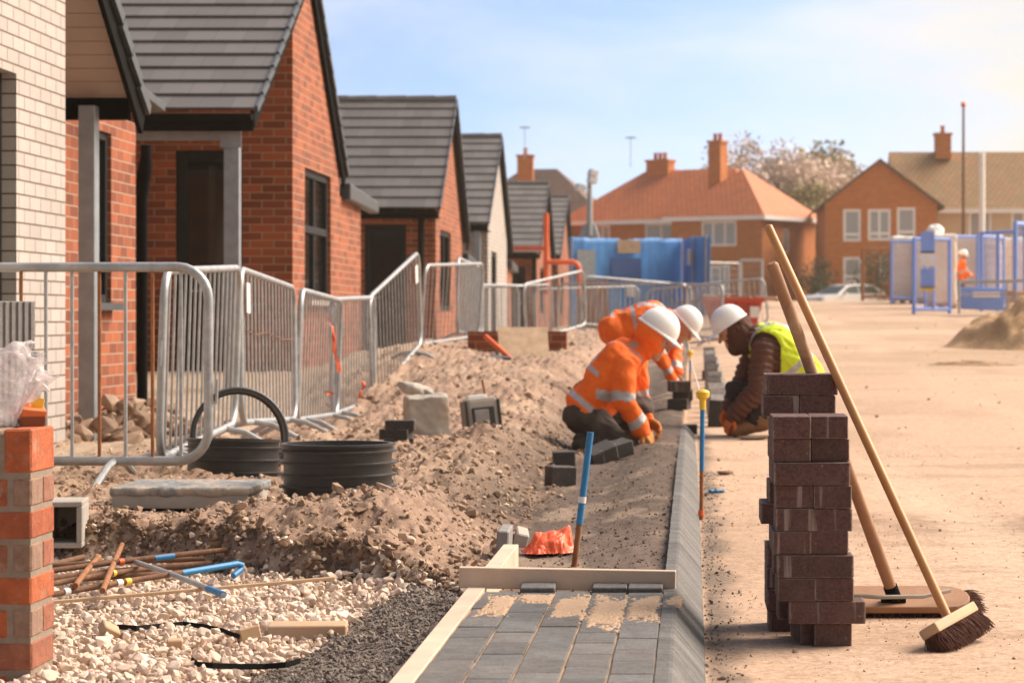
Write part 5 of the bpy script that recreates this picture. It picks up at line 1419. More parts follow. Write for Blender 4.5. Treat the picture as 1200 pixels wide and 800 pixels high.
for (lab, px, py, size, rot, up) in (
        ('dark paver lying flat, nearest of the loose ones by the kneeling worker', 657, 562, (.125, .13, .10), (0, .03, .35), .05),
        ('dark paver behind the nearest loose one, at the foot of the soil', 661, 541, (.12, .12, .09), (0, -.03, .1), .05),
        ('dark paver tilted against the knees of the kneeling worker', 704, 536, (.16, .11, .085), (.3, -.35, .5), .06),
        ('dark paver leaning on another under the gloved hands', 722, 531, (.17, .12, .085), (.1, -.25, .5), .06)):
    p = gp(px, py + 8, 0); g = R.uniform(.04, .06)
    o = chip_blocks('paving_block', [((0, 0, 0), size, (0, 0, 0), (g, g * .93, g * .92))], M['stack'], label=lab, cat='paving block', bevel=.005)
    o.location = (p.x, p.y, gz(p.x, p.y) + up); o.rotation_euler = rot; o['group'] = 'loose pavers by the kneeling worker'
# stack of three black bricks, stone block, radio on the heap
for k in range(3):
    p = P(466 + (1.5, -2, 3)[k], 519 - 10.5 * k, 14.2)
    o = chip_blocks('paving_block', [((0, 0, 0), (.165 - .012 * k * 0, .11, .058), (0, 0, 0), (.028, .028, .03))], M['stack'], label=['black paver at the bottom of the small stack on the soil', 'black paver in the middle of the small stack on the soil', 'black paver on top of the small stack on the soil'][k], cat='paving block')
    o.location = p; o.rotation_euler = (0, 0, (.1, -.15, .06)[k]); o['group'] = 'three black pavers on the soil'
p = P(500, 488, 14.9); m = MB(); m.box((0, 0, 0), (.25, .16, .25), taper=.96)
me = remesh(m, .012, 2); lump(me, .02, 9, 4); lump(me, .01, 30, 6)
link_mesh('concrete_lump', me, M['concrete'], label='pale weathered concrete lump standing upright on the soil', cat='concrete lump').location = p
bpy.data.objects['concrete_lump'].rotation_euler = (.1, -.06, .3)
m = MB(); m.box((0, 0, 0), (.22, .15, .05), taper=.9); me = remesh(m, .01, 2); lump(me, .03, 14, 9)
o = link_mesh('concrete_lump', me, M['concrete'], label='flat broken concrete piece lying behind the upright lump', cat='concrete lump'); o.location = P(488, 455, 15.8); o.rotation_euler = (.3, .2, .5)
rd = thing('site_radio', 'grey and black cased site radio standing tilted on the soil', 'radio', P(563, 512, 15.0))
q = Euler((rad(-6), rad(-5), rad(18))).to_matrix(); c0 = P(564, 489, 15.0)
def rb(off, size, name, mat_, bev=.01):
    s = MB(); s.box(c0 + q @ Vector(off), size, q); return s.build(name, M[mat_], rd, bevel=bev)
rb((0, 0, 0), (.19, .13, .225), 'case', 'concrete', .022); rb((0, -.068, -.02), (.135, .012, .155), 'front_panel', 'black_plastic', .006)
rb((-.012, -.076, -.02), (.085, .01, .125), 'speaker_grille', 'grey_block', .012)
for s_ in (-1, 1): rb((s_ * .097, 0, 0), (.018, .142, .20), 'guard', 'black_plastic', .008)
rb((-.02, 0, .118), (.12, .09, .03), 'top_lid', 'white', .01)
s = MB(); s.tube([c0 + q @ Vector((.04, 0, .11)), c0 + q @ Vector((.03, .0, .22))], .007, 8); s.build('aerial', M['rust'], rd)
m = MB(); p0 = P(582, 396, 25.0)
sh = thing('shovel', 'shovel with an orange handle stuck in the soil near the leaning board', 'shovel', P(618, 438, 24))
m.tube([P(569, 394, 24.6), P(617, 437, 24.0)], .024, 10); m.build('handle', M['orange_plastic'], sh, sm=True)
m = MB(); t_ = (P(617, 437, 24.0) - P(569, 394, 24.6)).normalized(); a = P(616, 436, 24.0)
s_ = t_.cross(Vector((0, 1, .3))).normalized(); m.prism([a + s_ * .03, a + t_ * .06 + s_ * .11, a + t_ * .26 + s_ * .10, a + t_ * .33, a + t_ * .26 - s_ * .10, a + t_ * .06 - s_ * .11, a - s_ * .03], Vector((0, .008, .004))); m.build('blade', M['rust_dark'], sh)
o = plank('board', P(617, 429, 25.4), P(610, 384, 25.9), .50, .02, M['osb'], 'square of strand board leaning on a low brick wall', 'board', rad(0))
o.rotation_euler.z += rad(-4)
def low_wall(label, px0, px1, py, d, hgt):
    x0, x1 = pxX(px0, d), pxX(px1, d); zt_ = pzZ(py, d); m = MB(); wall_grid(m, (0, d, 0), (1, 0, 0), (0, -1, 0), x0, x1, zt_ - hgt, zt_, [])
    wall_grid(m, (x1, 0, 0), (0, 1, 0), (1, 0, 0), d, d + .2, zt_ - hgt, zt_, []); m.face([(x0, d, zt_), (x1, d, zt_), (x1, d + .2, zt_), (x0, d + .2, zt_)])
    wall_grid(m, (x0, 0, 0), (0, -1, 0), (-1, 0, 0), -d - .2, -d, zt_ - hgt, zt_, []); m.face([(x1, d + .2, zt_ - hgt), (x0, d + .2, zt_ - hgt), (x0, d + .2, zt_), (x1, d + .2, zt_)])
    return m.build('garden_wall', M['red_brick'], origin=(x0, d, zt_ - hgt), fix=False, label=label, cat='wall')
low_wall('low red brick garden wall behind the leaning strand board', 548, 664, 388, 26.6, .6)
slab_px('dark flat slab bridging a hole at the foot of the low wall', 566, 421, 24.2, (.52, .5, .05), (.03, -.03, .1), 'slate', 'cover_slab', 'slab')
m = MB(); m.bb(-.2, .2, -.2, .2, -.3, 0); o = m.build('drain_box', M['black_plastic'], label='black drain box under the dark flat slab', cat='drain box'); o.location = P(568, 425, 24.3)
plank('plank', P(455, 546, 13.0), P(508, 533, 13.6), .09, .03, M['wood_grey'], 'short pale plank on the soil beside the ribbed ring', 'plank')
plank('plank', P(520, 512, 15.2), P(558, 530, 14.4), .10, .02, M['grey_block'], 'grey plank sloping on the soil below the radio', 'plank')
slab_px('thin broken slab lying on the near soil heap', 486, 608, 9.3, (.07, .08, .012), (.1, .12, .4), 'concrete', 'slab_shard', 'slab')
o = plank('pipe_scrap', P(458, 595, 9.5), P(494, 606, 9.3), .022, .012, M['orange_plastic'], 'scrap of orange pipe half buried in the near soil heap', 'pipe scrap')
# small things on the road
def lumpstone(label, px, py, s, col, name='stone', sq=.6):
    p = gp(px, py, 0); V, Fa = SH1[int(rng.integers(len(SH1)))]
    return np_mesh(name, V * np.array((s, s * .9, s * sq)), Fa, M['stone'], label=label, cat='stone', col=np.repeat(np.array(col)[None], len(V), 0), loc=(p.x, p.y, gz(p.x, p.y) + s * sq * .4))
lumpstone('brown clod on the road by the near yellow capped pin', 850, 556, .06, (.20, .125, .085))
lumpstone('dark soil clod under the glove of the crouching man', 880, 515, .13, (.13, .085, .06), 'soil_clod', .25)
p = gp(840, 577, 0); m = MB(); m.box((0, 0, 0), (.075, .05, .008)); me = remesh(m, .004, 1); lump(me, .012, 40, 4)
link_mesh('plastic_scrap', me, M['blue_paint'], label='flat blue plastic scrap on the dusty road', cat='scrap').location = (p.x, p.y, gz(p.x, p.y) + .008)
# row of kerb units waiting beyond, toppled like dominoes
for k in range(15):
    d = 19.0 + k * .62 + .03 * k * k; px = 842 - .75 * k; x = pxX(px, d) 
    g = R.uniform(.26, .40) if k else .05
    o = chip_blocks('kerb_block', [((0, 0, 0), (.145, .115, .20), (0, 0, 0), (g, g * .96, g * .93))], M['pave'], label=f'grey kerb unit leaning in the waiting row, number {k + 1} from the crouching man' if False else None, cat='kerb block', bevel=.004)
    o.location = (x, d, gz(x, d) + .095); o.rotation_euler = (rad(R.uniform(-34, -4)) if k else 0, rad(R.uniform(-6, 6)), rad(R.uniform(-26, 22)))
    o['group'] = 'kerb units waiting in a row'; o['label'] = ('dark fronted kerb unit at the near end of the waiting row' if k == 0 else 'grey kerb unit leaning in the waiting row between the workers')
for k, (px, py, d) in enumerate(((832, 440, 27.9), (829, 428, 28.2), (833, 424, 28.1))):
    o = chip_blocks('paving_block', [((0, 0, 0), (.12, .2, .09), (0, 0, 0), (.06, .052, .05))], M['stack'], label=['dark block at the far end of the waiting kerb row', 'dark block beside the far end of the kerb row', 'dark block stacked on top at the far end of the row'][k], cat='paving block')
    o.location = P(px, py, d); o.location.z = gz(o.location.x, d) + (.05, .05, .14)[k]; o['group'] = 'dark blocks at the end of the kerb row'
for k in range(3):
    o = chip_blocks('paving_block', [((0, 0, 0), (.16, .2, .085), (0, 0, 0), (.04, .034, .033))], M['stack'], label=['dark block at the bottom of the heap by the reaching hand', 'dark block second up by the reaching hand', 'dark block on top of the heap by the reaching hand'][k], cat='paving block')
    x = pxX(796 + (k % 2) * 4, 20.0); o.location = (x, 20.0 + .04 * (k % 2), gz(x, 20) + .05 + .087 * k * .8); o.rotation_euler = (0, 0, .15 * (k % 3 - 1)); o['group'] = 'dark blocks by the reaching hand'
# rubble behind the nearest barrier
pts = np.stack([rng.normal(-3.62, .22, 240), rng.normal(16.4, .9, 240)], -1); hp = .26 * np.exp(-((pts[:, 0] + 3.62) / .3) ** 2 - ((pts[:, 1] - 16.4) / 1.0) ** 2) * rng.uniform(0, 1, 240)
scatter('rubble', 'heap of broken brick and stone against the porch wall', np.concatenate([pts, hp[:, None]], 1), rng.lognormal(math.log(.055), .4, 240).clip(.02, .13), tones(240, (.40, .29, .21), (.22, .14, .10)), SH1, .3)
# ================================================================== far things: sheeting, skip, car, fences, poles, trees
# blue sheeted hoarding
def sheet(label, px0, px1, d0, d1, ptop, pbot, mat_, folds=7, amp=.05, name='blue_hoarding', patches=()):
    x0, x1 = pxX(px0, d0), pxX(px1, d1); z0 = min(pzZ(pbot, d0), gz(x0, d0) + .3) - .6; z1 = pzZ(ptop, (d0 + d1) / 2)
    root = thing(name, label, 'hoarding', (x0, d0, z0), 'blue sheeting round the compound')
    nx, nz = 70, 22; U, W = np.meshgrid(np.linspace(0, 1, nx), np.linspace(0, 1, nz))
    dx, dy = x1 - x0, d1 - d0; L = math.hypot(dx, dy)
    fold = amp * .8 * np.abs(((U * L * 1.7 + 1.2 * fbm(U * L, W * 1.2, folds, 3)) % 2) - 1) + amp * .4 * fbm(U * L * 6, W * 5, folds + 2, 3)
    X = x0 + dx * U - dy / L * fold; Y = d0 + dy * U + dx / L * fold
    Zz = z0 + (z1 - z0) * W + W * .13 * fbm(U * L * 1.1, U * 0, folds + 5, 4)
    i = np.arange(nx * nz).reshape(nz, nx); q = np.stack([i[:-1, :-1], i[:-1, 1:], i[1:, 1:], i[1:, :-1]], -1).reshape(-1, 4)
    V = np.stack([X, Y, Zz], -1).reshape(-1, 3) - np.array((x0, d0, z0))
    o = np_mesh('sheet', V, q, mat_, smoothf=True, parent=root); k = o.modifiers.new('t', 'SOLIDIFY'); k.thickness = .01
    w = MB(); n = max(2, int(L / 1.9))
    for k in range(n + 1):
        p = Vector((x0 + dx * k / n + .1 * dy / L, d0 + dy * k / n + .08, 0)); w.tube([(p.x, p.y, z0), (p.x, p.y, z1 + .03)], .03, 8)
    w.build('post', M['galv'], root)
    qq = Matrix((Vector((dx, dy, 0)).normalized(), Vector((-dy, dx, 0)).normalized(), Vector((0, 0, 1)))).transposed()
    for pn, px, py, wd, ht, mm in patches:
        u = ((px - px0) / (px1 - px0)); d = d0 + dy * u
        m = MB(); m.box(P(px, py, d) - Vector((-dy / L, dx / L, 0)) * .10 * (1 if True else 0), (wd, .02, ht), qq); m.build(pn, M[mm], root)
    return root
sheet('blue sheeted hoarding with navy and brown panels, left of the skip', 668, 800, 74, 76, 280, 352, M['blue_sheet'], 7, patches=(('navy_panel', 732, 318, 1.0, .78, 'navy'), ('brown_panel', 735, 289, .78, .38, 'osb'), ('mesh_panel', 685, 310, .6, .85, 'galv_blue'), ('navy_panel', 738, 342, .3, .3, 'white')))
sheet('taller end of blue sheeting turned towards the road, poster on it', 800, 831, 76, 73.5, 277, 348, M['blue_sheet'], 11, patches=(('poster', 811, 301, .33, .48, 'white'), ('poster', 812, 302, .20, .30, 'yellow')))
w = MB()
for k in range(9): w.bb(pxX(676, 71) + k * .10, pxX(676, 71) + k * .10 + .092, 71, 71.02, gz(-3, 71), pzZ(328, 71) + .01 * (k % 2))
w.build('wooden_fence', M['wood_brown'], origin=(pxX(676, 71), 71, gz(-3, 71)), label='short brown board fence in front of the blue sheeting', cat='fence')
# orange guard rail
og = thing('guard_rail', 'orange tubular guard rail looped beside the last bungalow', 'guard rail', P(645, 345, 60))
w = MB(); dd = 60; w.tube([P(640, 345, dd), P(640, 250, dd)], .065, 8); w.tube([P(640, 307, dd), P(672, 307, dd), P(677, 310, dd), P(679, 316, dd), P(679, 346, dd)], .06, 8); w.tube([P(596, 291, dd + 1.5), P(640, 291, dd)], .05, 8)
w.build('rail', M['orange_plastic'], og, sm=True)
# CCTV mast
mt = thing('camera_mast', 'pale camera mast on a splayed base above the blue sheeting', 'mast', P(690, 276, 80))
w = MB(); w.tube([P(691, 276, 80), P(691, 203, 80)], [.10, .075], 10); w.build('pole', M['galv'], mt, sm=True)
w = MB(); w.prism([P(678, 277, 80), P(702, 277, 80), P(697, 262, 80), P(685, 262, 80)], (0, .5, 0)); w.build('base', M['galv'], mt, bevel=.03)
for (px, py) in ((680, 220), (694, 211), (695, 203)):
    w = MB(); w.box(P(px, py, 79.8), (.26, .3, .2), (0, .3, .4)); w.tube([P(px, py, 79.8), P(691, py - 2 + 4, 80)], .04, 6); w.build('camera', M['white'], mt, bevel=.03)
w = MB(); w.bb(pxX(680, 80), pxX(702, 80), 79.6, 80.6, .8, pzZ(277, 80)); w.build('cabinet', M['galv'], mt)
# skip
sk = thing('skip', 'red steel waste skip heaped with timber behind the crouching man', 'skip', (pxX(856, 45), 45.6, gz(.7, 45)))
x0, x1 = pxX(824, 45), pxX(894, 45); z1, z0 = pzZ(351, 45), pzZ(390, 45)
w = MB(); 
prof = [(x0 + .18, z0), (x1 - .14, z0), (x1, z1), (x0, z1)]
w.prism([(x, 45, z) for x, z in prof], (0, 1.3, 0)); w.build('hull', M['red_steel'], sk)
w = MB(); w.bb(x0 - .03, x1 + .03, 44.94, 45.0 - .001, z1 - .05, z1 + .02)
for k in range(1, 5): 
    xx = x0 + (x1 - x0) * k / 5; w.bb(xx - .02, xx + .02, 44.95, 44.998, z0 + .03, z1 - .05)
w.build('rib', M['red_steel'], sk, bevel=.008)
w = MB(); w.bb(pxX(885, 44.9) - .09, pxX(885, 44.9) + .07, 44.92, 44.94, pzZ(372, 44.9), pzZ(359, 44.9)); w.build('plate', M['white'], sk)
for k in range(16):
    px = R.uniform(828, 886); a = P(px, R.uniform(347, 352), 45.2 + R.uniform(0, .8)); b = a + Vector((R.uniform(.2, .7) * R.choice((-1, 1)), R.uniform(-.2, .2), R.uniform(-.06, .06)))
    plank('scrap_timber', a, b, .09, .03, M[R.choice(('wood', 'wood_grey', 'wood_brown'))], 'scrap timber length thrown on top of the red skip', 'timber', group='scrap timber in the skip')
# blue right-hand compound fence
def fence_panel(label, px0, px1, d0, d1, ptop, pbot, solid=None, mat_='fence_blue', bars=2, fr=.035, base=None):
    a = P(px0, pbot, d0); b = P(px1, pbot, d1); top = pzZ(ptop, (d0 + d1) / 2)
    root = thing('fence_panel', label, 'fence panel', a, 'site fence panels round the materials')
    w = MB()
    for k in range(bars): 
        p = a.lerp(b, k / (bars - 1)); w.tube([(p.x, p.y, a.z - .25), (p.x, p.y, top)], fr, 8)
    for z in (a.z + .02, top - .03): w.tube([(a.x, a.y, z), (b.x, b.y, z)], fr * .9, 8)
    w.build('frame', M[mat_], root, sm=True)
    w = MB(); L = (b - a).length; n = int(L / .11)
    for k in range(1, n): p = a.lerp(b, k / n); w.tube([(p.x, p.y, a.z), (p.x, p.y, top)], .0035, 4, caps=False)
    n = int((top - a.z) / .22)
    for k in range(1, n): z = a.z + (top - a.z) * k / n; w.tube([(a.x, a.y, z), (b.x, b.y, z)], .0035, 4, caps=False)
    w.build('mesh_infill', M['fence_blue' if mat_ == 'fence_blue' else ('galv' if mat_ != 'rust' else 'rust')], root)
    return root
f1 = fence_panel('blue framed mesh panel with stacked notices, nearest of the compound', 1071, 1113, 62, 62.6, 279, 363, bars=2, fr=.05)
for (py, ht, mm) in ((284, .52, 'fence_blue'), (303, .35, 'white'), (326, .46, 'fence_blue'), (338, .10, 'yellow')):
    w = MB(); w.box(P(1087, py, 61.85), (.34, .015, ht)); w.build('notice', M[mm], f1)
w = MB(); w.tube([P(1094, 278, 62.3), P(1094, 362, 62.3)], .03, 8); w.tube([P(1084, 278, 62.2), P(1084, 362, 62.2)], .03, 8); w.build('upright', M['fence_blue'], f1)
fence_panel('blue framed mesh panel just beyond the noticed one', 1114, 1146, 74, 74.6, 276, 350, bars=2, fr=.05)
fence_panel('blue framed mesh panel behind the standing workman', 1146, 1176, 74, 76, 276, 350, bars=2, fr=.045)
fence_panel('blue framed mesh panel between the workman and the tall blue panel', 1150, 1189, 67, 66, 271, 362, bars=3, fr=.05)
f4 = fence_panel('tall blue panel cut by the photo edge', 1190, 1225, 64, 66, 262, 366, bars=4, fr=.06)
fence_panel('blue edged panel set back behind the others', 1045, 1070, 78, 78, 282, 350, bars=2, fr=.045)
fence_panel('rusty brown mesh gate before the brick house', 1011, 1043, 92, 92, 291, 348, mat_='rust', bars=2, fr=.06)
fence_panel('thin galvanised mesh panel in front of the red roofed house', 868, 893, 92, 92, 304, 352, mat_='galv', bars=2, fr=.05)
fence_panel('galvanised mesh panel leaning by the white house door', 831, 866, 90, 91, 307, 352, mat_='galv', bars=3, fr=.035)
# wrapped pallets
M['wrapw'] = worn('pale pallet wrap', (.92, .89, .84), (.86, .79, .70), scale=1.4, rough=.4, bump=.5, bscale=7, bdist=.04)
M['insul'] = worn('buff wrapped board', (.88, .77, .62), (.82, .68, .52), scale=2.2, rough=.6, bump=.4, bscale=8, bdist=.03)
for k, (a, b, top, d, lab) in enumerate(((1047, 1072, 277, 80, 'pale wrapped pallet stack beside the brick house, white top'), (1090, 1121, 274, 70, 'pale wrapped pallet stack behind the noticed panel'), (1113, 1155, 276, 79, 'wide wrapped pallet stack behind the workman'), (1155, 1174, 276, 78.5, 'narrow buff pallet stack next to the wide one'), (1073, 1091, 280, 79.5, 'wrapped pallet stack seen between the blue uprights of the noticed panel'), (1176, 1204, 279, 79, 'wrapped pallet stack behind the tall blue panel at the photo edge'))):
    x0, x1 = pxX(a, d), pxX(b, d); zg_ = gz((x0 + x1) / 2, d); zt_ = pzZ(top, d); root = thing('wrapped_pallet', lab, 'pallet', (x0, d, zg_), 'wrapped pallets in the compound')
    m = MB(); m.bb(x0, x1, d, d + 1.1, zg_ + .12, zt_ - .1); me = remesh(m, .06, 3); lump(me, .06, 2.2, k); link_mesh('load', me, M['insul'], root)
    m = MB(); m.bb(x0 - .02, x1 + .02, d - .02, d + 1.12, zt_ - .22, zt_); me = remesh(m, .05, 3); lump(me, .06, 2.5, k + 7); link_mesh('cover', me, M['wrapw'], root)
    m = MB(); m.bb(x0, x1, d, d + 1.1, zg_ + .08, zg_ + .12); 
    for s_ in (.05, .5, .95): m.bb(x0 + (x1 - x0) * s_ - .05, x0 + (x1 - x0) * s_ + .05, d, d + 1.1, zg_ - .05, zg_ + .079)
    m.build('pallet', M['wood_grey'], root)
m = MB(); m.capsule(P(1095, 272, 71), P(1098, 272, 71.4), .22, .18); me = remesh(m, .03, 2); lump(me, .08, 4, 3)
link_mesh('bundle', me, M['white'], label='white plastic bundle on top of the wrapped pallets', cat='bundle')
# blue bin and rail by the workman
bn = thing('site_bin', 'pale blue steel bin behind the timber rail, at the workman knees', 'bin', P(1150, 366, 60))
w = MB(); w.prism([P(1128, 362, 60), P(1176, 364, 60), P(1180, 338, 60), P(1126, 336, 60)], (0, .9, 0)); w.build('hull', M['fence_blue'], bn, bevel=.02)
w = MB(); w.prism([P(1140, 348, 59.9), P(1172, 348, 59.9), P(1172, 342, 59.9), P(1140, 342, 59.9)], (0, .05, 0)); w.build('plate', M['wrapw'], bn)
rl = thing('guard_rail', 'grey galvanised rail barrier in front of the workman', 'guard rail', P(1120, 362, 57))
w = MB(); w.tube([P(1122, 331, 57), P(1235, 328, 56)], .035, 8); w.tube([P(1122, 345, 57), P(1235, 344, 56)], .02, 8)
for px in (1124, 1180, 1232): w.tube([P(px, 330, 56.8), P(px, 368, 56.8)], .03, 8)
w.build('rail', M['galv'], rl, sm=True)
for k in range(6):
    plank('plank', P(1184, 362 - 4 * k, 52 - .05 * k), P(1222, 363 - 4 * k, 52), .5, .05, M['wood_grey'], 'timber board in the stacked pile beside the soil heap', 'plank', group='stacked boards by the soil heap')
# heaps of soil
def heap(label, cx, cy, rx, ry, h, s, cola, colb, n=70):
    U, W = np.meshgrid(np.linspace(-1, 1, n), np.linspace(-1, 1, n)); rr = np.sqrt(U ** 2 + W ** 2)
    ang = fbm(U * 2.2, W * 2.2, s, 4)
    hh_ = h * (1 - smooth(0, 1, rr * (1 + .35 * ang))) * (1 + .5 * fbm(U * 6, W * 6, s + 3, 4)) - .04
    X = cx + U * rx; Y = cy + W * ry; Zz = ground_z(X, Y, False) + hh_
    i = np.arange(n * n).reshape(n, n); q = np.stack([i[:-1, :-1], i[:-1, 1:], i[1:, 1:], i[1:, :-1]], -1).reshape(-1, 4)
    c = np.array(cola) * (1 - (fbm(U * 9, W * 9, s + 8, 3) + .5).clip(0, 1)[..., None]) + np.array(colb) * (fbm(U * 9, W * 9, s + 8, 3) + .5).clip(0, 1)[..., None]
    return np_mesh('soil_heap', np.stack([X, Y, Zz], -1).reshape(-1, 3), q, M['ground'], label=label, cat='soil heap', col=c.reshape(-1, 3), smoothf=True)
heap('heap of brown soil dumped at the edge of the haul road', pxX(1248, 37), 37.5, 1.75, 2.2, .95, 5, (.66, .43, .23), (.44, .28, .15))
heap('low ridge of scraped soil across the haul road', pxX(1140, 30), 30.5, 1.0, .5, .09, 9, (.40, .27, .16), (.28, .18, .105))
pts = np.stack([rng.normal(pxX(1240, 37), .6, 260), rng.normal(36.6, .8, 260)], -1)
# the car
def car(label, c, rz):
    root = thing('parked_car', label, 'car', c, None, rz)
    def lb(name, mb, mat_, parent=root, **kw): return mb.build(name, mat_, parent, local=True, **kw)
    L, W_, sec = 4.1, 1.72, []
    # side profile of the body, swept across with tumblehome
    prof = [(-2.05, .35), (-2.05, .62), (-2.0, .80), (-1.85, .90), (-1.0, .98), (1.2, .99), (1.95, .95), (2.03, .80), (2.05, .5), (2.0, .33)]
    def loft(prof, ys, name, mat_):
        m = MB(); rings = []
        for y, k, dz in ys: rings.append(m.vs([(x * k, y, z - dz) for x, z in prof]))
        n = len(prof)
        for a, b in zip(rings, rings[1:]):
            for j in range(n): m.f.append((a + j, a + (j + 1) % n, b + (j + 1) % n, b + j)); m.m.append(0)
        m.f.append(tuple(rings[0] + j for j in range(n))); m.m.append(0); m.f.append(tuple(rings[-1] + j for j in reversed(range(n)))); m.m.append(0)
        return lb(name, m, mat_, bevel=.02, segs=2)
    body = loft(prof, [(-.86, .97, 0), (-.80, .995, -.0), (.80, .995, 0), (.86, .97, 0)], 'body', M['car_white'])
    cab = [(-1.05, .97), (-.35, 1.38), (.2, 1.45), (1.2, 1.42), (1.75, 1.12), (1.85, .97)]
    m = MB(); r0 = m.vs([(x, -.80 if z < 1.2 else -.62, z) for x, z in cab]); r1 = m.vs([(x, .80 if z < 1.2 else .62, z) for x, z in cab]); n = len(cab)
    for j in range(n): m.f.append((r0 + j, r0 + (j + 1) % n, r1 + (j + 1) % n, r1 + j)); m.m.append(0)
    m.f.append(tuple(r0 + j for j in range(n))); m.m.append(0); m.f.append(tuple(r1 + j for j in reversed(range(n)))); m.m.append(0)
    lb('roof', m, M['car_white'], bevel=.03)
    for s in (-1, 1):
        for (pp) in ([(-.86, 1.02), (-.32, 1.33), (.2, 1.38), (.2, 1.02)], [(.28, 1.02), (.28, 1.385), (1.12, 1.36), (1.55, 1.05)]):
            m = MB(); m.prism([(x, s * (.825 - (z - 1.0) * .42 + (.02 if s > 0 else .0)), z) for x, z in pp], (0, .012 * s, 0)); lb('side_window', m, M['glass'])
        for x in (-1.28, 1.28):
            m = MB(); m.lathe([(.18, -.09), (.30, -.09), (.315, -.05), (.315, .05), (.30, .09), (.18, .09)], (x, s * .78, .315), 24, rot=Matrix.Rotation(rad(90), 3, 'X'), close=True); wo = lb('wheel', m, M['tyre'], sm=True)
            m = MB(); m.lathe([(.0, -.085), (.18, -.085), (.19, .0), (.18, .085), (.0, .085)], (x, s * .785, .315), 16, rot=Matrix.Rotation(rad(90), 3, 'X')); lb('rim', m, M['galv'], wo)
        m = MB(); m.box((-1.98, s * .62, .74), (.10, .30, .14)); lb('headlight', m, M['far_glass'], bevel=.02)
        m = MB(); m.box((2.0, s * .70, .82), (.08, .18, .26)); lb('tail_light', m, M['lamp_red'], bevel=.02)
        m = MB(); m.box((-.72, s * .95, 1.02), (.12, .16, .12)); lb('mirror', m, M['car_white'], bevel=.03)
    m = MB(); m.prism([(-1.0, -.66, 1.01), (-1.0, .66, 1.01), (-.40, .56, 1.355), (-.40, -.56, 1.355)], (-.012, 0, .02)); lb('windscreen', m, M['glass'])
    m = MB(); m.prism([(1.79, -.64, 1.06), (1.79, .64, 1.06), (1.32, .56, 1.38), (1.32, -.56, 1.38)], (.012, 0, .02)); lb('rear_window', m, M['glass'])
    m = MB(); m.box((-2.06, 0, .45), (.06, 1.5, .12)); lb('bumper', m, M['black_plastic'], bevel=.02)
    return root
dc = 117; car('white hatchback parked below the brick house', (pxX(989, dc), dc, gz(pxX(989, dc), dc)), rad(38))
# poles
lp = thing('street_lamp', 'tall thin brown street lamp column with a small lantern', 'street lamp', (pxX(1129, 100), 100, .6))
w = MB(); w.tube([(pxX(1129, 100), 100, .3), (pxX(1129, 100), 100, pzZ(230, 100)), (pxX(1129, 100), 100, pzZ(126, 100))], [.08, .06, .045], 8); w.build('column', M['rust_dark'], lp, sm=True)
w = MB(); w.lathe([(.0, 0), (.09, .02), (.10, .14), (.06, .2), (.0, .22)], (pxX(1129, 100), 100, pzZ(126, 100)), 12); w.build('lantern', M['orange_plastic'], lp)
wp = thing('pole', 'plain white pole before the rendered wing', 'pole', (pxX(1151, 95), 95, .6))
w = MB(); w.tube([(pxX(1151, 95), 95, .3), (pxX(1151, 95), 95, pzZ(181, 95))], .105, 10); w.build('shaft', M['upvc'], wp, sm=True)
w = MB(); w.lathe([(.0, 0), (.12, 0), (.12, .05), (.0, .07)], (pxX(1151, 95), 95, pzZ(181, 95)), 12); w.build('cap', M['upvc'], wp)
for lab, px, py0, py1, d in (('thin rooftop television aerial over the row of bungalows', 615, 180, 148, 134.6), ('faint rooftop aerial beside the wide chimney', 739, 190, 160, 133)):
    w = MB(); w.tube([P(px, py0 + 6, d), P(px, py1, d)], .022, 5)
    for k in range(4): w.tube([P(px - 6, py1 + 1 + k * .4, d + k * .2), P(px + 6, py1 + 1 + k * .4, d + k * .2)], .012, 4)
    w.build('aerial', M['galv'], origin=P(px, py0, d), label=lab, cat='aerial')

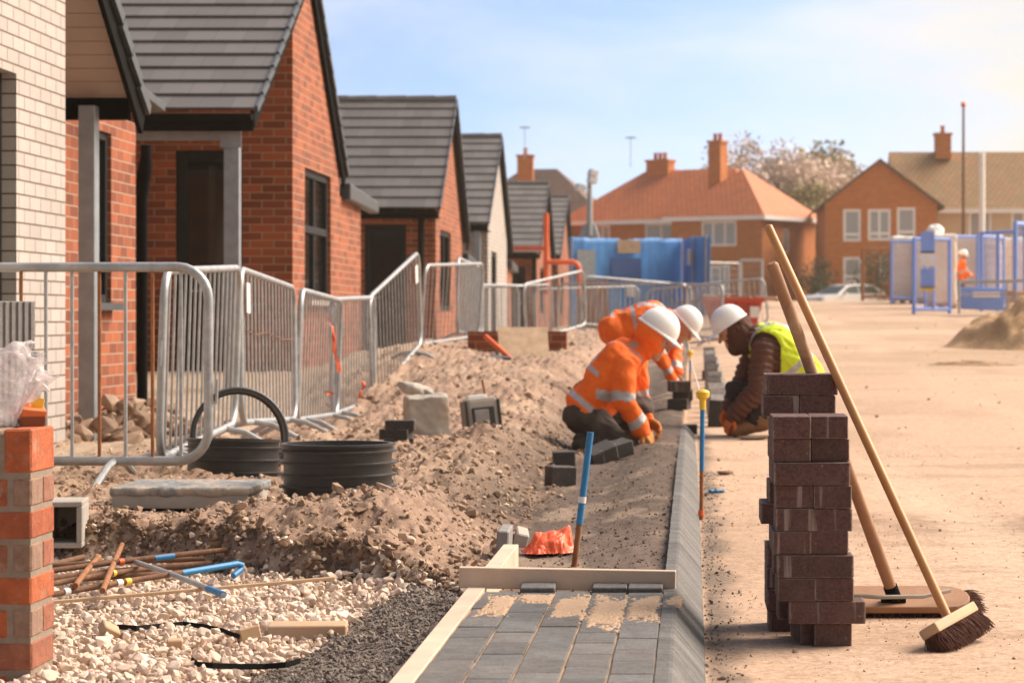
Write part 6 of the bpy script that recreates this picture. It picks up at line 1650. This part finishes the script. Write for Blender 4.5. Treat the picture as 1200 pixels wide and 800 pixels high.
# trees
def tree(label, x, d, h, cr, tone, nleaf, trunk_h, bare=False, seed=1, name='tree'):
    rr = random.Random(seed); zb_ = .3; root = thing(name, label, 'tree', (x, d, zb_), 'trees behind the older houses')
    w = MB(); tips = []
    def limb(p, dirv, ln, r, depth):
        n = 4; pts = [p]; dv = dirv.copy()
        for k in range(n):
            dv = (dv + Vector((rr.gauss(0, .16), rr.gauss(0, .16), rr.gauss(.05, .1)))).normalized(); pts.append(pts[-1] + dv * ln / n)
        w.tube(pts, [r * (1 - .55 * k / n) for k in range(n + 1)], 5 if depth else 8, caps=False)
        if depth >= 4: tips.append((pts[-1], dv)); return
        for k in range(3 + (depth == 0) * 2):
            a = pts[rr.randint(2, n)]; nd = (dv * .55 + Vector((rr.gauss(0, .7), rr.gauss(0, .7), rr.gauss(.25, .4)))).normalized()
            limb(a, nd, ln * rr.uniform(.58, .8), r * .5, depth + 1)
        tips.append((pts[-1], dv))
    limb(Vector((x, d, zb_)), Vector((0, 0, 1)), h * .45, h * .022, 0)
    w.build('trunk', M['bark'] if not bare else M['bark'], root)
    rg = np.random.default_rng(seed); tp = np.array([tuple(t[0]) for t in tips]); 
    c = np.array((x, d, zb_ + h * .62)); 
    k = rg.integers(len(tp), size=nleaf); pos = tp[k] + rg.normal(0, cr * (.12 if bare else .17), (nleaf, 3)).clip(-cr * .22, cr * .22)
    s = rg.uniform(.08, .19, nleaf) * (h / 10) * (.85 if bare else 1.1)
    a = rg.normal(0, 1, (nleaf, 3)); a /= np.linalg.norm(a, axis=1)[:, None]; b = np.cross(a, rg.normal(0, 1, (nleaf, 3))); b /= np.linalg.norm(b, axis=1)[:, None]
    V = np.stack([pos - a * s[:, None] - b * s[:, None] * .5, pos + a * s[:, None] - b * s[:, None] * .5, pos + a * s[:, None] * .9 + b * s[:, None] * .5, pos - a * s[:, None] * .9 + b * s[:, None] * .5], 1).reshape(-1, 3)
    clump = rg.uniform(.65, 1.25, len(tp))[k] * rg.uniform(.8, 1.2, nleaf)
    col = np.repeat((np.array(tone) * clump[:, None]).clip(0, 1), 4, 0)
    q = np.arange(nleaf * 4).reshape(-1, 4)
    np_mesh('crown', V - np.array((x, d, zb_)), q, M['leaf'], col=col, parent=root)
    return root
tree('pale blossoming tree with bare twigs, between the two older houses', pxX(893, 165), 165, 10.8, 4.2, (.70, .57, .49), 19000, 3, True, 3, 'blossom_tree')
tree('olive green spring tree behind the gable fronted house', pxX(968, 172), 172, 9.9, 4.2, (.30, .26, .10), 22000, 3, False, 5)
tree('yellowish green tree low between the older houses', pxX(935, 160), 160, 8.4, 3.8, (.33, .27, .12), 14000, 3, False, 9)
tree('small dull green tree beside the red roofed house', pxX(952, 150), 150, 6.8, 2.6, (.24, .20, .09), 6000, 2, False, 12)
tree('small dark bush before the brick house wall', pxX(965, 122), 122, 3.2, 1.5, (.055, .06, .025), 2600, 1, False, 15, 'bush')
tree('small dark bush behind the rusty mesh gate', pxX(1030, 118), 118, 3.4, 1.6, (.07, .075, .03), 2600, 1, False, 18, 'bush')
# ================================================================== people
def bone_t(Pts, a, b):
    a = np.array(a); b = np.array(b); ab = b - a; t = ((Pts - a) @ ab) / (ab @ ab); tc = t.clip(0, 1)
    dist = np.linalg.norm(Pts - (a + tc[:, None] * ab), axis=1); return t, dist

def hand_mb(w, wrist, dirv, palm_n, side, rf, curl=.6, k=1.0):
    """palm, four unequal bent fingers and a thumb off the side of the palm"""
    d = dirv.normalized(); n = (palm_n - d * palm_n.dot(d)).normalized(); s = d.cross(n) * side
    pc = wrist + d * .075 * k
    for o in (-.028, -.010, .010, .028): w.capsule(wrist + s * o * .6 * k + d * .01, pc + s * o * k, rf * 1.35, rf * 1.25, 8)
    for i, (o, ln) in enumerate(((-.031, .060), (-.0105, .078), (.0105, .084), (.031, .074))):
        a = pc + s * o * k; c = curl * (1 + .12 * i)
        d1 = (d * math.cos(c * .5) + n * math.sin(c * .5)); d2 = (d * math.cos(c * 1.2) + n * math.sin(c * 1.2)); d3 = (d * math.cos(c * 1.9) + n * math.sin(c * 1.9))
        b = a + d1 * ln * .5 * k; c_ = b + d2 * ln * .32 * k; e = c_ + d3 * ln * .25 * k
        w.capsule(a, b, rf * 1.05, rf, 8); w.capsule(b, c_, rf, rf * .92, 8); w.capsule(c_, e, rf * .92, rf * .8, 8)
    t0 = wrist + d * .022 * k + s * .034 * k; t1 = t0 + (d * .6 + s * .62 + n * .35).normalized() * .042 * k; t2 = t1 + (d * .9 + s * .1 + n * .45).normalized() * .034 * k
    w.capsule(t0, t1, rf * 1.25, rf * 1.1, 8); w.capsule(t1, t2, rf * 1.1, rf * .85, 8)

def helmet_mb(c, f, u, sc=1.0, peak=.055):
    f = f.normalized(); u = (u - f * u.dot(f)).normalized(); s = u.cross(f)
    m = MB(); n = 40; rows = []
    for i in range(11):
        q = math.pi / 2 * i / 10; rows.append((math.cos(q) ** .85, math.sin(q)))
    idx = []
    def ring(fn): idx.append(m.vs([fn(2 * math.pi * j / n) for j in range(n)]))
    def bump_(a, k): return 1 + 0.0 * a
    def rim(ext, dz):
        def fn(a):
            ca, sa = math.cos(a), math.sin(a); fr = max(0, ca) ** 2.2
            return c + (f * ca * (.138 + ext * .35 + peak * fr * (ext > 0)) + s * sa * (.112 + ext * .35)) * sc + u * (dz - .012 * fr * (ext > 0)) * sc
        return fn
    ring(rim(0, -.012)); ring(rim(.02, -.010)); ring(rim(.024, -.004)); ring(rim(.016, .002)); 
    for k, z in rows:
        def fn(a, k=k, z=z):
            ca, sa = math.cos(a), math.sin(a)
            h = .128 * z
            ridge = .010 * math.exp(-(sa * k / .18) ** 2) * (1 if k > .05 else 1) * z * (.4 + .6 * z)
            return c + (f * ca * .138 * k + s * sa * .112 * k) * sc + u * (h + ridge + .006) * sc
        ring(fn)
    for a0, b0 in zip(idx, idx[1:]):
        for j in range(n): m.f.append((a0 + j, a0 + (j + 1) % n, b0 + (j + 1) % n, b0 + j)); m.m.append(0)
    m.f.append(tuple(idx[-1] + j for j in range(n))); m.m.append(0); m.f.append(tuple(idx[0] + j for j in reversed(range(n)))); m.m.append(0)
    return m

def person(label, J, spec, group='building workers on the site'):
    """one figure: a continuous body surface, clothes grown over the same joints"""
    V = {k: Vector(v) for k, v in J.items()}
    S = spec; g = S.get('g', 1.0)
    root = thing('person', label, 'person', S['base'], group)
    lat = (V['sh_l'] - V['sh_r']).normalized(); f = S['face'].normalized(); u = S['up'].normalized(); hs = u.cross(f).normalized()
    hc = V['head']
    # ---------- body
    w = MB()
    w.capsule(V['pelvis'], V['chest'], .115, .125, 14); w.capsule(V['chest'], V['neck'], .11, .055, 14); w.capsule(V['neck'], hc - u * .06, .055, .052, 12)
    w.capsule(V['sh_l'], V['sh_r'], .055, .055, 12); w.capsule(V['hip_l'], V['hip_r'], .10, .10, 12)
    for s in 'lr':
        w.capsule(V['sh_' + s], V['el_' + s], .048, .040, 10); w.capsule(V['el_' + s], V['wr_' + s], .040, .029, 10)
        w.capsule(V['hip_' + s], V['kn_' + s], .078, .055, 10); w.capsule(V['kn_' + s], V['an_' + s], .052, .036, 10); w.capsule(V['an_' + s], V['toe_' + s], .035, .028, 10)
        hand_mb(w, V['wr_' + s], V['hd_' + s] - V['wr_' + s], S['palm_' + s], 1 if s == 'l' else -1, .0085, S.get('curl', .6), g)
    w.capsule(hc - f * .02 + u * .01, hc + f * .012 + u * .012, .092, .088, 16); w.capsule(hc + f * .03 - u * .045, hc + f * .055 - u * .085, .064, .042, 12)
    w.capsule(hc + f * .090 + u * .012, hc + f * .113 - u * .026, .010, .0155, 8)                    # nose
    w.capsule(hc + f * .082 - u * .062 + hs * .018, hc + f * .082 - u * .062 - hs * .018, .009, .009, 8)   # lips
    w.capsule(hc + f * .076 - u * .107 + hs * .01, hc + f * .076 - u * .107 - hs * .01, .019, .019, 8)       # chin
    w.capsule(hc + f * .078 + u * .036 + hs * .035, hc + f * .078 + u * .036 - hs * .035, .014, .014, 8)     # brow
    for s in (-1, 1):
        w.capsule(hc - f * .005 - u * .005 + hs * s * .088, hc - f * .012 - u * .035 + hs * s * .085, .016, .011, 8)  # ears
        w.capsule(hc + f * .062 - u * .022 + hs * s * .045, hc + f * .05 - u * .03 + hs * s * .05, .022, .02, 8)       # cheeks
    me = remesh(w, .0062, 2); link_mesh('body', me, M['skin'], root)
    for s in (-1, 1):
        m = MB(); m.capsule(hc + f * .083 + u * .006 + hs * s * .033, hc + f * .0835 + u * .006 + hs * s * .033, .0105, .0105, 8); m.build('eye', M['eye'], root, sm=True)
    if S.get('beard'):
        m = MB(); m.capsule(hc + f * .045 - u * .082 + hs * .03, hc + f * .06 - u * .10, .045, .035, 10); m.capsule(hc + f * .045 - u * .082 - hs * .03, hc + f * .06 - u * .10, .045, .035, 10)
        me = remesh(m, .007, 2); lump(me, .008, 60, 2); link_mesh('beard', me, M['eye'], root)
    # ---------- trousers
    w = MB(); e = S.get('tr', .020)
    w.capsule(V['hip_l'], V['hip_r'], .112 + e * .4, .112 + e * .4, 14); w.capsule(V['pelvis'], V['pelvis'].lerp(V['chest'], .18), .108, .10, 14)
    for s in 'lr':
        w.capsule(V['hip_' + s], V['kn_' + s], .092 + e * .4, .070 + e * .5, 14); w.capsule(V['kn_' + s], V['an_' + s], .068 + e * .5, .055 + e * .5, 14)
        w.capsule(V['kn_' + s], V['kn_' + s], .074 + e * .4, .074 + e * .4, 12)
    me = remesh(w, .010, 4); lump(me, .018, 9, 3); crumple(me, .024, .10, 5, 12); crumple(me, .009, .045, 5, 16)
    mats = [S['trousers'], M['tape']]
    o = link_mesh('trousers', me, mats, root)
    if S.get('leg_tape'):
        a = np.array([tuple(p.center) for p in me.polygons]); inv = np.array(wm(root)); a = a @ inv[:3, :3].T + inv[:3, 3]
        mi = np.zeros(len(a), np.int32)
        for s in 'lr':
            for (p, q, t0, t1) in (('hip_', 'kn_', .55, .68), ('kn_', 'an_', .45, .6)):
                t, dist = bone_t(a, V[p + s], V[q + s]); mi[(t > t0) & (t < t1) & (dist < .16)] = 1
        me.polygons.foreach_set('material_index', mi)
    # ---------- boots
    for s in 'lr':
        w = MB(); an, to = V['an_' + s], V['toe_' + s]; d = (to - an); dn = d.normalized()
        su = S.get('sole_' + s, Vector((0, 0, -1)))
        w.capsule(an - (V['an_' + s] - V['kn_' + s]).normalized() * .10, an, .066, .062, 12); w.capsule(an - dn * .03 + su * .02, to, .055, .044, 12); w.capsule(an - dn * .045 + su * .035, to + su * .012, .040, .036, 12)
        me = remesh(w, .009, 3); lump(me, .006, 30, 5); link_mesh('boot', me, S['boot'], root)
    # ---------- jacket
    w = MB(); L = lat; bk = S.get('bulk', 1.0)
    for o_ in (-.075, .075):
        w.capsule(V['pelvis'] + L * o_, V['chest'] + L * o_ * 1.15, .125 * bk, .130 * bk, 16)
    w.capsule(V['sh_l'], V['sh_r'], .082, .082, 14); w.capsule(V['chest'], V['neck'], .135, .078, 14)
    for s in 'lr':
        sh, el, wr = V['sh_' + s], V['el_' + s], V['wr_' + s]
        ak = S.get('arm', 1.0); w.capsule(sh, el, .078 * ak, .066 * ak, 14); w.capsule(el, wr, .066 * ak, .050 * ak, 14); w.capsule(sh.lerp(V['chest'], .35), sh, .10, .085, 14)
    if S.get('belly') is not None: w.capsule(V['pelvis'] + S['belly'], V['chest'] + S['belly'] * .5, .10, .10, 12)
    if S.get('hood_up'):
        w.capsule(hc - f * .030 + u * .008, hc - f * .018 - u * .035, .108, .105, 16); w.capsule(V['neck'], hc - f * .03 - u * .08, .088, .095, 14)
    else:
        w.capsule(V['neck'] + hs * .05 - f * .03, V['neck'] - hs * .05 - f * .03, .07, .07, 12)
    me = remesh(w, .0085, 4)
    a = get_co(me); nn = get_no(me); disp = np.zeros(len(a))
    if S.get('quilt'):
        best = np.full(len(a), 9.); qd = np.zeros(len(a))
        for (p, q) in (('sh_l', 'el_l'), ('el_l', 'wr_l'), ('sh_r', 'el_r'), ('el_r', 'wr_r'), ('pelvis', 'chest')):
            t, dist = bone_t(a, V[p], V[q]); ln = (V[q] - V[p]).length; m_ = dist < best; best[m_] = dist[m_]; qd[m_] = np.abs(np.sin(math.pi * t[m_] * ln / .048))
        disp += (qd - .6) * .014
        set_co(me, a + nn * disp[:, None]); lump(me, .010, 24, 4)
    else:
        lump(me, .024, 7, 3); crumple(me, .024, .11, 5, 2); crumple(me, .010, .045, 5, 6)
    a = np.array([tuple(p.center) for p in me.polygons]); mi = np.zeros(len(a), np.int32)
    if S.get('bands'):
        tt, dt = bone_t(a, V['pelvis'], V['chest']); lt = (a - np.array(V['chest'])) @ np.array(L)
        arm = np.full(len(a), 9.); armi = np.zeros(len(a), np.int32)
        for s in 'lr':
            for (p, q, t0, t1) in (('sh_', 'el_', .76, .99), ('el_', 'wr_', .58, .82)):
                t, dist = bone_t(a, V[p + s], V[q + s]); m_ = (dist < arm); arm[m_] = dist[m_]; armi[m_] = ((t[m_] > t0) & (t[m_] < t1))
        ton = dt - .05 < arm
        for t0, t1 in S.get('tbands', ((.02, .13), (.52, .64))): mi[ton & (tt > t0) & (tt < t1)] = 1
        mi[ton & (tt > .64) & (np.abs(np.abs(lt) - .105) < .030)] = 1
        mi[(~ton | (arm < .095)) & (armi == 1)] = 1
        hd_ = np.linalg.norm(a - np.array(hc), axis=1) < .15; mi[hd_] = 0
    me.polygons.foreach_set('material_index', mi)
    link_mesh('jacket', me, [S['jacket'], M['tape']], root)
    # ---------- vest over the jacket
    if S.get('vest'):
        w = MB()
        for o_ in (-.08, .08): w.capsule(V['pelvis'].lerp(V['chest'], .12) + L * o_, V['chest'] + L * o_ * 1.1, .139 * bk, .147 * bk, 16)
        w.capsule(V['chest'], V['neck'].lerp(V['chest'], .25), .150, .10, 14); w.capsule(V['sh_l'].lerp(V['chest'], .25), V['sh_r'].lerp(V['chest'], .25), .100, .100, 14)
        me = remesh(w, .0085, 4); lump(me, .012, 9, 5); lump(me, .014, 18, 8, True)
        bm = bmesh.new(); bm.from_mesh(me); kill = []
        A = np.array([tuple(f_.calc_center_median()) for f_ in bm.faces])
        tt, dt = bone_t(A, V['pelvis'], V['chest'])
        front_ = (A - np.array(V['neck'])) @ np.array(S['vfront'].normalized())
        dn_ = np.linalg.norm(A - np.array(V['neck']), axis=1)
        cut_ = np.zeros(len(A), bool)
        for s in 'lr':
            t, dist = bone_t(A, V['sh_' + s].lerp(V['chest'], -.02), V['el_' + s]); cut_ |= (dist < .100 * (1.28 if S.get('arm') else 1))
        cut_ |= (dn_ < .085); cut_ |= (tt < -.25)
        bm.faces.ensure_lookup_table()
        bmesh.ops.delete(bm, geom=[f_ for i, f_ in enumerate(bm.faces) if cut_[i]], context='FACES'); bm.to_mesh(me); bm.free()
        a = np.array([tuple(p.center) for p in me.polygons]); mi = np.zeros(len(a), np.int32); tt, dt = bone_t(a, V['pelvis'], V['chest']); lt = (a - np.array(V['chest'])) @ np.array(L)
        for t0, t1 in ((.30, .42),): mi[(tt > t0) & (tt < t1)] = 1
        mi[(tt > .42) & (np.abs(np.abs(lt) - .115) < .026)] = 1
        me.polygons.foreach_set('material_index', mi)
        o = link_mesh('vest', me, [M['hivis_yellow'], M['tape']], root); k = o.modifiers.new('t', 'SOLIDIFY'); k.thickness = .006; k.offset = 1
    # ---------- snood / hood of another stuff
    if S.get('snood'):
        w = MB(); w.capsule(hc - f * .034 + u * .0, hc - f * .026 - u * .04, .110, .106, 16); w.capsule(hc + f * .016 - u * .105, hc - f * .02 - u * .06, .072, .10, 14); w.capsule(V['neck'] + f * .03, hc - f * .02 - u * .07, .092, .10, 14); w.capsule(V['neck'] - f * .02, V['chest'].lerp(V['neck'], .7), .10, .09, 12)
        me = remesh(w, .008, 3); lump(me, .016, 14, 6, True); lump(me, .014, 8, 3); link_mesh('hood', me, M['snood'], root)
    # ---------- gloves
    if S.get('glove'):
        for s in 'lr':
            w = MB(); d = V['hd_' + s] - V['wr_' + s]; w.capsule(V['wr_' + s] - d.normalized() * .05, V['wr_' + s], .042, .038, 12)
            hand_mb(w, V['wr_' + s], d, S['palm_' + s], 1 if s == 'l' else -1, .0118, S.get('curl', .6), g * 1.06)
            me = remesh(w, .0052, 2); lump(me, .005, 40, 4); link_mesh('glove', me, S['glove'], root)
    m = helmet_mb(hc + u * .048 - f * .005, f + u * S.get('tilt', -.05), u, S.get('hsc', .96)); m.build('helmet', M['helmet'], root, sm=True)
    return root

X_, Y_, Z_ = Vector((1, 0, 0)), Vector((0, 1, 0)), Vector((0, 0, 1))
# ---- kneeling worker in orange, facing the kerb
d = 15.7
def q1(px, py, dy=0): return P(px, py, d) + Vector((0, dy, 0))
J = dict(pelvis=q1(690, 470), chest=q1(728, 424), neck=q1(752, 406), head=q1(767, 395),
         sh_r=q1(736, 424, -.185), sh_l=q1(743, 423, .185), el_r=q1(728, 470, -.23), el_l=q1(752, 468, .22), wr_r=q1(752, 501, -.16), wr_l=q1(758, 492, .12), hd_r=q1(766, 516, -.12), hd_l=q1(776, 505, .08),
         hip_r=q1(684, 485, -.09), hip_l=q1(686, 484, .09), kn_r=q1(738, 506, -.13), kn_l=q1(750, 483, .15), an_r=q1(706, 534, -.12), an_l=q1(728, 528, .14), toe_r=q1(730, 541, -.13), toe_l=q1(752, 536, .14))
gl = gz(J['an_r'].x, d)
J['an_r'] = q1(687, 520, -.12); J['toe_r'] = q1(690, 537, -.12); J['kn_r'] = q1(732, 522, -.14)
person('worker in orange jacket and white helmet kneeling by the kerb, tan gloves', J,
       dict(base=Vector((J['pelvis'].x, d, gl)), face=Vector((.80, -.10, -.48)), up=Vector((.50, 0, .86)), palm_r=Vector((-.4, .6, -.6)), palm_l=Vector((-.4, -.6, -.6)), trousers=M['trouser'], boot=M['boot_dark'], jacket=M['hivis'], bands=True, hood_up=True,
            glove=M['glove'], belly=Vector((.07, 0, -.05)), curl=.75, tr=.03, sole_r=Vector((-.9, 0, -.3)), sole_l=-Z_, tbands=((-.12, .0), (.5, .60))))
# ---- worker bending behind him
d = 20.5
J = dict(pelvis=q1(727, 383), chest=q1(765, 373), neck=q1(786, 375), head=q1(799, 383),
         sh_r=q1(774, 378, -.19), sh_l=q1(774, 374, .19), el_r=q1(773, 415, -.24), el_l=q1(790, 410, .24), wr_r=q1(786, 440, -.16), wr_l=q1(793, 440, .08), hd_r=q1(798, 449, -.12), hd_l=q1(802, 452, .04),
         hip_r=q1(722, 387, -.095), hip_l=q1(722, 387, .095), kn_r=q1(735, 440, -.12), kn_l=q1(738, 440, .14), an_r=q1(722, 486, -.12), an_l=q1(727, 484, .14), toe_r=q1(742, 495, -.12), toe_l=q1(747, 492, .14))
person('worker in orange jacket and orange trousers bent double behind the kneeling one', J,
       dict(base=Vector((J['an_r'].x, d, gz(J['an_r'].x, d))), face=Vector((.70, -.15, -.68)), up=Vector((.68, -.05, .68)), palm_r=Vector((-.3, .6, -.6)), palm_l=Vector((-.3, -.6, -.6)), trousers=M['hivis'], boot=M['boot_dark'], jacket=M['hivis'], bands=True, hood_up=False,
            leg_tape=True, curl=.9, tr=.03, tbands=((-.2, -.08), (.42, .54))))
# ---- crouching worker in the yellow vest, facing the kerb from the road
d = 17.8
def q1(px, py, dy=0): return P(px, py, d) + Vector((0, dy, 0))
J = dict(pelvis=q1(940, 448), chest=q1(905, 406), neck=q1(879, 398), head=q1(858, 387),
         sh_l=q1(895, 410, -.185), sh_r=q1(888, 408, .185), el_l=q1(889, 453, -.25), el_r=q1(872, 450, .22), wr_l=q1(860, 486, -.16), wr_r=q1(855, 478, .10), hd_l=q1(845, 506, -.13), hd_r=q1(846, 492, .08),
         hip_l=q1(932, 464, -.09), hip_r=q1(932, 464, .09), kn_l=q1(863, 459, -.10), kn_r=q1(862, 459, .15), an_l=q1(890, 493, -.15), an_r=q1(882, 491, .14), toe_l=q1(862, 503, -.16), toe_r=q1(857, 500, .14))
person('crouching worker in yellow vest over a brown quilted jacket, orange gloves, white helmet', J,
       dict(base=Vector((J['an_l'].x, d, gz(J['an_l'].x, d))), face=Vector((-.80, -.12, -.46)), up=Vector((-.46, 0, .86)), palm_l=Vector((.4, .5, -.6)), palm_r=Vector((.4, -.5, -.6)), trousers=M['trouser_black'], boot=M['boot'], jacket=M['puffer'], quilt=True, bulk=1.16, arm=1.22, vest=True, vfront=Vector((-.8, 0, -.5)), snood=True,
            glove=M['glove_orange'], curl=.7, tr=.02, hsc=.95))
# ---- far worker by the compound fence
d = 71.0
def q1(px, py, dy=0): return P(px, py, d) + Vector((0, dy, 0))
J = dict(pelvis=q1(1128, 330), chest=q1(1127, 312), neck=q1(1128, 305.5), head=q1(1128.5, 300),
         sh_l=q1(1128, 308, -.19), sh_r=q1(1128, 308, .19), el_l=q1(1131, 319, -.2), el_r=q1(1131, 319, .2), wr_l=q1(1138, 323, -.1), wr_r=q1(1138, 322, .1), hd_l=q1(1142, 323, -.08), hd_r=q1(1142, 322, .08),
         hip_l=q1(1127, 332, -.09), hip_r=q1(1127, 332, .09), kn_l=q1(1129, 344, -.1), kn_r=q1(1127, 344, .1), an_l=q1(1127, 356, -.1), an_r=q1(1126, 356, .12), toe_l=q1(1133, 358, -.1), toe_r=q1(1132, 358, .12))
person('distant worker in orange jacket standing among the blue fence panels', J,
       dict(base=Vector((J['an_l'].x, d, gz(J['an_l'].x, d))), face=Vector((.9, -.2, -.2)), up=Vector((.15, 0, 1)), palm_l=Vector((0, 0, -1)), palm_r=Vector((0, 0, -1)), trousers=M['trouser'], boot=M['boot_dark'], jacket=M['hivis'], bands=True))
# ================================================================== sky, sun, camera
SUN_AZ, SUN_EL = 62.0, 42.0          # degrees to the right of the view, degrees up
W = bpy.data.worlds.new('World'); SC.world = W; W.use_nodes = True
nt = W.node_tree; N = nt.nodes; Lk = nt.links
for n_ in list(N): N.remove(n_)
out = N.new('ShaderNodeOutputWorld'); bg = N.new('ShaderNodeBackground'); Lk.new(bg.outputs[0], out.inputs['Surface'])
sky = N.new('ShaderNodeTexSky'); sky.sky_type = 'NISHITA'; sky.sun_disc = False
sky.sun_elevation = rad(SUN_EL); sky.sun_rotation = rad(SUN_AZ); sky.air_density = 1.0; sky.dust_density = 1.2; sky.ozone_density = 1.5
tc = N.new('ShaderNodeTexCoord'); sep = N.new('ShaderNodeSeparateXYZ'); Lk.new(tc.outputs['Generated'], sep.inputs[0])
# look the sky up a little higher than the horizon, for the clear spring blue of the photograph
zz = N.new('ShaderNodeMath'); zz.operation = 'MULTIPLY_ADD'; Lk.new(sep.outputs['Z'], zz.inputs[0]); zz.inputs[1].default_value = 2.6; zz.inputs[2].default_value = .10
cmb = N.new('ShaderNodeCombineXYZ'); Lk.new(sep.outputs['X'], cmb.inputs[0]); Lk.new(sep.outputs['Y'], cmb.inputs[1]); Lk.new(zz.outputs[0], cmb.inputs[2])
nrmz = N.new('ShaderNodeVectorMath'); nrmz.operation = 'NORMALIZE'; Lk.new(cmb.outputs[0], nrmz.inputs[0]); Lk.new(nrmz.outputs[0], sky.inputs['Vector'])
# thin cloud
mp = N.new('ShaderNodeMapping'); mp.inputs['Scale'].default_value = (5, 5, 17); Lk.new(tc.outputs['Generated'], mp.inputs['Vector'])
cn = N.new('ShaderNodeTexNoise'); cn.inputs['Scale'].default_value = 1.6; cn.inputs['Detail'].default_value = 7; cn.inputs['Roughness'].default_value = .56; cn.inputs['Distortion'].default_value = .3; Lk.new(mp.outputs[0], cn.inputs['Vector'])
cr = N.new('ShaderNodeValToRGB'); cr.color_ramp.elements[0].position = .40; cr.color_ramp.elements[1].position = .72; Lk.new(cn.outputs['Fac'], cr.inputs['Fac'])
# veil: denser towards the horizon and towards the right of the street where the sun is
vx = N.new('ShaderNodeMapRange'); vx.inputs['From Min'].default_value = -.03; vx.inputs['From Max'].default_value = .16; Lk.new(sep.outputs['X'], vx.inputs['Value']); vx.interpolation_type = 'SMOOTHSTEP'
vz = N.new('ShaderNodeMapRange'); vz.inputs['From Min'].default_value = .10; vz.inputs['From Max'].default_value = .0; Lk.new(sep.outputs['Z'], vz.inputs['Value']); vz.interpolation_type = 'SMOOTHSTEP'
def mth(op, a, b):
    n_ = N.new('ShaderNodeMath'); n_.operation = op; n_.use_clamp = True
    for i, v in enumerate((a, b)):
        if hasattr(v, 'is_linked'): Lk.new(v, n_.inputs[i])
        else: n_.inputs[i].default_value = v
    return n_.outputs[0]
fac = mth('ADD', mth('MULTIPLY', cr.outputs['Color'], .55), mth('ADD', mth('MULTIPLY', vx.outputs[0], .66), mth('MULTIPLY', vz.outputs[0], .34)))
fac = mth('MULTIPLY', fac, .93)
cc = N.new('ShaderNodeMix'); cc.data_type = 'RGBA'; Lk.new(vx.outputs[0], cc.inputs[0]); cc.inputs[6].default_value = (4.2, 4.3, 4.75, 1); cc.inputs[7].default_value = (4.3, 3.8, 3.0, 1)
mx = N.new('ShaderNodeMix'); mx.data_type = 'RGBA'; Lk.new(fac, mx.inputs[0]); Lk.new(sky.outputs[0], mx.inputs[6]); Lk.new(cc.outputs[2], mx.inputs[7])
# the sky is brighter on the sun's side of the street than behind the camera
dt = N.new('ShaderNodeVectorMath'); dt.operation = 'DOT_PRODUCT'; Lk.new(tc.outputs['Generated'], dt.inputs[0]); dt.inputs[1].default_value = (math.sin(rad(SUN_AZ)), math.cos(rad(SUN_AZ)), 0)
dm = N.new('ShaderNodeMapRange'); dm.inputs['From Min'].default_value = -.6; dm.inputs['From Max'].default_value = .5; dm.inputs['To Min'].default_value = .55; dm.inputs['To Max'].default_value = 1.3; Lk.new(dt.outputs['Value'], dm.inputs['Value'])
ml = N.new('ShaderNodeVectorMath'); ml.operation = 'SCALE'; Lk.new(mx.outputs[2], ml.inputs[0]); Lk.new(dm.outputs[0], ml.inputs['Scale'])
Lk.new(ml.outputs[0], bg.inputs['Color']); bg.inputs['Strength'].default_value = .080

sd = bpy.data.lights.new('sun', 'SUN'); sd.energy = 3.2; sd.angle = rad(42); sd.color = (1.0, .845, .70)
so_ = bpy.data.objects.new('sun', sd); COL.objects.link(so_)
az, el = rad(SUN_AZ), rad(SUN_EL)
dirn = Vector((math.sin(az) * math.cos(el), math.cos(az) * math.cos(el), math.sin(el)))
so_.rotation_euler = (-dirn).to_track_quat('-Z', 'Y').to_euler()

hz = MB(); hz.bb(-310, 310, -48, 430, -2.0, 17.0)  # haze volume added to stand in for the warm flare
t = NT('added flare haze'); vp = t.add('ShaderNodeVolumePrincipled'); vp.inputs['Color'].default_value = (1.0, .86, .66, 1); vp.inputs['Density'].default_value = .0007; vp.inputs['Anisotropy'].default_value = .55
t.n.remove(t.b); t.link(vp.outputs[0], t.n['Material Output'].inputs['Volume'])
hz.build('added_haze', t.m, kind='stuff', label='thin warm haze added over the whole site to stand in for flare', cat='added_haze')
SC.cycles.volume_bounces = 0; SC.cycles.volume_step_rate = 10
cam = bpy.data.cameras.new('camera'); co_ = bpy.data.objects.new('camera', cam); COL.objects.link(co_); SC.camera = co_
co_.location = (0, 0, EYE); co_.rotation_euler = (rad(90), 0, 0)
cam.sensor_width = 36; cam.lens = 36 * FPX / 1200
cam.shift_x = -(VX - 600) / 1200; cam.shift_y = -(400 - VY) / 1200
cam.clip_start = .1; cam.clip_end = 6000
cam.dof.use_dof = True; cam.dof.focus_distance = 7.4; cam.dof.aperture_fstop = 7.1; cam.dof.aperture_blades = 7
SC.view_settings.view_transform = 'Standard'; SC.view_settings.look = 'None'; SC.view_settings.exposure = 1.28; SC.view_settings.gamma = 1
SC.cycles.use_denoising = True
SC.cycles.max_bounces = 6; SC.cycles.transparent_max_bounces = 12
bpy.data.batch_remove([m for m in bpy.data.meshes if m.users == 0])
